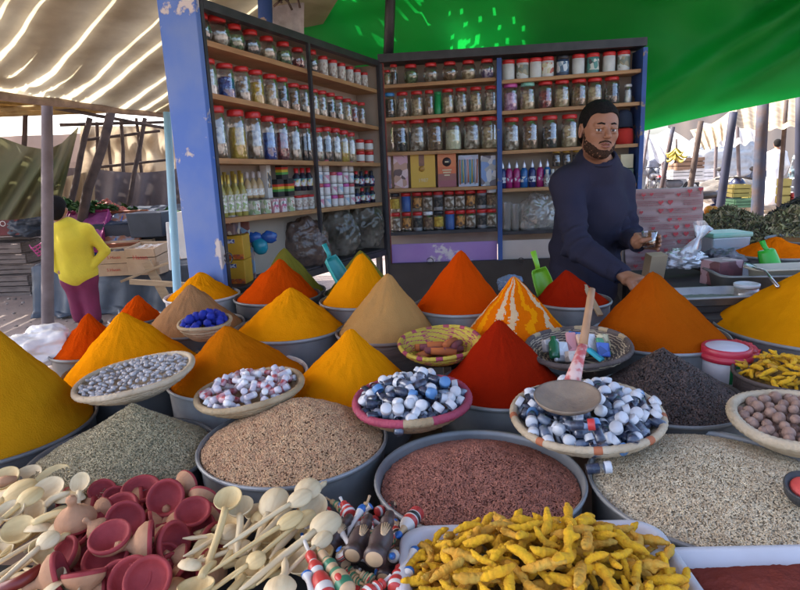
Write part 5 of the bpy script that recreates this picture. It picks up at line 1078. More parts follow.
def seeds(c, r, zr, H, n, size, m, base, label, k=1.3, off=(0, 0), kind='oct', seed=0, name='seed_heap', rx=None, ry=None, floor=.0):
    rs = np.random.RandomState(seed); rx = rx or r; ry = ry or r
    def hf(x, y):
        X = x/rx-off[0]*(1-np.hypot(x/rx, y/ry)); Y_ = y/ry-off[1]*(1-np.hypot(x/rx, y/ry)); q = np.clip(np.hypot(X, Y_), 0, 1)
        P = np.stack([x, y, 0*x], -1); return H*(1-q**k)+.006*vnoise(P, 22, seed)*(1-q)+.0025*vnoise(P, 90, seed+1)
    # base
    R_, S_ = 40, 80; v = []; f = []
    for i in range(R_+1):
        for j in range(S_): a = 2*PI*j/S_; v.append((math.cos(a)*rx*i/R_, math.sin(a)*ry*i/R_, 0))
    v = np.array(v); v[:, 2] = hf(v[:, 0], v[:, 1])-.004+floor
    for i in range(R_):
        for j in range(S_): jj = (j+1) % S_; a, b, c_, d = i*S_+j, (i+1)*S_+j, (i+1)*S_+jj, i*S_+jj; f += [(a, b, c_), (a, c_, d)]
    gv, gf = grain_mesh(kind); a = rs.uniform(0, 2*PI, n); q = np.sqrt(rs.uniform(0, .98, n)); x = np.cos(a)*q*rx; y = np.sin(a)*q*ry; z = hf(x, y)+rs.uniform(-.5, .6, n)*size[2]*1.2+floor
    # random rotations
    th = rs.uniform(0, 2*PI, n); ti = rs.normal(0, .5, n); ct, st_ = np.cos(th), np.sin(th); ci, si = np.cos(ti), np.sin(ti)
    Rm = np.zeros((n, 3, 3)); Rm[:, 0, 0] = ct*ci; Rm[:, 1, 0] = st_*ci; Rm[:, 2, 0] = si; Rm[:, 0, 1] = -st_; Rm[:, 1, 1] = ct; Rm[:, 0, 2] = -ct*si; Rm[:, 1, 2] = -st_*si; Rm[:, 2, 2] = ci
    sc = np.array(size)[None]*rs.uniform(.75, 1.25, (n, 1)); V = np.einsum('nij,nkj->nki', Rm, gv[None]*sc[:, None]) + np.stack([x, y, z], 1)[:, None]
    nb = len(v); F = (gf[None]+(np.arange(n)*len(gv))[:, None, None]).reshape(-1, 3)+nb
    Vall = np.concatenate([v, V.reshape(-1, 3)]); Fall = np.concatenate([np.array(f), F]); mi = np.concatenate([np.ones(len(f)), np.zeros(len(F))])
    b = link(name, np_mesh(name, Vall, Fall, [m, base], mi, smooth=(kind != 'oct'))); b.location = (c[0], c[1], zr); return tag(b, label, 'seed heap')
def smat(n, a, b, isl, sc=60): return mat('seed_'+n, a, .6, b, sc, 3, 1.5, island=isl)
BAS = {'B': ((-.662, 1.30), .205, .862), 'C': ((-.262, 1.30), .215, .884), 'D': ((.146, 1.124), .208, .87), 'E': ((.600, 1.062), .236, .87), 'F': ((.685, 1.462), .188, .885)}
BL_ = {'B': 'wide basin of grey-green herb seeds at left', 'C': 'basin of pinkish brown coriander seeds, second from left in front', 'D': 'metal basin of dark reddish flax seeds at front centre', 'E': 'large basin of pale sesame seeds at front right', 'F': 'basin of black peppercorns beside the white bucket'}
for k, (c, r, z) in BAS.items(): basin(c, r, z, .135 if k != 'F' else .14, m_galv if k in 'DEC' else m_galvd, BL_[k])
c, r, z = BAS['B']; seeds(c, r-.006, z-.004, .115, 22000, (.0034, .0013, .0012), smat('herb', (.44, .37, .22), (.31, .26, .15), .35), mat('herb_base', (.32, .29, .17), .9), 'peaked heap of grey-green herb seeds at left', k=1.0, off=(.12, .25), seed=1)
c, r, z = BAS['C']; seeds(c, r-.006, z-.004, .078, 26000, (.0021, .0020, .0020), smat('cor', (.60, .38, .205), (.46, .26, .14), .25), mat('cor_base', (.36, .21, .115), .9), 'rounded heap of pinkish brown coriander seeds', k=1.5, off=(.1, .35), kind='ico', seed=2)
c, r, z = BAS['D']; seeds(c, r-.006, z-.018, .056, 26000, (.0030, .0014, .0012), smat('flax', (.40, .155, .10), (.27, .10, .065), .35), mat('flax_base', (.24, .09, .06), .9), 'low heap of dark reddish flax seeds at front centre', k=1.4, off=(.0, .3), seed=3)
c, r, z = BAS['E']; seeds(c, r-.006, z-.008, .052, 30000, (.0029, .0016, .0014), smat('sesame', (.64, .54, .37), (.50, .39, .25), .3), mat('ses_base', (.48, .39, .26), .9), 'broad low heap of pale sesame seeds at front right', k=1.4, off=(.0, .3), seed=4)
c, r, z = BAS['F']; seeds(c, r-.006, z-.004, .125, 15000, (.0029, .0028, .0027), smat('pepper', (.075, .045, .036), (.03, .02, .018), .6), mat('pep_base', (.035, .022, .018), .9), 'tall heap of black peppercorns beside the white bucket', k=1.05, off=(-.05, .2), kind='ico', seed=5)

# ---- baskets
m_str = mat('basket_straw', (.50, .38, .23), .8, (.33, .23, .12), 14, 5, 1, .5, 90); m_strp = mat('basket_pale', (.60, .50, .36), .8, (.42, .32, .2), 14, 5, 1, .5, 90); m_dst = mat('basket_brown', (.32, .20, .11), .8, (.20, .12, .06), 14, 5, 1, .5, 90)
m_pinkr = mat('basket_pink', (.42, .06, .11), .7, (.30, .04, .08), 14, 5, 1, .5, 90); m_yelr = mat('basket_gold', (.60, .45, .05), .6, (.45, .32, .04), 14, 5, 1, .5, 90); m_dkb = mat('basket_dark', (.13, .10, .09), .8, (.07, .05, .045), 14, 5, 1, .5, 90)
def basket(px, py, wpx, z, h, tilt, label, m, rimm=None, pat=None, coils=7, name='woven_basket', rr=.008, sx=1.0, asp=1.0):
    """px,py: centre of the rim ellipse; returns (root, radius)"""
    P = PZ(px, py, z); dep = (P-CAM).dot(Fv); r = wpx*.5*dep/FPX
    root = thing(name, label, 'basket', tuple(P), tilt); ms = m if isinstance(m, list) else [m]
    mb = MB(); prof = []
    for i in range(coils*4+1):
        t = i/(coils*4); q = t*PI*.5; rad_ = r*(.50+.5*math.sin(q)); zz = -h+h*t; rp = .0028*abs(math.sin(t*coils*PI)); prof.append((rad_+rp, zz))
    prof = [(0, -h)]+prof; n1 = len(prof); prof += [(a_-.006, b_+.004) for a_, b_ in prof[:0:-1]]+[(0, -h+.006)]
    mb.lathe(prof, 72, cap=False, fn=lambda a_, z_, t: (a_*(1+.012*math.sin(36*t+z_*300)), z_), mfn=pat, sy=asp)
    obj('bowl', mb, ms, root)
    mb = MB(); seg = 120; mi = []
    pts = [(math.cos(2*PI*i/seg)*r, math.sin(2*PI*i/seg)*r*asp, .0025*math.sin(2*PI*i/seg*3)) for i in range(seg+1)]
    mb.tube(pts, [rr*(1+.12*(i % 2)) for i in range(seg+1)], 8, cap=False)
    mb.m = [(rimm[1](k//8) if rimm else 0) for k in range(len(mb.f))]
    obj('rim', mb, rimm[0] if rimm else ms, root); return root, r
def inside(root, r, n, mind, rng, dome, base, tries=9000, asp=1.0, rmax=.9):
    """points on a dome of goods lying in a basket, in world space"""
    M = Matrix.Translation(root.location) @ root.rotation_euler.to_matrix().to_4x4(); out = []
    for _ in range(tries):
        if len(out) >= n: break
        a = rng.uniform(0, 2*PI); q = math.sqrt(rng.random())*rmax; x, y = math.cos(a)*q*r, math.sin(a)*q*r*asp; z = max(base, -.004 if q > .72 else -.05)+dome*(1-(q/rmax)**2)+rng.uniform(-.004, .006)
        if all((x-o[0])**2+(y-o[1])**2+(z-o[2])**2 > mind*mind for o in out): out.append((x, y, z))
    return [tuple(M @ Vector(o)) for o in out]
# white seeds
rt_, r = basket(135, 375, 111, .985, .05, (rad(1), rad(-7), .2), 'pale woven basket of white seeds leaning on the golden cone', m_strp)
k0 = obj('white_seed', MB().ball((0, 0, 0), (.0068, .0048, .0036), 10, 7), mat('white_seed', (.52, .50, .50), .45, (.34, .33, .34), 90, 3, 1.5)); tag(k0, 'seed', 'seed'); K_ = Kind(k0); rng = random.Random(1)
for lay, (nn, dm, bs) in enumerate(((130, .004, -.008), (168, .010, .001))):
    for P in inside(rt_, r, nn, .0098, rng, dm, bs, rmax=.93): K_.place(P, (rng.uniform(-.6, .6), rng.uniform(-.6, .6), rng.uniform(0, 6)), 'smooth whitish seed lying in the pale basket at left', 'white seeds in the pale basket', rng.uniform(1.0, 1.35))
# red and white tubes
rt_, r = basket(250, 389, 103, .955, .05, (rad(-1), rad(-5), .4), 'straw basket of red and white candy tubes before the brownish cone', m_str)
tk = thing('candy_tube', 'x', 'candy'); mb = MB(); mb.lathe([(0, -.015), (.0075, -.0145), (.008, -.013), (.008, .004)], 12, cap=False); p1 = obj('wrapper', mb, mat('red_wrap', (.40, .05, .06), .3, (.55, .35, .38), 60, 3, 2), tk)
mb = MB(); mb.lathe([(.0085, .004), (.0088, .005), (.0088, .015), (.008, .017), (0, .0172)], 12, cap=False); p2 = obj('cap', mb, mat('white_wrap', (.66, .64, .70), .35, (.5, .45, .5), 60), tk); K1 = Kind(tk, [p1, p2])
tk = thing('candy_tube', 'x', 'candy'); mb = MB(); mb.lathe([(0, -.015), (.0078, -.0145), (.0082, -.013), (.0082, .006)], 12, cap=False); p1 = obj('wrapper', mb, MC['white_wrap'], tk)
mb = MB(); mb.lathe([(.0085, .006), (.0088, .007), (.0088, .015), (.008, .017), (0, .0172)], 12, cap=False); p2 = obj('cap', mb, MC['white_lid'], tk); K2 = Kind(tk, [p1, p2])
for nn, dm, bs in ((40, .008, -.010), (44, .026, .004)):
    for i, P in enumerate(inside(rt_, r, nn, .0175, rng, dm, bs, rmax=.86)):
        kk = rng.random() < .55; (K1 if kk else K2).place(P, (rng.choice((-1, 1))*rng.uniform(.7, 1.7), rng.uniform(-.4, .4), rng.uniform(0, 6)), 'dark red candy tube with white cap in the straw basket' if kk else 'all-white candy tube in the straw basket with red ones', 'red and white candy tubes' if kk else 'white candy tubes', rng.uniform(.9, 1.1))
# glass vials with white caps
def vial_kind(content, cap, nm='glass_vial'):
    root = thing(nm, 'x', 'vial'); mb = MB(); mb.lathe([(0, -.022), (.0085, -.022), (.0095, -.020), (.0095, .006), (.007, .009)], 14, cap=False); a = obj('vial_glass', mb, glassy('vial_glass', (.80, .83, .90), .055, .12), root)
    mb = MB(); mb.lathe([(0, -.020), (.0084, -.0195), (.0084, .0), (0, .002)], 12, cap=False); b = obj('contents', mb, content, root)
    mb = MB(); mb.lathe([(.0098, .0085), (.0102, .0095), (.0102, .0185), (.0096, .020), (0, .0203)], 18, cap=False, fn=lambda r_, z_, t: (r_*(1+.015*math.cos(t*18)), z_)); c = obj('cap', mb, cap, root); return Kind(root, [a, b, c])
vg = mat('grey_crystals', (.085, .105, .15), .5, (.03, .04, .065), 120, 3, 2); vw = mat('cool_white_cap', (.64, .66, .70), .4, (.58, .60, .63), 40); vp = mat('pale_crystals', (.22, .26, .32), .5, (.3, .33, .36), 120, 3, 2)
VK = [vial_kind(vg, vw), vial_kind(vp, vw), vial_kind(vg, mat('light_blue_cap', (.12, .28, .55), .4)), vial_kind(vg, mat('scarlet_cap', (.6, .05, .05), .4))]
VL = [('grey-filled vial with white cap', 'grey'), ('pale-filled vial with white cap', 'pale'), ('grey vial with a light blue cap', 'blue'), ('grey vial with a scarlet cap', 'red')]
def pour(root, r, n1, n2, where, dome, seed, avoid=None, mind=.0262, asp=1.0, rmax=.84):
    rng = random.Random(seed)
    for nn, dm, bs in ((n1, dome*.4, -.022), (n2, dome, .002)):
        for P in inside(root, r, nn, mind, rng, dm, bs, rmax=rmax, asp=asp):
            u = rng.random(); kk = 0 if u < .62 else 1 if u < .95 else 2
            if avoid and avoid(P): continue
            VK[kk].place(P, (rng.choice((-1, 1))*rng.uniform(.6, 1.9), rng.uniform(-.5, .5), rng.uniform(0, 6.28)), f'{VL[kk][0]} heaped in the {where}', f'{VL[kk][1]} vials in the {where}', rng.uniform(1.15, 1.28))
pk = ([m_pinkr, m_str], lambda i: 1 if i in (85, 86, 87, 88, 89, 90, 91, 92, 93, 20, 21, 22, 23) else 0)
rt_, r = basket(412, 399, 112, .955, .055, (rad(2), rad(-2), .1), 'basket with a thick dark pink rim full of vials', m_dst, rimm=pk, rr=.0095); pour(rt_, r, 28, 56, 'pink-rimmed basket', .040, 5, rmax=.86)
ok_ = ([m_strp, mat('basket_rust', (.5, .16, .07), .8)], lambda i: 1 if i % 14 in (0, 1) else 0)
rt_, r = basket(586, 413, 143, .955, .055, (rad(4), rad(-3), .1), 'wide pale basket of vials with the wooden ladle lying on it', m_strp, rimm=ok_, rr=.008, pat=None); pour(rt_, r, 44, 84, 'wide pale basket', .026, 6, rmax=.87)
VK[3].place(tuple(PZ(583, 425, 1.0)), (1.4, .3, 1.2), 'single vial with a scarlet cap at the basket front', None, 1.1)
VK[2].place(tuple(PZ(597, 431, .985)), (-.9, .2, .3), 'vial with light blue cap turned to the viewer at basket front', None, 1.15)
mv = VK[0].place(tuple(PZ(599, 468, .915)), (1.45, .1, 1.45), 'single vial lying on the pale sesame seeds', None, 1.15)
# ladle
A = PZ(567, 399, 1.018); dep = (A-CAM).dot(Fv); Rl = 33*dep/FPX
ld = thing('wooden_ladle', 'old greyish wooden ladle lying across the vials, handle upright', 'ladle', tuple(A), (rad(14), rad(-2), -.02))
mb = MB(); mb.lathe([(0, -.012), (Rl*.6, -.010), (Rl*.92, -.001), (Rl, .008), (Rl*.985, .011), (Rl*.93, .008), (Rl*.6, .001), (0, -.001)], 40, cap=False, sy=.86, fn=lambda r_, z_, t: (r_*(1-.07*max(0, math.sin(t))**4), z_)); obj('scoop', mb, mat('ladle_wood', (.31, .235, .165), .75, (.19, .14, .105), 16, 6, 1.2, .4, 60), ld)
hE = PY(592, 289, A.y+.20)-A; hS = PY(575, 372, A.y+.075)-A; hM = PY(583, 345, A.y+.12)-A
inv = ld.rotation_euler.to_matrix().inverted(); hE, hS, hM = inv @ hE, inv @ hS, inv @ hM
mb = MB(); mb.tube([hS.lerp(hM, -.35), hS, hS.lerp(hM, .5), hM], [.018, .0155, .012, .0105], 12, flat=.8); obj('painted_grip', mb, mat('red_white_grip', (.50, .10, .10), .6, (.62, .45, .42), 45, 4, 3), ld)
mb = MB(); mb.tube([hM, hM.lerp(hE, .4), hM.lerp(hE, .8), hE], [.0100, .0085, .0085, .0075], 10); obj('handle', mb, mat('handle_wood', (.42, .25, .14), .6, (.3, .17, .09), 20, stretch=(1, 1, 1)), ld)
# patterned gold and red basket with orange sticks
gp = lambda i, j: 1 if (i*1+j) % 6 == 0 or (j % 9 in (0, 1) and i % 2 == 0) else 0
gr_ = ([m_yelr, m_pinkr], lambda i: 1 if i % 9 in (0, 1, 2) else 0)
rt_, r = basket(440, 342, 81, .985, .05, (rad(6), rad(-4), .3), 'gold and red woven basket of short orange sticks', [m_yelr, m_pinkr], rimm=gr_, pat=gp, rr=.006)
M_ = Matrix.Translation(rt_.location) @ rt_.rotation_euler.to_matrix().to_4x4()
sk1 = obj('bark_stick', MB().tube([(-.03, 0, 0), (0, .001, .001), (.03, 0, 0)], [.0085, .0095, .009], 10), mat('orange_bark', (.50, .14, .03), .8, (.35, .09, .03), 30)); tag(sk1, 'x', 'stick'); sk2 = obj('bark_stick', MB().tube([(-.026, 0, 0), (0, .001, .001), (.028, 0, 0)], [.0075, .0085, .008], 10), mat('maroon_bark', (.22, .05, .05), .8, (.14, .05, .07), 30)); tag(sk2, 'x', 'stick'); KA, KB = Kind(sk1), Kind(sk2)
for i, (x, y, z, a, k_) in enumerate(((-.03, .03, -.025, .1, 0), (-.025, .015, -.018, .15, 1), (0, .005, -.014, .12, 0), (-.02, -.01, -.02, .18, 1), (0, -.025, -.022, -.05, 0), (.035, .005, -.012, 1.1, 0), (.05, -.008, -.016, 1.2, 1), (.02, .03, -.03, .3, 0), (.03, -.02, -.024, .5, 1), (-.045, .0, -.03, .9, 0))):
    (KA if not k_ else KB).place(tuple(M_ @ Vector((x, y, z))), (0, .1, a), scale=1.25, label=f'{("orange", "maroon")[k_]} bark stick, {ORD[i]} counted from the back left of the gold basket', group='bark sticks in the gold and red basket')
# basket of small packs
rt_, r = basket(578, 346, 100, .985, .045, (rad(5), rad(-4), .1), 'brown flat basket of soaps, bottles and packets behind the ladle', [m_dkb, m_strp], rimm=([m_dkb, m_str], lambda i: 1 if i % 10 < 4 and i < 50 else 0), pat=lambda i, j: 1 if (j//3+i) % 3 == 0 else 0, rr=.007)
M_ = Matrix.Translation(rt_.location) @ rt_.rotation_euler.to_matrix().to_4x4()
mb = MB(); mb.lathe([(0, 0), (.013, 0), (.015, .004), (.015, .045), (.008, .055), (.008, .065), (0, .066)], 14, cap=False); b = obj('green_bottle', mb, mat('green_glass', (.02, .16, .07), .12, (.01, .08, .04), 20)); b.location = M_ @ Vector((-.075, -.02, -.018)); b.rotation_euler = (-.7, .1, 0); tag(b, 'small dark green bottle leaning in the brown packet basket', 'bottle')
for i, (x, y, z, d, rot, c, l) in enumerate(((-.05, .0, -.01, (.05, .012, .06), (-.7, .2, .3), (.58, .60, .62), 'white crumpled sachet beside the green bottle'), (-.01, .02, -.002, (.028, .012, .075), (-.8, .0, -.1), (.60, .28, .30), 'pink sachet in the middle of the packet basket'), (.012, .0, .0, (.022, .012, .07), (-.8, .1, .15), (.62, .40, .28), 'salmon sachet leaning against the ladle handle'), (.045, .01, -.004, (.04, .012, .06), (-.7, .2, .5), (.62, .6, .62), 'white packet right of the ladle handle'), (.07, -.01, -.008, (.045, .01, .05), (-.6, .3, .7), (.03, .22, .10), 'green card at right of the packet basket'), (.06, -.03, -.008, (.04, .01, .04), (-.5, .2, .3), (.05, .12, .45), 'blue card low in the packet basket'), (-.03, -.035, -.012, (.04, .02, .03), (-.3, .1, .4), (.62, .5, .42), 'cream soap at the front of the packet basket'), (.02, .045, -.0, (.06, .02, .04), (-.3, .1, -.3), (.05, .15, .40), 'blue box at the back of the packet basket'), (-.065, .04, -.005, (.05, .02, .035), (-.3, .1, .5), (.6, .6, .62), 'white box at the back left of the packet basket'), (.03, -.045, -.012, (.035, .01, .05), (-1., .2, 1.), (.02, .35, .42), 'teal packet lowest in the packet basket'), (.085, .02, -.006, (.05, .02, .04), (-.4, .3, .9), (.55, .48, .3), 'straw coloured packet at the right basket wall'))):
    mb = MB(); mb.box((0, 0, 0), d); b = obj('sachet', mb, pic(f'sachet{i}', [c, c, tuple(min(1, v*1.15) for v in c), tuple(v*.55 for v in c)], 45, i), bevel=.003); b.location = M_ @ Vector((x, y, z)); b.rotation_euler = rot; tag(b, l, 'packet', 'packets in the brown flat basket')
# basket of blue lumps
rt_, r = basket(205, 322, 50, 1.02, .055, (rad(4), 0, 0), 'small coiled rope basket of bright blue lumps', m_str, coils=5, rr=.006)
rs = random.Random(3); mb = MB(); mb.ball((0, 0, 0), (.016, .014, .012), 8, 6); mb.v = [(x*(1+.3*nz(x, y, z, 90)), y*(1+.3*nz(y, x, z, 90)), z) for x, y, z in mb.v]; k0 = obj('blue_lump', mb, mat('indigo', (.01, .03, .36), .8, (.01, .015, .22), 60)); tag(k0, 'x', 'dye lump'); K_ = Kind(k0)
for nn, dm, bs in ((22, .01, -.012), (16, .026, -.0)):
    for P in inside(rt_, r, nn, .02, rs, dm, bs, rmax=.85): K_.place(P, (rs.uniform(0, 3), rs.uniform(0, 3), rs.uniform(0, 3)), 'bright blue dye lump in the small coiled basket', 'blue dye lumps', rs.uniform(.8, 1.2))
# nutmegs
rt_, r = basket(795, 419, 112, .95, .055, (rad(5), rad(-2), 0), 'pale thick-rimmed basket of nutmegs at the right edge', m_strp, rr=.011)
mb = MB(); mb.ball((0, 0, 0), (.0125, .0115, .0115), 12, 9); k0 = obj('nutmeg', mb, mat('nutmeg_shell', (.36, .23, .17), .7, (.23, .14, .11), 60, 4, 1.5, .4, 120, island=.15)); tag(k0, 'x', 'nutmeg'); K_ = Kind(k0)
for nn, dm, bs in ((50, .008, -.022), (44, .02, -.008)):
    for P in inside(rt_, r, nn, .0225, rs, dm, bs, rmax=.86): K_.place(P, (rs.uniform(0, 3), rs.uniform(0, 3), rs.uniform(0, 3)), 'round brown nutmeg heaped in the thick-rimmed basket', 'nutmegs in the basket', rs.uniform(.85, 1.1))

# ---- turmeric roots
m_root = mat('turmeric_root', (.74, .42, .008), .9, (.46, .23, .012), 38, 4, 1.1, .5, 120, island=.22); m_root2 = mat('turmeric_root_ochre', (.62, .27, .012), .8, (.42, .30, .05), 30, 4, 1.1, .5, 120, island=.2)
def root_mesh(seed):
    rg = np.random.RandomState(seed); L_ = rg.uniform(.026, .036); bend = rg.uniform(-.010, .010); pts = [np.array([(t-.5)*2*L_, bend*math.sin(PI*t), .003*math.sin(5*t+seed)]) for t in np.linspace(0, 1, 6)]; rr = [.0048]+[.0070+rg.uniform(-.0013, .0013) for _ in range(4)]+[.0038]
    nubs = [(pts[rg.randint(1, 5)], rg.normal(size=3)) for _ in range(rg.randint(0, 3))]
    def fn(P):
        d = None
        for a, b, ra, rb in zip(pts[:-1], pts[1:], rr[:-1], rr[1:]):
            e = sd_cap(P, a, b, ra, rb); d = e if d is None else smin(d, e, .004)
        for c, n in nubs: n = n/np.linalg.norm(n)*np.array([1, 1, .6]); d = smin(d, sd_cap(P, c, c+n*.018, .006, .0048), .005)
        ring = .0005*np.sin(P[..., 0]*700+seed); return d+ring+.0006*vnoise(P, 260, seed)
    v, F = nets(fn, (-.05, -.032, -.03), (.05, .032, .03), .0026); return v, F
RK = []
for s in range(9):
    v, F = root_mesh(s); o = link('turmeric_root', np_mesh('turmeric_root', v, F, m_root if s % 4 else m_root2)); tag(o, 'x', 'turmeric root'); RK.append(Kind(o))
def roots(cx, cy, rx, ry, z0, H, n, seed, label, group, sc=1.0, mind=.02, power=2.0):
    rg = random.Random(seed)
    for lay in range(3):
        pts = []; nn = n//3
        for _ in range(6000):
            if len(pts) >= nn: break
            x, y = rg.uniform(-1, 1), rg.uniform(-1, 1); q = max(abs(x), abs(y))**power*.5+(x*x+y*y)*.5
            if q > 1: continue
            z = z0+H*(1-min(1, q))*(.72+.14*lay)+.012*lay-.012+rg.uniform(-.003, .004)
            if all((x-a)**2*rx*rx+(y-b)**2*ry*ry > mind*mind*2.0 for a, b in pts):
                pts.append((x, y)); s = rg.choice(RK); s.place((cx+x*rx, cy+y*ry, z), (rg.uniform(-.6, .6), rg.uniform(-.5, .5), rg.uniform(0, 6.28)), label, group, rg.uniform(.62, .96)*sc)
def tray(cx, cy, wx, wy, z, h, m, label, rz=0, name='plastic_tray'):
    """open tray with rounded corners; z = rim"""
    def ring(ax, ay, zz, rc=.045, n=8):
        out = []
        for sx_, sy_, a0 in ((1, 1, 0), (-1, 1, 90), (-1, -1, 180), (1, -1, 270)):
            for k in range(n+1): a = rad(a0+90*k/n); out.append((sx_*(ax-rc)+rc*math.cos(a), sy_*(ay-rc)+rc*math.sin(a), zz))
        return out
    rings = [ring(wx*.88, wy*.88, -h), ring(wx*.9, wy*.9, -h), ring(wx*.96, wy*.96, -.004), ring(wx+.006, wy+.006, -.004), ring(wx+.008, wy+.008, 0), ring(wx+.004, wy+.004, .004), ring(wx-.008, wy-.008, .003), ring(wx*.9-.004, wy*.9-.004, -h+.006)]
    n = len(rings[0]); v = [p for r_ in rings for p in r_]; f = [(i*n+j, i*n+(j+1) % n, (i+1)*n+(j+1) % n, (i+1)*n+j) for i in range(len(rings)-1) for j in range(n)]; f += [tuple(range(n))[::-1], tuple((len(rings)-1)*n+j for j in range(n))]
    mb = MB(); mb.add(v, f); b = obj(name, mb, m); b.location = (cx, cy, z); b.rotation_euler = (0, 0, rz); return tag(b, label, 'tray')
m_trw = mat('white_plastic_tray', (.58, .60, .66), .4, (.46, .44, .46), 7, 5, 1)
cT = PZ(546, 575, .915)
tray(cT.x, cT.y, .205, .135, .905, .06, m_trw, 'white plastic tray under the turmeric roots at front', rz=-.02)
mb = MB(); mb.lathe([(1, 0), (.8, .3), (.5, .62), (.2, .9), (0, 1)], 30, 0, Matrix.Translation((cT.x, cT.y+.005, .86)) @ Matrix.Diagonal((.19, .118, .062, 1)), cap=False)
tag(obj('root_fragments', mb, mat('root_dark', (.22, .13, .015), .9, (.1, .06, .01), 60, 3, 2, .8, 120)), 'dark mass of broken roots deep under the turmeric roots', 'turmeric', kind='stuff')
roots(cT.x, cT.y+.004, .198, .125, .893, .068, 420, 11, 'knobbly yellow turmeric root heaped in the white front tray', 'turmeric roots in the white front tray', mind=.0178)
cT2 = PZ(775, 590, .90)
tray(cT2.x, cT2.y-.01, .15, .10, .90, .05, m_trw, 'white plastic tray of dark red powder at front right corner', rz=-.03)
def lowheap(c, rx, ry, z, H, m, label, name='powder_heap', seed=0):
    mb = MB(); mb.grid(lambda u, v: (c[0]+(u-.5)*2*rx, c[1]+(v-.5)*2*ry, z+H*(1-abs(2*u-1)**2.5)*(1-abs(2*v-1)**2.5)+.003*nz(u*14, v*10, seed)+.0015*nz(u*50, v*40, seed)), 110, 90); return tag(obj(name, mb, m), label, 'powder heap')
lowheap((cT2.x, cT2.y-.01), .132, .085, .882, .022, powder_mat('sumac_powder', (.22, .055, .04), (.15, .035, .028)), 'dark red powder filling the corner tray')
# bowl of turmeric at right
P = PZ(790, 374, .93); rd = 50*(P-CAM).dot(Fv)/FPX; basin((P.x, P.y), rd, .93, .10, m_dkb, 'dark bowl of turmeric roots at the right edge')
roots(P.x, P.y, rd*.86, rd*.80, .925, .035, 90, 21, 'yellow turmeric root in the dark bowl behind the nutmegs', 'turmeric roots in the dark bowl', .8, .015)
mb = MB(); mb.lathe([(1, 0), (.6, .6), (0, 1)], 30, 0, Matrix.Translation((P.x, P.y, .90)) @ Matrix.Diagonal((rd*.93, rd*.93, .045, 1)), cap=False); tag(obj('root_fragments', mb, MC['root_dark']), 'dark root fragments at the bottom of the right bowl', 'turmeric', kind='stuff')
# black stone bowl at the right edge on the sesame
P = PZ(806, 486, .93); sb = thing('stone_bowl', 'small black stone bowl with red filling on the right edge', 'bowl', tuple(P), (rad(20), rad(-8), 0)); mb = MB(); mb.lathe([(0, -.035), (.02, -.035), (.03, -.02), (.034, .0), (.031, .002), (.026, -.006), (0, -.01)], 26, cap=False); obj('bowl', mb, mat('black_stone', (.03, .03, .035), .5, (.06, .06, .06), 40), sb); mb = MB(); mb.ball((0, 0, -.006), (.024, .024, .012), 16, 8); obj('filling', mb, mat('coral', (.60, .08, .06), .6, (.45, .05, .05), 60), sb)
# bucket with red lid
P = PZ(728, 383, .86); bk = thing('white_bucket', 'white plastic bucket with wide red lid and green label', 'bucket', (P.x, P.y+.02, .858)); dep = (P-CAM).dot(Fv); rb = 22*dep/FPX
mb = MB(); mb.lathe([(0, 0), (rb*.9, 0), (rb*.95, .004), (rb, .075), (rb*.97, .078)], 40, cap=False); obj('pail', mb, mat('white_pail', (.66, .66, .70), .35, (.6, .6, .64), 5), bk)
mb = MB(); mb.lathe([(rb*1.02, .068), (rb*1.10, .070), (rb*1.12, .084), (rb*1.03, .086), (rb*1.04, .088), (rb*1.04, .104), (rb*.98, .107), (rb*.9, .104), (0, .104)], 40, cap=False); obj('lid', mb, mat('raspberry_lid', (.52, .03, .06), .35, (.42, .02, .05), 6), bk)
mb = MB(); mb.lathe([(rb*.88, .1045), (rb*.86, .1055), (0, .1055)], 40, cap=False); obj('lid_disc', mb, mat('pale_disc', (.58, .56, .66), .35, (.48, .46, .55), 9), bk)
def arc(r_, a0, a1, z0, z1, n=10):
    mb = MB(); mb.grid(lambda u, v: (r_(z0+(z1-z0)*v)*math.cos(a0+(a1-a0)*u), r_(z0+(z1-z0)*v)*math.sin(a0+(a1-a0)*u), z0+(z1-z0)*v), n, 4); return mb
rfun = lambda z: rb*(.95+.05*(z-.004)/.071)+.0008
obj('green_label', arc(rfun, rad(-108), rad(-62), .012, .066), mat('label_green', (.02, .22, .07), .4), bk)
obj('pale_picture', arc(lambda z: rfun(z)+.0006, rad(-100), rad(-68), .012, .058), mat('label_pale', (.50, .52, .46), .4, (.34, .38, .36), 40), bk)
obj('jar_picture', arc(lambda z: rfun(z)+.0012, rad(-92), rad(-77), .016, .046), mat('label_jar', (.72, .70, .64), .4, (.5, .5, .5), 60), bk)
bag('red_cap_bag', 'shiny red bag tucked behind the white bucket', (P.x+.085, P.y+.10, .90), (.055, .04, .045), mat('red_shiny', (.50, .02, .03), .3, (.35, .01, .02), 9), 44, 'bag', amp=.2)

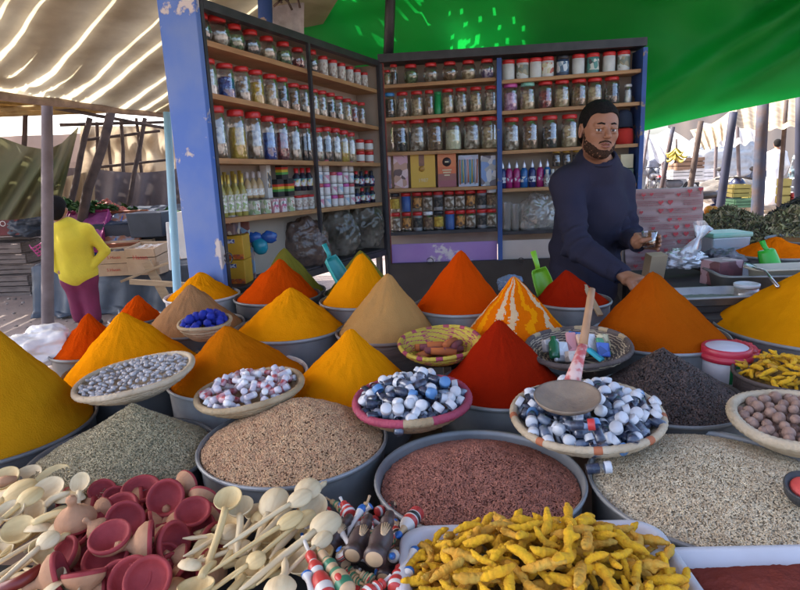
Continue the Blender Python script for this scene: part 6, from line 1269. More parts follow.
# ---- clay tagine dishes and lids
m_clay = mat('raw_clay', (.50, .27, .145), .8, (.38, .19, .10), 22, 5, 1, .3, 60); m_mar = mat('crimson_glaze', (.36, .040, .045), .75, (.24, .022, .026), 25, 4, 1, .2, 60)
dk_ = thing('clay_dish', 'x', 'clay dish'); mb = MB(); mb.lathe([(0, -.021), (.016, -.021), (.024, -.015), (.0325, -.004), (.035, -.001)], 30, cap=False); a = obj('clay_body', mb, m_clay, dk_); mb = MB(); mb.lathe([(.035, -.001), (.0362, .003), (.0345, .0065), (.031, .0065), (.028, .002), (.025, -.006), (.014, -.011), (0, -.012)], 30, cap=False); b = obj('glazed_inside', mb, m_mar, dk_); KD = Kind(dk_, [a, b])
lk_ = thing('clay_tagine_cover', 'x', 'tagine cover'); mb = MB(); mb.lathe([(.035, .002), (.034, .008), (.026, .018), (.014, .026), (.0075, .034), (.0075, .040), (.0095, .046), (.008, .052), (0, .054)], 30, cap=False); a = obj('clay_body', mb, m_clay, lk_); mb = MB(); mb.lathe([(.035, .002), (.0362, -.001), (.035, -.005), (.031, -.005), (.028, .002), (.016, .014), (0, .018)], 30, cap=False); b = obj('glazed_rim', mb, m_mar, lk_); KL = Kind(lk_, [a, b])
def dish(K, px, py, wpx, z, n, label, group):
    P = PZ(px, py, z); dep = (P-CAM).dot(Fv); s = wpx*.5*dep/FPX/.036
    K.place(tuple(P), tuple(aim('Z', n, random.Random(px*7+py).uniform(0, 6))), label, group, s)
gD, gL = 'clay dishes in the pile', 'clay lids in the pile'
for (px, py, w_, z, n, l) in ((141, 490, 38, .875, (.1, -.25, .95), 'open crimson dish lying level at the back of the clay pile'), (166, 498, 38, .885, (.05, -.75, .62), 'crimson dish standing up facing the viewer, back of the clay pile'), (161, 517, 35, .855, (.0, -.1, 1), 'shallow clay dish below the upright crimson dish'), (193, 512, 36, .885, (.08, -.35, .9), 'crimson dish nearest the wooden spoons, topmost there'), (197, 527, 36, .86, (.05, -.3, .9), 'dish directly under the topmost one beside the spoons'), (119, 512, 42, .865, (-.1, -.5, .8), 'large crimson dish holding a tilted smaller dish'), (125, 520, 38, .885, (.45, -.62, .6), 'tilted dish lying in the large crimson dish'), (102, 491, 27, .875, (.25, -.4, .85), 'small crimson dish next to the pale wooden ladle spoon'), (116, 499, 27, .865, (.5, -.5, .7), 'clay dish edge on, between small and level dishes'), (76, 536, 36, .87, (-.25, -.3, .9), 'clay dish under the flat lid at left of the pile'), (106, 558, 46, .875, (.0, -.35, .93), 'wide crimson dish with an upturned lid standing in it'), (92, 552, 42, .855, (-.35, -.4, .8), 'crimson dish just left behind the wide dish'), (64, 556, 40, .87, (-.5, -.5, .7), 'dish facing left at the lower left of the pile'), (173, 543, 44, .875, (.88, -.3, .25), 'dish standing on edge facing right toward the spoons'), (164, 559, 34, .86, (.4, -.5, .75), 'dish peeping below the one standing on edge'), (148, 580, 48, .885, (.08, -.62, .78), 'front dish of the nested trio at picture bottom'), (131, 579, 46, .875, (-.05, -.62, .78), 'middle dish of the nested trio at picture bottom'), (117, 582, 44, .865, (-.15, -.62, .76), 'rear left dish of the nested trio at picture bottom'), (203, 497, 30, .875, (.1, .8, .35), 'clay dish turned away beside the coriander basin'), (186, 484, 28, .885, (.4, .75, -.1), 'clay dish showing its underside at the very back')):
    dish(KD, px, py, w_, z, n, l, gD)
for (px, py, w_, z, n, l) in ((76, 521, 40, .885, (.05, -.15, .95), 'flat lying lid with its knob up beside the spoons at left'), (110, 537, 42, .905, (.02, .30, -.93), 'lid standing knob down in the wide crimson dish'), (98, 529, 24, .885, (-.6, -.1, .7), 'small lid behind the upturned one'), (150, 543, 44, .885, (-.93, -.3, .1), 'lid lying on its side with knob to the left'), (60, 574, 46, .88, (-.88, -.35, -.2), 'lid on its side at lower left, knob left'), (84, 574, 42, .885, (.1, -.5, -.85), 'lid upside down at picture bottom left'), (104, 508, 22, .865, (-.3, -.8, .2), 'little lid squeezed between spoons and large dish'), (182, 556, 24, .855, (-.8, -.3, .4), 'small lid half hidden beside the front spoons')):
    dish(KL, px, py, w_, z, n, l, gL)
_q = random.Random(5)
for i, (px, py) in enumerate(((88, 545), (128, 552), (155, 528), (178, 528), (212, 540), (140, 505), (70, 508), (90, 515), (185, 575), (168, 590), (60, 592), (100, 596), (205, 512))):
    sgn = _q.choice((-1, 1)); dish(KL if i % 2 else KD, px, py, _q.uniform(36, 42), .838, (sgn*_q.uniform(.7, 1), _q.uniform(-.5, 0), _q.uniform(-.5, .3)), f'clay {("dish", "tagine cover")[i % 2]} on edge showing bare clay, {ORD[i]} of those wedged between level dishes', gD)
rg = random.Random(77)
for i in range(46):
    px = rg.uniform(56, 215); py = rg.uniform(492, 600); z = rg.choice((.80, .835)); (KD if rg.random() < .6 else KL).place(tuple(PZ(px, py, z)), tuple(aim('Z', (rg.uniform(-.8, .8), rg.uniform(-.8, .3), rg.uniform(-.2, 1)))), 'clay dish or lid half buried lower down in the clay pile', 'buried clay pieces', rg.uniform(.85, 1.1))
# ---- wooden spoons
m_sp = mat('lemon_wood', (.78, .61, .30), .6, (.60, .42, .18), 60, 5, 1, .2, 90, stretch=(1, .08, 1)); m_sp2 = mat('pale_wood', (.80, .66, .41), .6, (.64, .49, .28), 60, 5, 1, .2, 90, stretch=(1, .08, 1))
def spoon_kind(L_, m):
    root = thing('wooden_spoon', 'x', 'spoon'); mb = MB(); R_ = .027
    prof = [(0, -.015), (R_*.45, -.0135), (R_*.8, -.009), (R_*.97, -.002), (R_, .001), (R_*.97, .0025), (R_*.9, .0005), (R_*.65, -.0065), (R_*.35, -.010), (0, -.011)]
    mb.lathe(prof, 30, cap=False, sy=1.12); a = obj('bowl', mb, m, root)
    mb = MB(); n = 9; pts = []; rs_ = []
    for i in range(n): t = i/(n-1); pts.append((.002*math.sin(t*5), -R_*.92-t*L_, -.002+.004*math.sin(t*PI)-.010*0)); rs_.append((.0072-.0010*t) if t < .75 else .0062*(1-(t-.75)/.25*.75)+.0006)
    mb.tube(pts, rs_, 10); b = obj('handle', mb, m, root); return Kind(root, [a, b])
SK = {(L_, q): spoon_kind(L_, m) for L_ in (.07, .11, .16) for q, m in ((0, m_sp), (1, m_sp2))}
def spoon(bx, by, ex, ey, wpx, zb, ze, up, label, group, q=0, tw=0.):
    B_ = PZ(bx, by, zb); E_ = PZ(ex, ey, ze); dep = (B_-CAM).dot(Fv); s = .92*wpx*.5*dep/FPX/.0275; L_ = (E_-B_).length/s-.027; k = min((.07, .11, .16), key=lambda v: abs(v-L_)); d = (E_-B_).normalized()
    n = Vector(up); n = (n-d*n.dot(d)).normalized(); yv = -d; xv = yv.cross(n); R_ = Matrix((xv, yv, n)).transposed()
    SK[(k, q)].place(tuple(B_), tuple(R_.to_euler()), label, group, (s, s*min(1.5, max(.6, (L_+.027)/(k+.027))), s))
gS = 'wooden spoons at left'; gS2 = 'wooden spoons at centre'
U1 = (0, -.45, .9); DN = (0, .45, -.9)
SP_ = [(48, 489, -30, 535, 33, .895, .86, U1, 'open pale spoon, widest one in the left spoon heap', gS, 1), (52, 477, -10, 512, 30, .88, .85, U1, 'spoon right behind the widest left spoon', gS, 0), (80, 482, 74, 530, 23, .905, .84, (0, -.9, .35), 'small deep spoon standing upright facing the viewer', gS, 1),
 (20, 491, -40, 525, 28, .89, .86, DN, 'rounded spoon back at the upper left edge', gS, 0), (4, 478, -50, 500, 30, .88, .86, U1, 'spoon cut by the left picture edge at top', gS, 0), (26, 476, -30, 498, 28, .87, .85, U1, 'spoon at the very back of the left heap', gS, 1), (35, 511, 70, 490, 32, .875, .90, U1, 'open spoon whose handle points to the upright small spoon', gS, 1), (18, 529, 74, 508, 36, .89, .90, U1, 'large open spoon at left with handle toward clay pile', gS, 0), (60, 515, -5, 560, 26, .865, .85, U1, 'spoon half hidden beneath left handles', gS, 0),
 (42, 553, 64, 536, 34, .885, .89, (.4, -.6, .6), 'spoon on its side at lower left', gS, 0), (60, 528, -25, 575, 20, .88, .875, DN, 'long handle spoon sloping down left, upper one', gS, 1), (66, 534, -25, 590, 18, .87, .865, DN, 'long handle spoon sloping down left, lower one', gS, 1), (55, 545, -30, 600, 20, .87, .85, DN, 'lowest spoon sloping into the bottom left corner', gS, 1), (-5, 505, 40, 530, 34, .87, .87, U1, 'spoon cut by the left picture edge in the middle', gS, 1), (0, 545, 50, 520, 34, .86, .87, U1, 'spoon cut by the left edge lower down', gS, 0),
 (228, 498, 204, 582, 31, .925, .87, (0, -.55, .8), 'open deep spoon topmost at left of the centre heap', gS2, 0), (240, 506, 238, 556, 30, .91, .885, (0, -.5, .85), 'open spoon just behind the topmost one', gS2, 1), (274, 502, 252, 553, 33, .91, .88, DN, 'rounded spoon back in the middle of the centre heap', gS2, 1), (308, 489, 246, 552, 29, .915, .89, DN, 'spoon at the back right of the centre heap, back up', gS2, 1), (313, 505, 270, 560, 32, .90, .87, (.3, -.3, .9), 'pale spoon below the one at the back right', gS2, 1), (326, 524, 234, 594, 32, .91, .885, DN, 'smooth spoon back at right beside the painted figures', gS2, 1),
 (304, 519, 222, 586, 20, .905, .89, DN, 'long spoon handle crossing the centre heap above others', gS2, 0), (318, 530, 244, 596, 18, .90, .885, DN, 'long spoon handle lowest of the crossing ones', gS2, 0), (280, 588, 287, 558, 37, .91, .90, DN, 'broad spoon back at the bottom of the centre heap', gS2, 1), (196, 585, 215, 560, 40, .905, .88, U1, 'large open yellow spoon at the bottom by clay dishes', gS2, 0), (190, 566, 205, 556, 28, .895, .88, DN, 'pale spoon back behind the large yellow spoon', gS2, 1),
 (230, 532, 182, 557, 22, .885, .89, DN, 'spoon handle pointing left over the clay dishes, middle', gS2, 1), (225, 536, 182, 538, 20, .88, .885, DN, 'spoon handle pointing left over the clay dishes, top', gS2, 1), (240, 548, 197, 562, 22, .88, .885, DN, 'spoon handle pointing left over the clay dishes, lowest', gS2, 1), (262, 518, 218, 566, 24, .89, .88, DN, 'spoon sloping down left behind the long handles', gS2, 0), (256, 512, 230, 552, 26, .885, .87, U1, 'half hidden spoon between the two open ones', gS2, 1), (250, 566, 225, 600, 34, .87, .86, U1, 'yellow spoon under the crossing handles', gS2, 0), (300, 560, 330, 596, 34, .87, .86, U1, 'spoon beneath the right end of the centre heap', gS2, 1), (312, 500, 326, 480, 26, .885, .90, (.2, -.4, .9), 'spoon pointing up right at the back of the heap', gS2, 1), (270, 535, 286, 500, 26, .87, .88, U1, 'buried spoon in the middle of the centre heap', gS2, 0)]
SP_ += [(300, 498, 222, 548, 22, .925, .90, DN, 'thin spoon handle laid over the back of the centre heap', gS2, 1), (290, 520, 205, 575, 20, .915, .89, DN, 'second thin handle crossing the centre heap', gS2, 0), (322, 540, 262, 596, 20, .905, .89, DN, 'thin handle at the right side of the centre heap', gS2, 1), (256, 560, 196, 600, 22, .90, .875, DN, 'thin handle near the bottom of the centre heap', gS2, 0), (30, 497, -30, 545, 24, .905, .88, DN, 'thin handle laid over the left heap, upper', gS, 0), (48, 540, -20, 600, 24, .90, .87, DN, 'thin handle laid over the left heap, lower', gS, 1), (10, 510, -40, 560, 30, .90, .87, U1, 'open spoon on top at the left picture edge', gS, 1)]
for s in SP_: spoon(*s)
for i in range(34):
    side = i % 2; px, py = (rg.uniform(-10, 70), rg.uniform(485, 600)) if side else (rg.uniform(195, 325), rg.uniform(510, 600)); a = rg.uniform(2.4, 4.2); spoon(px, py, px+55*math.cos(a), py-40*math.sin(a), 30, .835+.02*(i % 3), .83, (rg.uniform(-.5, .5), -.3, rg.choice((-1, 1))), 'spoon lying deeper inside the heap, mostly covered', 'covered spoons', i % 2)
# ---- painted wooden figures
m_dkw = mat('dark_stained_wood', (.085, .055, .05), .4, (.05, .032, .03), 20, 4, 1, .15, 60); m_lw = mat('turned_pale_wood', (.60, .42, .24), .5, (.5, .33, .18), 30); m_pr = mat('paint_red', (.55, .05, .04), .35, (.48, .04, .04), 20); m_pw = mat('paint_white', (.68, .66, .62), .4, (.6, .55, .5), 30); m_pb = mat('paint_blue', (.03, .16, .50), .35); m_pg = mat('paint_green', (.05, .22, .12), .4); m_bk = mat('paint_black', (.03, .03, .035), .35)
FM = [m_dkw, m_lw, m_pr, m_pw, m_pb, m_pg, m_bk]
def fig_kind(prof, cols, name, extra=None):
    root = thing(name, 'x', 'painted figure'); mb = MB(); mb.lathe(prof, 22, cap=True, mfn=lambda i, j: cols[min(i, len(cols)-1)]); parts = [obj('turned_body', mb, FM, root)]
    if extra: parts += extra(root)
    return Kind(root, parts)
def hand_print(root):
    mb = MB(); 
    for k, (dx, ln) in enumerate(((-.006, .010), (-.003, .013), (0, .014), (.003, .013), (.006, .009))): mb.tube([(dx*.7, -.0185, .036), (dx*1.1, -.0182+.0004*abs(k-2), .042+ln)], .0014, 5)
    mb.ball((0, -.0168, .036), (.0055, .003, .006), 8, 6); return [obj('white_hand', mb, m_lw, root)]
pD = [(.0001, 0), (.0125, 0), (.0135, .001), (.017, .002), (.018, .006), (.0175, .012), (.014, .016), (.0165, .024), (.0185, .036), (.0175, .05), (.013, .06), (.0085, .066), (.0085, .070), (.0115, .074), (.0115, .079), (.008, .083), (.009, .092), (.006, .098), (.0001, .1)]
KF = [fig_kind(pD, [1, 1, 0], 'painted_figure', hand_print)]
pS = [(.0001, 0), (.011, 0), (.0145, .004), (.016, .014), (.0155, .026), (.012, .034), (.008, .038), (.0115, .043), (.0125, .050), (.009, .056), (.0065, .060), (.009, .065), (.009, .072), (.005, .077), (.0035, .080), (.0035, .105), (.0045, .107), (.0001, .112)]
KF.append(fig_kind(pS, [1, 1, 5, 1, 5, 1, 1, 5, 1, 5, 1, 1, 5, 1, 1, 1, 1], 'painted_figure', lambda root: [obj('red_patch', MB().ball((0, -.0148, .016), (.006, .0022, .006), 8, 6), m_pr, root)]))
KF.append(fig_kind(pS, [2, 2, 3, 2, 2, 3, 3, 2, 2, 3, 2, 2, 2, 3, 3, 3, 4, 4], 'painted_figure'))
KF.append(fig_kind([(.0001, 0), (.012, 0), (.0145, .003), (.0145, .012), (.0148, .014), (.0148, .02), (.0145, .022), (.0145, .03), (.012, .036), (.007, .040), (.0055, .044), (.0055, .052), (.0075, .056), (.0001, .062)], [2, 2, 2, 3, 6, 3, 2, 3, 3, 1, 1, 4, 4], 'painted_figure'))
KF.append(fig_kind([(.0001, 0), (.004, 0), (.0055, .004), (.0045, .03), (.006, .042), (.0085, .050), (.009, .055), (.006, .060), (.0001, .062)], [1, 3, 3, 3, 3, 4, 4, 4], 'painted_peg'))
FN = ['dark brown figure with a white hand', 'pale striped figure with red patch', 'red and white ringed figure', 'short striped whistle with blue tip', 'thin white peg with a blue head']
def fig(k, bx, by, ex, ey, zb, ze, label, s=None):
    B_ = PZ(bx, by, zb); E_ = PZ(ex, ey, ze); d = (E_-B_); nat = (.1, .112, .112, .062, .062)[k]; d_ = d.normalized(); camd = (CAM-B_).normalized(); yv = -(camd-d_*camd.dot(d_)).normalized(); xv = yv.cross(d_); R_ = Matrix((xv, yv, d_)).transposed()
    sc = d.length/nat; w_ = .78*(s or min(1.25, max(.8, sc))); KF[k].place(tuple(B_), tuple(R_.to_euler()), label, 'painted wooden figures in the pile', (w_, w_, sc))
for a in ((0, 374, 560, 391, 512, .92, .925, 'dark figure with its pale round base toward the viewer, right one', 1.3), (0, 352, 556, 370, 515, .90, .91, 'dark figure with pale round base, left of the two big ones', 1.2), (0, 328, 548, 351, 515, .885, .90, 'dark figure lying behind the smooth spoon back', 1.1), (1, 349, 592, 309, 536, .91, .90, 'pale ringed figure with a red patch, pointing up left', 1.15), (2, 328, 598, 302, 535, .905, .905, 'red and white figure with long white peg tip near spoons', 1.2), (2, 350, 515, 340, 497, .89, .90, 'red and white figure at the top left of the pile', 1.0), (3, 418, 512, 396, 538, .90, .905, 'red striped whistle with blue tip at the pile top right', 1.2), (3, 395, 556, 392, 556, .88, .93, 'upright whistle with blue tip in the right half', .9), (4, 400, 572, 417, 548, .905, .905, 'white peg with blue head at the right side', 1.2), (4, 398, 592, 411, 568, .90, .905, 'white peg with blue head near the tray corner', 1.2), (2, 395, 590, 402, 556, .90, .90, 'red ringed figure standing by the tray', 1.0), (2, 366, 597, 392, 575, .90, .905, 'red and white figure at the very bottom', 1.1), (1, 372, 582, 356, 570, .885, .895, 'short pale figure under the dark ones', .9), (4, 343, 540, 364, 505, .885, .90, 'white peg pointing up between dark figures', 1.1), (4, 352, 548, 338, 528, .90, .895, 'white blue peg across the left dark figure', 1.2), (3, 345, 556, 338, 548, .885, .90, 'whistle with big blue tip at the left of the pile', 1.1), (4, 364, 512, 372, 505, .88, .89, 'small pink-white peg at the top', 1.0), (4, 312, 592, 306, 572, .905, .91, 'white peg at the bottom left of the pile', 1.2), (0, 384, 580, 404, 535, .87, .88, 'dark figure half buried on the right', 1.1), (1, 361, 520, 370, 495, .87, .89, 'pale wooden figure at the back of the pile', .9), (0, 410, 560, 418, 528, .87, .89, 'dark figure with its pale end beside the tray', 1.0)):
    fig(*a)
for i in range(64):
    px, py = rg.uniform(312, 414), rg.uniform(508, 600); a = rg.uniform(0, 6.28); L_ = rg.uniform(17, 26); fig(rg.choice((0, 1, 2, 3, 2, 1, 4, 3)), px, py, px+L_*math.cos(a), py+L_*math.sin(a), .85+.012*(i % 3), .85+.012*(i % 3)+rg.uniform(-.01, .015), 'painted figure buried deeper in the pile', .8)
# support under the front piles: dark cloth over boxes
mb = MB(); mb.grid(lambda u, v: (-1.15+1.38*u, .55+.52*v, .795+.012*nz(u*8, v*5)-.07*max(0, v-.88)/.12), 60, 30)
tag(obj('dark_cloth', mb, mat('dark_cloth', (.04, .032, .03), .9, (.02, .018, .018), 6), solid=.004), 'dark cloth laid under the spoons, clay dishes and figures', 'cloth')
mb = MB(); mb.box((-.46, .79, .755), (1.3, .44, .062)); tag(obj('low_box', mb, m_tab), 'flat dark box raising the front piles', 'box')
mb = MB(); mb.box((.45, .75, .78), (.85, .26, .116)); tag(obj('low_box', mb, m_tab), 'dark box raising the turmeric tray', 'box')
mb = MB(); mb.tube([PZ(-6, 484, .87), PZ(6, 481, .88), PZ(17, 478.5, .88)], [.011, .012, .006], 10); tag(obj('clay_stick', mb, m_clay), 'reddish blunt stick end poking in at left above the spoons', 'stick')
mb = MB(); mb.tube([PZ(-5, 592, .88), PZ(20, 582, .885), PZ(42, 568, .89)], [.010, .010, .009], 8); tag(obj('maroon_stick', mb, mat('maroon_stick', (.20, .02, .015), .4)), 'glossy maroon stick in the bottom left corner', 'stick')

# ---- things at the right rear: tray, tubs, scoops, bags
def at(px, py, z): return PZ(px, py, z)
A = at(700, 293, 1.0)
tg = tray(A.x-.01, A.y, .19, .085, 1.0, .03, m_galv, 'flat metal tray of greenish powder behind the rust orange cone', name='metal_tray')
lowheap((A.x-.01, A.y), .165, .066, .976, .012, powder_mat('green_grey_powder', (.12, .17, .13), (.2, .22, .2)), 'thin layer of greenish powder in the flat metal tray')
mb = MB(); mb.box((A.x-.01, A.y, .9555), (.3, .14, .022)); tag(obj('wood_block', mb, m_tab), 'dark block under the flat metal tray', 'block')
def tubj(px, py, z, wpx, h, lidm, label, body=None, zb=None):
    P = at(px, py, z); dep = (P-CAM).dot(Fv); r = wpx*.5*dep/FPX; root = thing('plastic_tub', label, 'tub', (P.x, P.y, z-h)); mb = MB(); mb.lathe([(0, 0), (r*.9, 0), (r*.98, h-.012), (r*.9, h-.012)], 28, cap=False); obj('tub_body', mb, body or m_cup, root); mb = MB(); mb.lathe([(0, h-.014), (r*1.03, h-.014), (r*1.05, h-.002), (r*.9, h), (r*.85, h-.003), (0, h-.003)], 28, cap=False); obj('lid', mb, lidm, root)
tubj(747, 283, 1.03, 23, .085, mat('bluewhite_lid', (.55, .60, .66), .4), 'clear tub with a pale lid beside the flat metal tray')
tubj(705, 303, .955, 44, .03, LIDS['white'], 'shallow tub with a white lid in front of the tray')
tubj(757, 291, 1.0, 17, .06, m_rlid, 'small tub with a red lid next to the huge yellow cone')
P = at(664, 275, 1.0); mb = MB(); mb.box((0, 0, 0), (.08, .05, .11)); b = obj('cardboard_flap', mb, mat('cardboard', (.42, .31, .19), .85, (.34, .24, .15), 5), bevel=.002); b.location = (P.x+.01, P.y+.12, 1.02); b.rotation_euler = (.2, 0, .2); tag(b, 'piece of brown cardboard behind the rust orange cone', 'cardboard')
m_film = glassy('white_film', (.9, .9, .92), .22, .12, .5, (.72, .72, .76))
bag('plastic_bag', 'knotted clear white plastic bag behind the flat metal tray', (P.x+.16, P.y+.18, 1.03), (.085, .05, .045), m_film, 61, amp=.5)
root = thing('plastic_bag', 'pointed white plastic bag tip sticking up by the heart board', 'plastic bag', (P.x+.18, P.y+.15, 1.05)); mb = MB(); mb.lathe([(.0, -.02), (.05, .0), (.035, .05), (.012, .09), (.03, .12), (.05, .15)], 14, cap=False, fn=lambda r_, z_, t: (r_*(1+.35*math.sin(3*t)+.2*math.sin(7*t)), z_+.015*math.sin(2*t)), sy=.35); obj('bag_body', mb, m_film, root); root.rotation_euler = (0, .5, .3)
bag('dark_bag', 'dark crumpled bag beside the white plastic bags', (P.x+.36, P.y+.22, 1.01), (.10, .06, .05), mat('dark_bag', (.05, .05, .07), .4, (.15, .14, .16), 14, 4, 2, .5), 66, amp=.35)
A = at(722, 262, 1.06); mb = MB(); mb.box((0, 0, 0), (.12, .10, .10)); b = obj('printed_box', mb, pic('maroonbox', [(.16, .06, .07), (.12, .05, .06), (.35, .22, .25)], 28, 4), bevel=.003); b.location = (A.x, A.y, 1.02); b.rotation_euler = (0, 0, .3); tag(b, 'dark maroon printed box right of the heart board', 'box')
A = at(754, 272, 1.03); tray(A.x+.03, A.y, .19, .13, 1.035, .08, m_galvd, 'deep grey metal box holding a long metal spoon', rz=-.15, name='metal_box')
sp = thing('metal_spoon', 'long shiny metal spoon leaning out of the grey box', 'spoon', tuple(at(752, 266, 1.06)), (0, 0, 0)); mb = MB(); mb.lathe([(0, -.006), (.014, -.004), (.02, 0), (.0185, .001), (.012, -.002), (0, -.004)], 20, cap=False, sy=1.5, M=Euler((.4, -.2, 1.0)).to_matrix().to_4x4()); obj('bowl', mb, m_chr, sp); d = at(778, 287, 1.06)-at(752, 266, 1.06); mb = MB(); mb.tube([d*.08, d*.5+Vector((0, 0, .02)), d], [.006, .004, .006], 8); obj('handle', mb, m_chr, sp)
A = at(786, 268, 1.05); tray(A.x, A.y, .14, .06, 1.055, .05, mat('pale_tray', (.50, .47, .38), .5), 'pale shallow tray in front of the orange rear cone')
def scoop(px0, py0, px1, py1, z0, y0, m, label, sz=1.0, up=(0, -.3, .9)):
    """bowl at (px0,py0), handle end at (px1,py1)"""
    B_ = PY(px0, py0, y0); E_ = PY(px1, py1, y0+z0); d = (E_-B_).normalized(); n = Vector(up); n = (n-d*n.dot(d)).normalized(); yv = -d; xv = yv.cross(n); root = thing('plastic_scoop', label, 'scoop', tuple(B_)); root.rotation_euler = Matrix((xv, yv, n)).transposed().to_euler(); R_ = .034*sz
    mb = MB(); mb.grid(lambda u, v: (R_*math.cos(PI+PI*u)*(1-.25*(1-v)**3), -R_*1.3+v*R_*2.6, R_*math.sin(PI+PI*u)*(.8 if v > .06 else .02+v*12*.8)), 16, 12); obj('scoop_bowl', mb, m, root, solid=.002)
    L_ = (E_-B_).length; mb = MB(); mb.tube([(0, -R_*1.15, -R_*.35), (0, -R_*1.6, -.004), (0, -L_, 0)], [.008*sz, .009*sz, .0105*sz], 10, flat=.6); obj('handle', mb, m, root); return root
m_teal = mat('teal_scoop', (.03, .36, .34), .35, (.02, .28, .28), 6); m_lime = mat('lime_scoop', (.22, .50, .03), .35, (.16, .40, .02), 6); m_vgr = mat('vivid_green_scoop', (.03, .45, .03), .35, (.02, .35, .02), 6)
scoop(338, 268, 324, 244, .02, 2.30, m_teal, 'teal plastic scoop stuck beside the tall yellow cone', 1.2, up=(.8, -.5, .2))
scoop(543, 281, 533, 251, .03, 2.18, m_lime, 'lime green scoop between striped and red cones', 1.1, up=(.2, -.9, .3))
scoop(769, 262, 762, 241, .03, 2.50, m_vgr, 'vivid green scoop stuck in the orange rear cone', 1.25, up=(0, .9, -.2))
bag('blue_film', 'light blue plastic film between the red and striped cones', tuple(PY(510, 284, 2.35)), (.045, .03, .035), mat('light_blue_film', (.16, .24, .36), .3, (.09, .13, .22), 12), 71, 'plastic film', amp=.35, sc=1.2)
b = obj('wooden_spatula', MB().box((0, 0, 0), (.02, .16, .008)), m_wood, bevel=.002); b.location = PZ(592, 300, 1.02); b.rotation_euler = (.5, 0, .1); tag(b, 'flat wooden stick end beside the low red cone', 'stick')

# ================================================================== PEOPLE
class Field:
    """a distance field on a grid whose spacing may differ from place to place"""
    def __init__(s, xs, ys, zs): s.ax = [np.array(xs), np.array(ys), np.array(zs)]; s.D = np.full([len(a) for a in s.ax], 1.0, np.float32)
    def _sub(s, lo, hi):
        sl = [];
        for q in range(3): i = np.searchsorted(s.ax[q], lo[q]); j = np.searchsorted(s.ax[q], hi[q]); sl.append(slice(max(0, i-2), min(len(s.ax[q]), j+2)))
        if any(q.stop-q.start < 1 for q in sl): return None, None
        return tuple(sl), np.stack(np.meshgrid(*[s.ax[q][sl[q]] for q in range(3)], indexing='ij'), -1)
    def put(s, lo, hi, fn, k, mode='add'):
        sl, P = s._sub(lo, hi)
        if sl is None: return
        d = fn(P); s.D[sl] = smin(s.D[sl], d, k) if mode == 'add' else smax(s.D[sl], -d, k)
    def cap(s, a, b, ra, rb, k=.01, mode='add'):
        a = np.array(a); b = np.array(b); m = max(ra, rb)+k+.03; s.put(np.minimum(a, b)-m, np.maximum(a, b)+m, lambda P: sd_cap(P, a, b, ra, rb), k, mode)
    def ell(s, c, r, k=.01, R=None, mode='add'):
        c = np.array(c); m = max(r)+k+.03; s.put(c-m, c+m, lambda P: sd_ell(P, c, r, R), k, mode)
    def mesh(s, name, mats, parent=None):
        V = s.D; n = V.shape; v, F = nets_grid(V); out = np.zeros_like(v)
        for q in range(3): out[:, q] = np.interp(v[:, q], np.arange(n[q]), s.ax[q])
        return link(name, np_mesh(name, out, F, mats), parent)
def nets_grid(V):
    def f(g): return V
    # reuse nets on index space
    n = np.array(V.shape); return nets(lambda g: V, (0, 0, 0), n-1, 1.0)
def axis(lo, hi, coarse, fine):
    out = [lo]; 
    while out[-1] < hi:
        x = out[-1]; h = coarse
        for a, b, hh in fine:
            if a-.0 <= x < b: h = min(h, hh)
            elif x < a <= x+h: h = max(hh, a-x)
        out.append(x+h)
    return out
def V3(v): return np.array((v.x, v.y, v.z))
m_skin = mat('skin', (.32, .15, .08), .5, (.28, .13, .075), 22, 4, 1, .06, 200, spec=.4); m_hair = mat('black_hair', (.007, .006, .006), .85, (.012, .010, .009), 160, 2, 1.5, .5, 260, spec=.15); m_lip = mat('lips', (.27, .10, .075), .5)
m_swe = mat('navy_sweater', (.026, .027, .050), .95, (.036, .034, .054), 5, 5, 1, .25, 420, spec=.12)
m_eyew = mat('eye_white', (.55, .52, .50), .2, nscale=0); m_iris = mat('iris', (.02, .012, .01), .15, nscale=0)
# --- the spice seller
HC = PY(599, 130, 2.58)                                    # middle of the head
Rh = Euler((rad(5), rad(3), rad(4))).to_matrix(); Rn = np.array(Rh)
HS = .97
def hp(x, y, z): return V3(HC + Rh @ (Vector((x, y, z))*HS))
S1 = V3(PY(567, 184, 2.66)); S2 = V3(PY(619, 182, 2.82)); NB = V3(PY(598, 162, 2.68)); CH = V3(PY(593, 208, 2.77)); BE = V3(PY(584, 255, 2.84)); HI = V3(PY(582, 300, 2.84))
E1 = V3(PY(576, 244, 2.52)); W1 = V3(PY(618, 273, 2.33)); E2 = V3(PY(628, 236, 2.74)); W2 = V3(PY(637, 243, 2.50)); GLS = V3(PY(649, 239, 2.44))
man = thing('person', 'dark-haired bearded man in a navy sweater reaching over the spices and holding a tea glass', 'person', (float(HI[0]), float(HI[1]), 0))
fx = [(HC.x-.12, HC.x+.12, .0028), (GLS[0]-.09, GLS[0]+.07, .0032), (W1[0]-.03, W1[0]+.13, .0034)]
fy = [(HC.y-.14, HC.y+.13, .0028), (GLS[1]-.06, GLS[1]+.07, .0032), (W1[1]-.13, W1[1]+.03, .0034)]
fz = [(HC.z-.17, HC.z+.14, .0028), (GLS[2]-.06, GLS[2]+.06, .0032), (W1[2]-.11, W1[2]+.05, .0034)]
Fd = Field(axis(.55, 1.30, .014, fx), axis(2.1, 3.05, .014, fy), axis(0, 1.82, .016, fz))
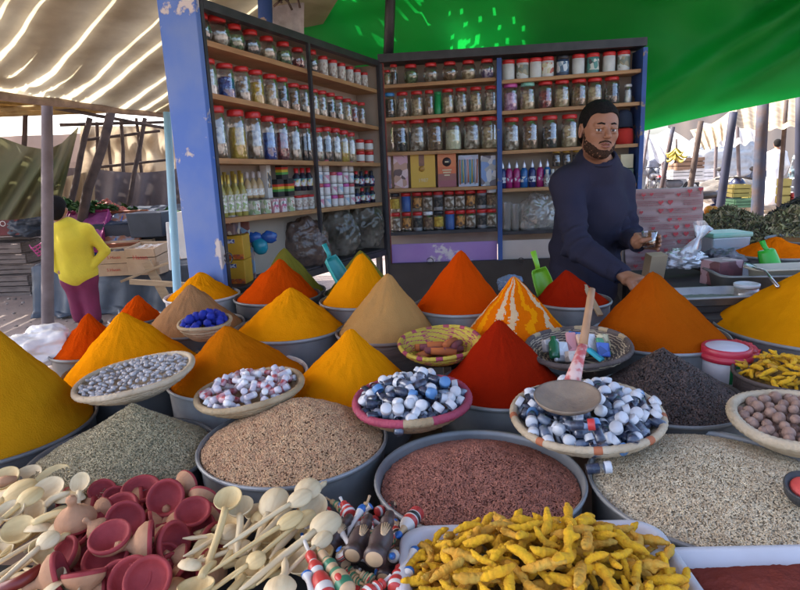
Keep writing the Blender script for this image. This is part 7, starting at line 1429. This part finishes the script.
def headfield(F_, grow=0., parts='all'):
    F_.ell(hp(0, .012, .034), (.073+grow, .093+grow, .082+grow), .01, Rn)
    F_.ell(hp(0, -.018, -.028), (.062+grow, .066+grow, .080+grow), .03, Rn)
    F_.ell(hp(0, -.034, -.076), (.046+grow, .046+grow, .036+grow), .03, Rn)
    F_.ell(hp(0, -.068, -.100), (.021+grow, .016+grow, .014+grow), .02, Rn)
    for s in (-1, 1):
        F_.ell(hp(s*.037, -.054, -.020), (.021+grow, .019+grow, .020+grow), .02, Rn); F_.ell(hp(s*.047, -.012, -.066), (.014+grow, .03+grow, .022+grow), .02, Rn)
    if parts != 'all': return
    for s in (-1, 1):
        F_.ell(hp(s*.030, -.090, .004), (.017, .014, .0115), .010, Rn, 'cut')
        F_.cap(hp(s*.012, -.083, .019), hp(s*.044, -.070, .021), .0075, .006, .010)
        F_.ell(hp(s*.031, -.0745, .0105), (.0165, .0135, .0065), .004, Rn); F_.ell(hp(s*.031, -.0745, -.0075), (.0155, .0125, .0055), .004, Rn)
        F_.ell(hp(s*.0095, -.0965, -.026), (.0075, .008, .006), .005, Rn)
        F_.ell(hp(s*.077, .012, -.004), (.007, .017, .030), .006, Rn); F_.ell(hp(s*.082, .006, -.002), (.004, .009, .016), .003, Rn, 'cut'); F_.ell(hp(s*.078, .004, -.027), (.006, .007, .009), .004, Rn)
    F_.cap(hp(0, -.080, .012), hp(0, -.106, -.020), .0072, .0115, .008); F_.ell(hp(0, -.107, -.022), (.0105, .009, .0085), .006, Rn)
    F_.cap(hp(-.020, -.082, -.053), hp(-.004, -.0915, -.050), .0035, .005, .004); F_.cap(hp(.020, -.082, -.053), hp(.004, -.0915, -.050), .0035, .005, .004)
    F_.cap(hp(-.017, -.082, -.0625), hp(0, -.089, -.0655), .004, .0065, .004); F_.cap(hp(.017, -.082, -.0625), hp(0, -.089, -.0655), .004, .0065, .004)
    F_.cap(hp(-.017, -.090, -.0563), hp(.017, -.090, -.0563), .0030, .0030, .002, 'cut')
headfield(Fd)
Fd.cap(hp(0, .018, -.07), NB+np.array([0, .02, .0]), .050, .054, .025)
Fd.cap(NB+np.array([0, .02, -.03]), CH, .07, .115, .05); Fd.cap(CH, BE, .112, .115, .06); Fd.cap(BE, HI, .115, .12, .06)
Fd.cap(S1, NB+np.array([-.01, .02, -.035]), .05, .05, .04); Fd.cap(S2, NB+np.array([.01, .02, -.035]), .05, .05, .04)
Fd.cap(S1, E1, .048, .038, .03); Fd.cap(E1, W1, .038, .026, .02); Fd.cap(S2, E2, .048, .038, .03); Fd.cap(E2, W2, .038, .026, .02)
for s in (-1, 1):
    h = HI+np.array([s*.09, .0, -.05]); k_ = np.array([h[0], h[1]-.02, .48]); a_ = np.array([h[0], h[1]+.02, .08]); Fd.cap(h, k_, .085, .058, .04); Fd.cap(k_, a_, .056, .04, .03); Fd.cap(a_+np.array([0, 0, -.03]), a_+np.array([0, -.16, -.045]), .036, .030, .02)
# hand round the glass
g0 = GLS
Fd.cap(W2, g0+np.array([-.046, .012, -.008]), .025, .024, .012); Fd.ell(g0+np.array([-.044, .008, -.010]), (.016, .036, .030), .012)
for i, zz in enumerate((.014, -.003, -.020, -.036)):
    e = (0, .004, .002, -.006)[i]; pts = [g0+np.array(q) for q in ((-.040, .036, zz), (-.008, .045, zz-.001), (.030+e, .034, zz-.004), (.044+e*.8, .006, zz-.006), (.036+e*.6, -.016, zz-.006))]
    rr_ = (.0100, .0094, .0088, .0080, .0070)
    for q in range(4): Fd.cap(pts[q], pts[q+1], rr_[q], rr_[q+1], .0035)
for a_, b_, ra, rb in (((-.050, -.012, -.012), (-.042, -.032, -.002), .0125, .0105), ((-.042, -.032, -.002), (-.012, -.043, .006), .0105, .0080)): Fd.cap(g0+np.array(a_), g0+np.array(b_), ra, rb, .005)
# hand reaching down to the spices
d1 = np.array([.055, -.075, -.028]); p0 = W1; p1 = W1+d1*.75; Fd.cap(p0, p1, .025, .028, .012); R1 = np.array(Euler((rad(-20), 0, rad(35))).to_matrix()); Fd.ell(p1, (.040, .045, .017), .012, R1)
side = np.array([.80, .58, .0]); side /= np.linalg.norm(side); fwd = d1/np.linalg.norm(d1)
for i, o_ in enumerate((-.030, -.010, .010, .028)):
    L_ = (.026, .030, .028, .022)[i]; q0 = p1+side*o_+fwd*.028; q1 = q0+fwd*L_+np.array([0, 0, -.004]); q2 = q1+fwd*L_*.7+np.array([0, 0, -.016]); q3 = q2+fwd*L_*.35+np.array([0, 0, -.018])
    Fd.cap(q0, q1, .0098, .009, .003); Fd.cap(q1, q2, .009, .0082, .003); Fd.cap(q2, q3, .0082, .007, .003)
q0 = p1-side*.034; q1 = q0+fwd*.026-side*.014+np.array([0, 0, -.012]); q2 = q1+fwd*.026+np.array([0, 0, -.010]); Fd.cap(q0, q1, .013, .0105, .008); Fd.cap(q1, q2, .0105, .008, .004)
def mpart(o): o.parent = man; o.location = -man.location; return o
mpart(Fd.mesh('body', m_skin))
def fieldbox(c, ext, h): return Field(*[np.arange(c[q]-ext[q], c[q]+ext[q], h) for q in range(3)])
def local(P): return ((P-V3(HC)) @ Rn)/HS
# hair
Fh = fieldbox(V3(HC), (.125, .14, .14), .0030); Fh.ell(hp(0, .014, .036), (.0775, .0985, .0875), .01, Rn); Fh.ell(hp(0, .05, -.02), (.066, .058, .07), .02, Rn)
P = np.stack(np.meshgrid(*Fh.ax, indexing='ij'), -1); Lc = local(P)
line = np.interp(Lc[..., 1], [-.12, -.060, -.044, -.030, -.012, -.004, .03, .07, .12], [.076, .068, .052, .010, -.014, .030, .000, -.060, -.085])+.003*np.sin(Lc[..., 0]*90)
cut = (line-Lc[..., 2])*.8; Fh.D = smax(Fh.D+(.0018*vnoise(P, 260, 3)+.001*vnoise(P, 600, 4)), cut, .004).astype(np.float32); mpart(Fh.mesh('hair', m_hair))
# beard and moustache
Fb = fieldbox(V3(HC), (.115, .14, .15), .0027); headfield(Fb, .0005, 'base'); P = np.stack(np.meshgrid(*Fb.ax, indexing='ij'), -1); Lc = local(P); Y_ = Lc[..., 1]; X_ = np.abs(Lc[..., 0]); Z_ = Lc[..., 2]
topl = np.where(Y_ < -.03, -.076+np.clip((X_-.024)*.9, 0, .045), -.076+np.clip((X_-.024)*.9, 0, .045)+(Y_+.03)*1.9); topl = np.minimum(topl, .0)
c1 = Z_-topl; c2 = Y_-.004; lips_ = .0105-np.sqrt((X_/2.0)**2+((Z_+.057)/1.)**2+.0*Y_); lips_ = np.where(Y_ < -.06, lips_, -1)
D_ = np.maximum(np.maximum(Fb.D+.0015*vnoise(P, 300, 5), c1*.8), np.maximum(c2, lips_)); Fb.D = D_.astype(np.float32)
for s in (-1, 1): Fb.cap(hp(s*.004, -.0905, -.0425), hp(s*.022, -.082, -.048), .0042, .0040, .003); Fb.cap(hp(s*.022, -.082, -.048), hp(s*.030, -.073, -.064), .0030, .0040, .003)
mpart(Fb.mesh('beard', mat('short_beard', (.026, .017, .012), .9, (.075, .040, .025), 240, 2, 1.5, .5, 300, spec=.1)))
for s in (-1, 1):
    mb = MB(); mb.tube([Vector(hp(s*.013, -.0895, .0262)), Vector(hp(s*.028, -.086, .0300)), Vector(hp(s*.046, -.071, .0235))], [.0032, .0036, .0018], 7); mpart(obj('eyebrow', mb, m_hair))
    mb = MB(); mb.ball(tuple(hp(s*.031, -.0715, .0015)), .0122*HS, 18, 12); e_ = mpart(obj('eye', mb, m_eyew)); c_ = hp(s*.031, -.0715, .0015); g_ = (CAM-HC+Vector((.35, 0, .05))).normalized(); mb = MB(); mb.ball((0, 0, 0), (.0056, .0056, .0022), 12, 8, M=Matrix.Translation(Vector(c_)+g_*.0112*HS) @ g_.to_track_quat('Z', 'Y').to_matrix().to_4x4()); obj('iris', mb, m_iris, e_)
mb = MB(); 
for a_, b_ in (((-.019, -.0865, -.0545), (-.004, -.096, -.0515)), ((.019, -.0865, -.0545), (.004, -.096, -.0515)), ((-.004, -.096, -.0515), (.004, -.096, -.0515)), ((-.016, -.087, -.063), (0, -.0945, -.0662)), ((.016, -.087, -.063), (0, -.0945, -.0662))): mb.tube([Vector(hp(*a_)), Vector(hp(*b_))], .0034, 8)
mpart(obj('lips', mb, m_lip))
# sweater
Fs = Field(axis(.45, 1.30, .0075, []), axis(2.15, 3.1, .0085, []), axis(.80, 1.62, .0075, []))
g_ = .018
Fs.cap(NB+np.array([0, .03, -.012]), CH, .084, .122+g_, .05); Fs.cap(CH, BE, .122+g_, .130+g_, .06); Fs.cap(BE, HI, .132+g_, .142+g_, .06); Fs.cap(CH+np.array([-.06, 0, .02]), BE+np.array([-.03, 0, 0]), .09, .10, .06)
Fs.cap(S1, NB+np.array([-.01, .02, -.02]), .065, .072, .05); Fs.cap(S2, NB+np.array([.01, .02, -.02]), .062, .072, .05)
Fs.cap(S1, E1, .072, .056, .035); Fs.cap(E1, W1, .056, .039, .025); Fs.cap(S2, E2, .062, .054, .035); Fs.cap(E2, W2, .054, .037, .025)
P = np.stack(np.meshgrid(*Fs.ax, indexing='ij'), -1)
fold = .0075*vnoise(P*np.array([1, 1, .7]), 26, 9)+.0025*vnoise(P, 70, 10)
def armfold(A, B, ph): t = ((P-A)@(B-A))/((B-A)@(B-A)); r = np.linalg.norm(P-(A+np.clip(t, 0, 1)[..., None]*(B-A)), axis=-1); return .0065*np.sin(t*30+ph+P[..., 0]*40)*np.exp(-((t-.95)/.35)**2)*(r < .09)
fold = fold+armfold(S1, E1, 0)+armfold(W1, E1, 1)+armfold(S2, E2, 2)+armfold(W2, E2, 3)
bf = .006*np.sin(P[..., 2]*52+P[..., 0]*26+2*np.sin(P[..., 0]*15))*np.exp(-((P[..., 2]-BE[2]+.0)/.12)**2); Fs.D = (Fs.D+fold+bf).astype(np.float32)
# open neck
ncen = NB+np.array([0, -.008, .032]); Fs.ell(ncen, (.064, .068, .058), .006, mode='cut')
sw = mpart(Fs.mesh('sweater', m_swe))
mb = MB(); nn_ = []
for i in range(33): a = 2*PI*i/32; nn_.append(Vector(NB+np.array([math.cos(a)*.0625, -.006+math.sin(a)*.066, .002+.018*math.sin(a)])))
mb.tube(nn_, .0075, 8, cap=False); o_ = obj('collar', mb, m_swe, sw)
for Wp, Ep, r_ in ((W1, E1, .040), (W2, E2, .038)):
    d_ = Vector(Wp-Ep).normalized(); mb = MB(); mb.lathe([(r_*.96, -.035), (r_, -.03), (r_*1.01, .006), (r_*.95, .012), (r_*.86, .010), (r_*.82, -.03)], 26, cap=False, M=Matrix.Translation(Vector(Wp)+d_*.006) @ d_.to_track_quat('Z', 'Y').to_matrix().to_4x4()); obj('cuff', mb, m_swe, sw)
# trousers
Ft = Field(axis(.40, 1.25, .014, []), axis(2.4, 3.2, .014, []), axis(.06, 1.05, .016, [])); Ft.cap(HI, HI+np.array([0, 0, -.05]), .155, .16, .05)
for s in (-1, 1): h = HI+np.array([s*.09, .0, -.05]); k_ = np.array([h[0], h[1]-.02, .48]); a_ = np.array([h[0], h[1]+.02, .12]); Ft.cap(h, k_, .10, .078, .04); Ft.cap(k_, a_, .076, .065, .03)
mpart(Ft.mesh('trousers', mat('dark_trousers', (.03, .03, .035), .9)))
# glass of tea
tg_ = thing('tea_glass', 'ribbed clear glass of brown tea in the man\'s hand', 'glass', tuple(GLS)); mb = MB(); mb.lathe([(0, -.034), (.025, -.034), (.027, -.030), (.030, .030), (.0285, .030), (.026, -.028), (0, -.029)], 32, cap=False, fn=lambda r_, z_, t: (r_*(1+.02*math.cos(16*t)), z_)); obj('glass_body', mb, glassy('tea_glass', (.93, .90, .86), .3, .04), tg_)
mb = MB(); mb.lathe([(0, -.028), (.0245, -.027), (.0262, .008), (0, .009)], 24, cap=False); obj('tea', mb, mat('tea', (.28, .09, .025), .1, (.2, .06, .02), 20), tg_)

# --- simpler far figures
def figure(root, prims_body, prims_clothes, lo, hi, h):
    """prims: name -> (material, [(a, b, ra, rb, k)], noise)"""
    out = []
    for nm, (m, pr, nzv) in list(prims_body.items())+list(prims_clothes.items()):
        F_ = Field(*[np.arange(lo[q], hi[q], h) for q in range(3)])
        for a, b, ra, rb, k in pr: F_.cap(a, b, ra, rb, k)
        if nzv: P = np.stack(np.meshgrid(*F_.ax, indexing='ij'), -1); F_.D = (F_.D+nzv*vnoise(P, 18, 3)+nzv*.5*vnoise(P, 45, 4)).astype(np.float32)
        o = F_.mesh(nm, m, root); out.append(o)
    return out
# child seen from behind; built in its own space: x right, y away, origin on the ground
kc = PZ(87, 329, 0); kid = thing('person', 'child in a bright yellow sweater and maroon trousers walking away, seen from behind', 'person', (kc.x, kc.y, .012), (0, 0, .15))
m_yel = mat('yellow_sweater', (.66, .52, .03), .9, (.56, .43, .03), 7, 4, 1, .3, 60); m_mrn = mat('maroon_trousers', (.20, .02, .07), .85, (.14, .015, .05), 6, 4, 1, .3, 40)
hd = (-.10, -.03, 1.20)
body = {'body': (m_skin, [((-.10, -.03, 1.22), (-.10, -.02, 1.17), .085, .080, .02), ((-.10, -.10+.0, 1.17), (-.10, -.05, 1.16), .03, .05, .02), ((-.185, -.02, 1.18), (-.185, -.02, 1.20), .016, .018, .01), ((-.015, -.02, 1.18), (-.015, -.02, 1.20), .016, .018, .01), ((-.09, -.01, 1.15), (-.03, 0, 1.02), .05, .06, .02), ((-.02, 0, 1.0), (0, 0, .6), .10, .10, .05),
   ((-.15, 0, .97), (-.205, -.02, .74), .045, .038, .02), ((-.205, -.02, .74), (-.13, -.08, .60), .036, .028, .02), ((-.13, -.08, .60), (-.09, -.11, .565), .026, .022, .01),
   ((.14, 0, .97), (.26, .03, .76), .045, .038, .02), ((.26, .03, .76), (.15, -.05, .62), .036, .028, .02), ((.15, -.05, .62), (.11, -.09, .59), .026, .022, .01),
   ((-.06, 0, .6), (-.05, .02, .1), .07, .045, .03), ((.07, 0, .6), (.09, -.02, .1), .07, .045, .03), ((-.05, .02, .05), (-.05, .14, .03), .04, .032, .02), ((.09, -.02, .05), (.09, .10, .03), .04, .032, .02)], 0),
 'hair': (m_hair, [((-.10, -.035, 1.235), (-.10, -.05, 1.215), .094, .090, .02), ((-.10, -.055, 1.17), (-.10, -.06, 1.19), .07, .075, .02)], .004)}
body['hair'] = (m_hair, [((-.10, -.015, 1.245), (-.10, -.035, 1.225), .092, .090, .02), ((-.10, -.05, 1.17), (-.10, -.045, 1.19), .068, .075, .02)], .004)
body['body'][1][1] = ((-.10, .06, 1.18), (-.10, .02, 1.16), .03, .05, .02)
clo = {'sweater': (m_yel, [((-.03, 0, 1.02), (0, 0, .90), .105, .150, .06), ((0, 0, .90), (0, 0, .58), .130, .138, .05), ((-.05, 0, .88), (-.055, 0, .58), .115, .125, .05), ((.05, 0, .88), (.055, 0, .58), .115, .125, .05), ((-.14, 0, 1.0), (.13, 0, .99), .075, .075, .05), ((-.16, 0, .97), (-.225, -.02, .75), .066, .052, .02), ((-.225, -.02, .75), (-.16, -.07, .62), .050, .038, .015), ((.15, 0, .97), (.265, .03, .77), .064, .050, .02), ((.265, .03, .77), (.165, -.045, .635), .050, .036, .012), ((-.02, 0, .56), (.02, 0, .56), .145, .145, .04)], .008),
 'trousers': (m_mrn, [((-.05, 0, .52), (.05, 0, .52), .125, .125, .04), ((-.06, 0, .50), (-.055, .02, .12), .098, .070, .04), ((.07, 0, .50), (.09, -.02, .12), .098, .070, .04)], .007)}
parts_ = figure(kid, body, clo, (-.36, -.24, 0), (.36, .24, 1.40), .0105)
for s, (x, y) in enumerate(((-.05, .08), (.09, .04))): mb = MB(); mb.ball((x, y, .035), (.05, .12, .035), 12, 8); obj('shoe', mb, m_dark, kid)
# white-robed man across the street
def farperson(px, pyfoot, label, robe, name='person', seat=0, rz=0., arm=None, hair=m_hair, h=1.76, y=None):
    P = PZ(px, pyfoot, 0) if y is None else PY(px, pyfoot, y); k = h/1.76; root = thing('person', label, 'person', (P.x, P.y, 0 if y is None else max(0, P.z)), (0, 0, rz)); root.scale = (k, k, k)
    b_ = {'body': (m_skin, [((0, -.02, 1.62), (0, -.01, 1.66), .082, .092, .02), ((0, -.08, 1.61), (0, -.05, 1.60), .03, .05, .02), ((0, .01, 1.56), (0, .02, 1.45), .055, .06, .02), ((0, 0, 1.4), (0, 0, .9), .13, .13, .05), ((-.17, 0, 1.38), (-.24, 0, 1.08), .05, .04, .02), ((-.24, 0, 1.08), (-.20, -.10, .84), .04, .03, .02), ((-.20, -.10, .84), (-.20, -.12, .76), .032, .022, .01), ((.17, 0, 1.38), (.24, -.02, 1.08), .05, .04, .02), ((.24, -.02, 1.08), (.14, -.20, 1.0), .04, .03, .02), ((.14, -.20, 1.0), (.09, -.24, .99), .032, .022, .01), ((-.08, 0, .9), (-.08, 0, .08), .08, .045, .03), ((.08, 0, .9), (.08, 0, .08), .08, .045, .03), ((-.08, 0, .05), (-.08, -.14, .03), .04, .03, .02), ((.08, 0, .05), (.08, -.14, .03), .04, .03, .02)], 0), 'hair': (hair, [((0, .02, 1.68), (0, .03, 1.64), .096, .088, .02)], .004)}
    c_ = {'robe': (robe, [((-.15, .01, 1.38), (.15, .01, 1.38), .085, .085, .05), ((0, .01, 1.36), (0, .01, 1.0), .165, .18, .06), ((0, .01, 1.0), (0, .01, .22), .18, .24, .06), ((-.17, 0, 1.38), (-.25, 0, 1.08), .08, .075, .04), ((-.25, 0, 1.08), (-.21, -.09, .87), .075, .065, .04), ((.17, 0, 1.38), (.25, -.02, 1.08), .08, .075, .04), ((.25, -.02, 1.08), (.16, -.18, 1.0), .075, .06, .04)], .012)}
    figure(root, b_, c_, (-.40, -.32, 0), (.40, .32, 1.80), .02); return root
farperson(772, 206, 'man in a long white robe standing with his back turned across the street', mat('white_robe', (.72, .72, .72), .9, (.62, .62, .64), 5, 4, 1, .2, 20), rz=rad(160))
farperson(794, 207, 'man in dark patterned clothes at the right edge of the street', pic('dark_pattern', [(.05, .07, .09), (.4, .42, .42), (.08, .12, .14), (.03, .03, .04)], 9, 3, .9), rz=rad(-100), h=1.62)
farperson(651, 196, 'distant person in grey near the motorcycle with the red light', mat('grey_robe', (.25, .26, .30), .9), rz=rad(30), h=1.6)
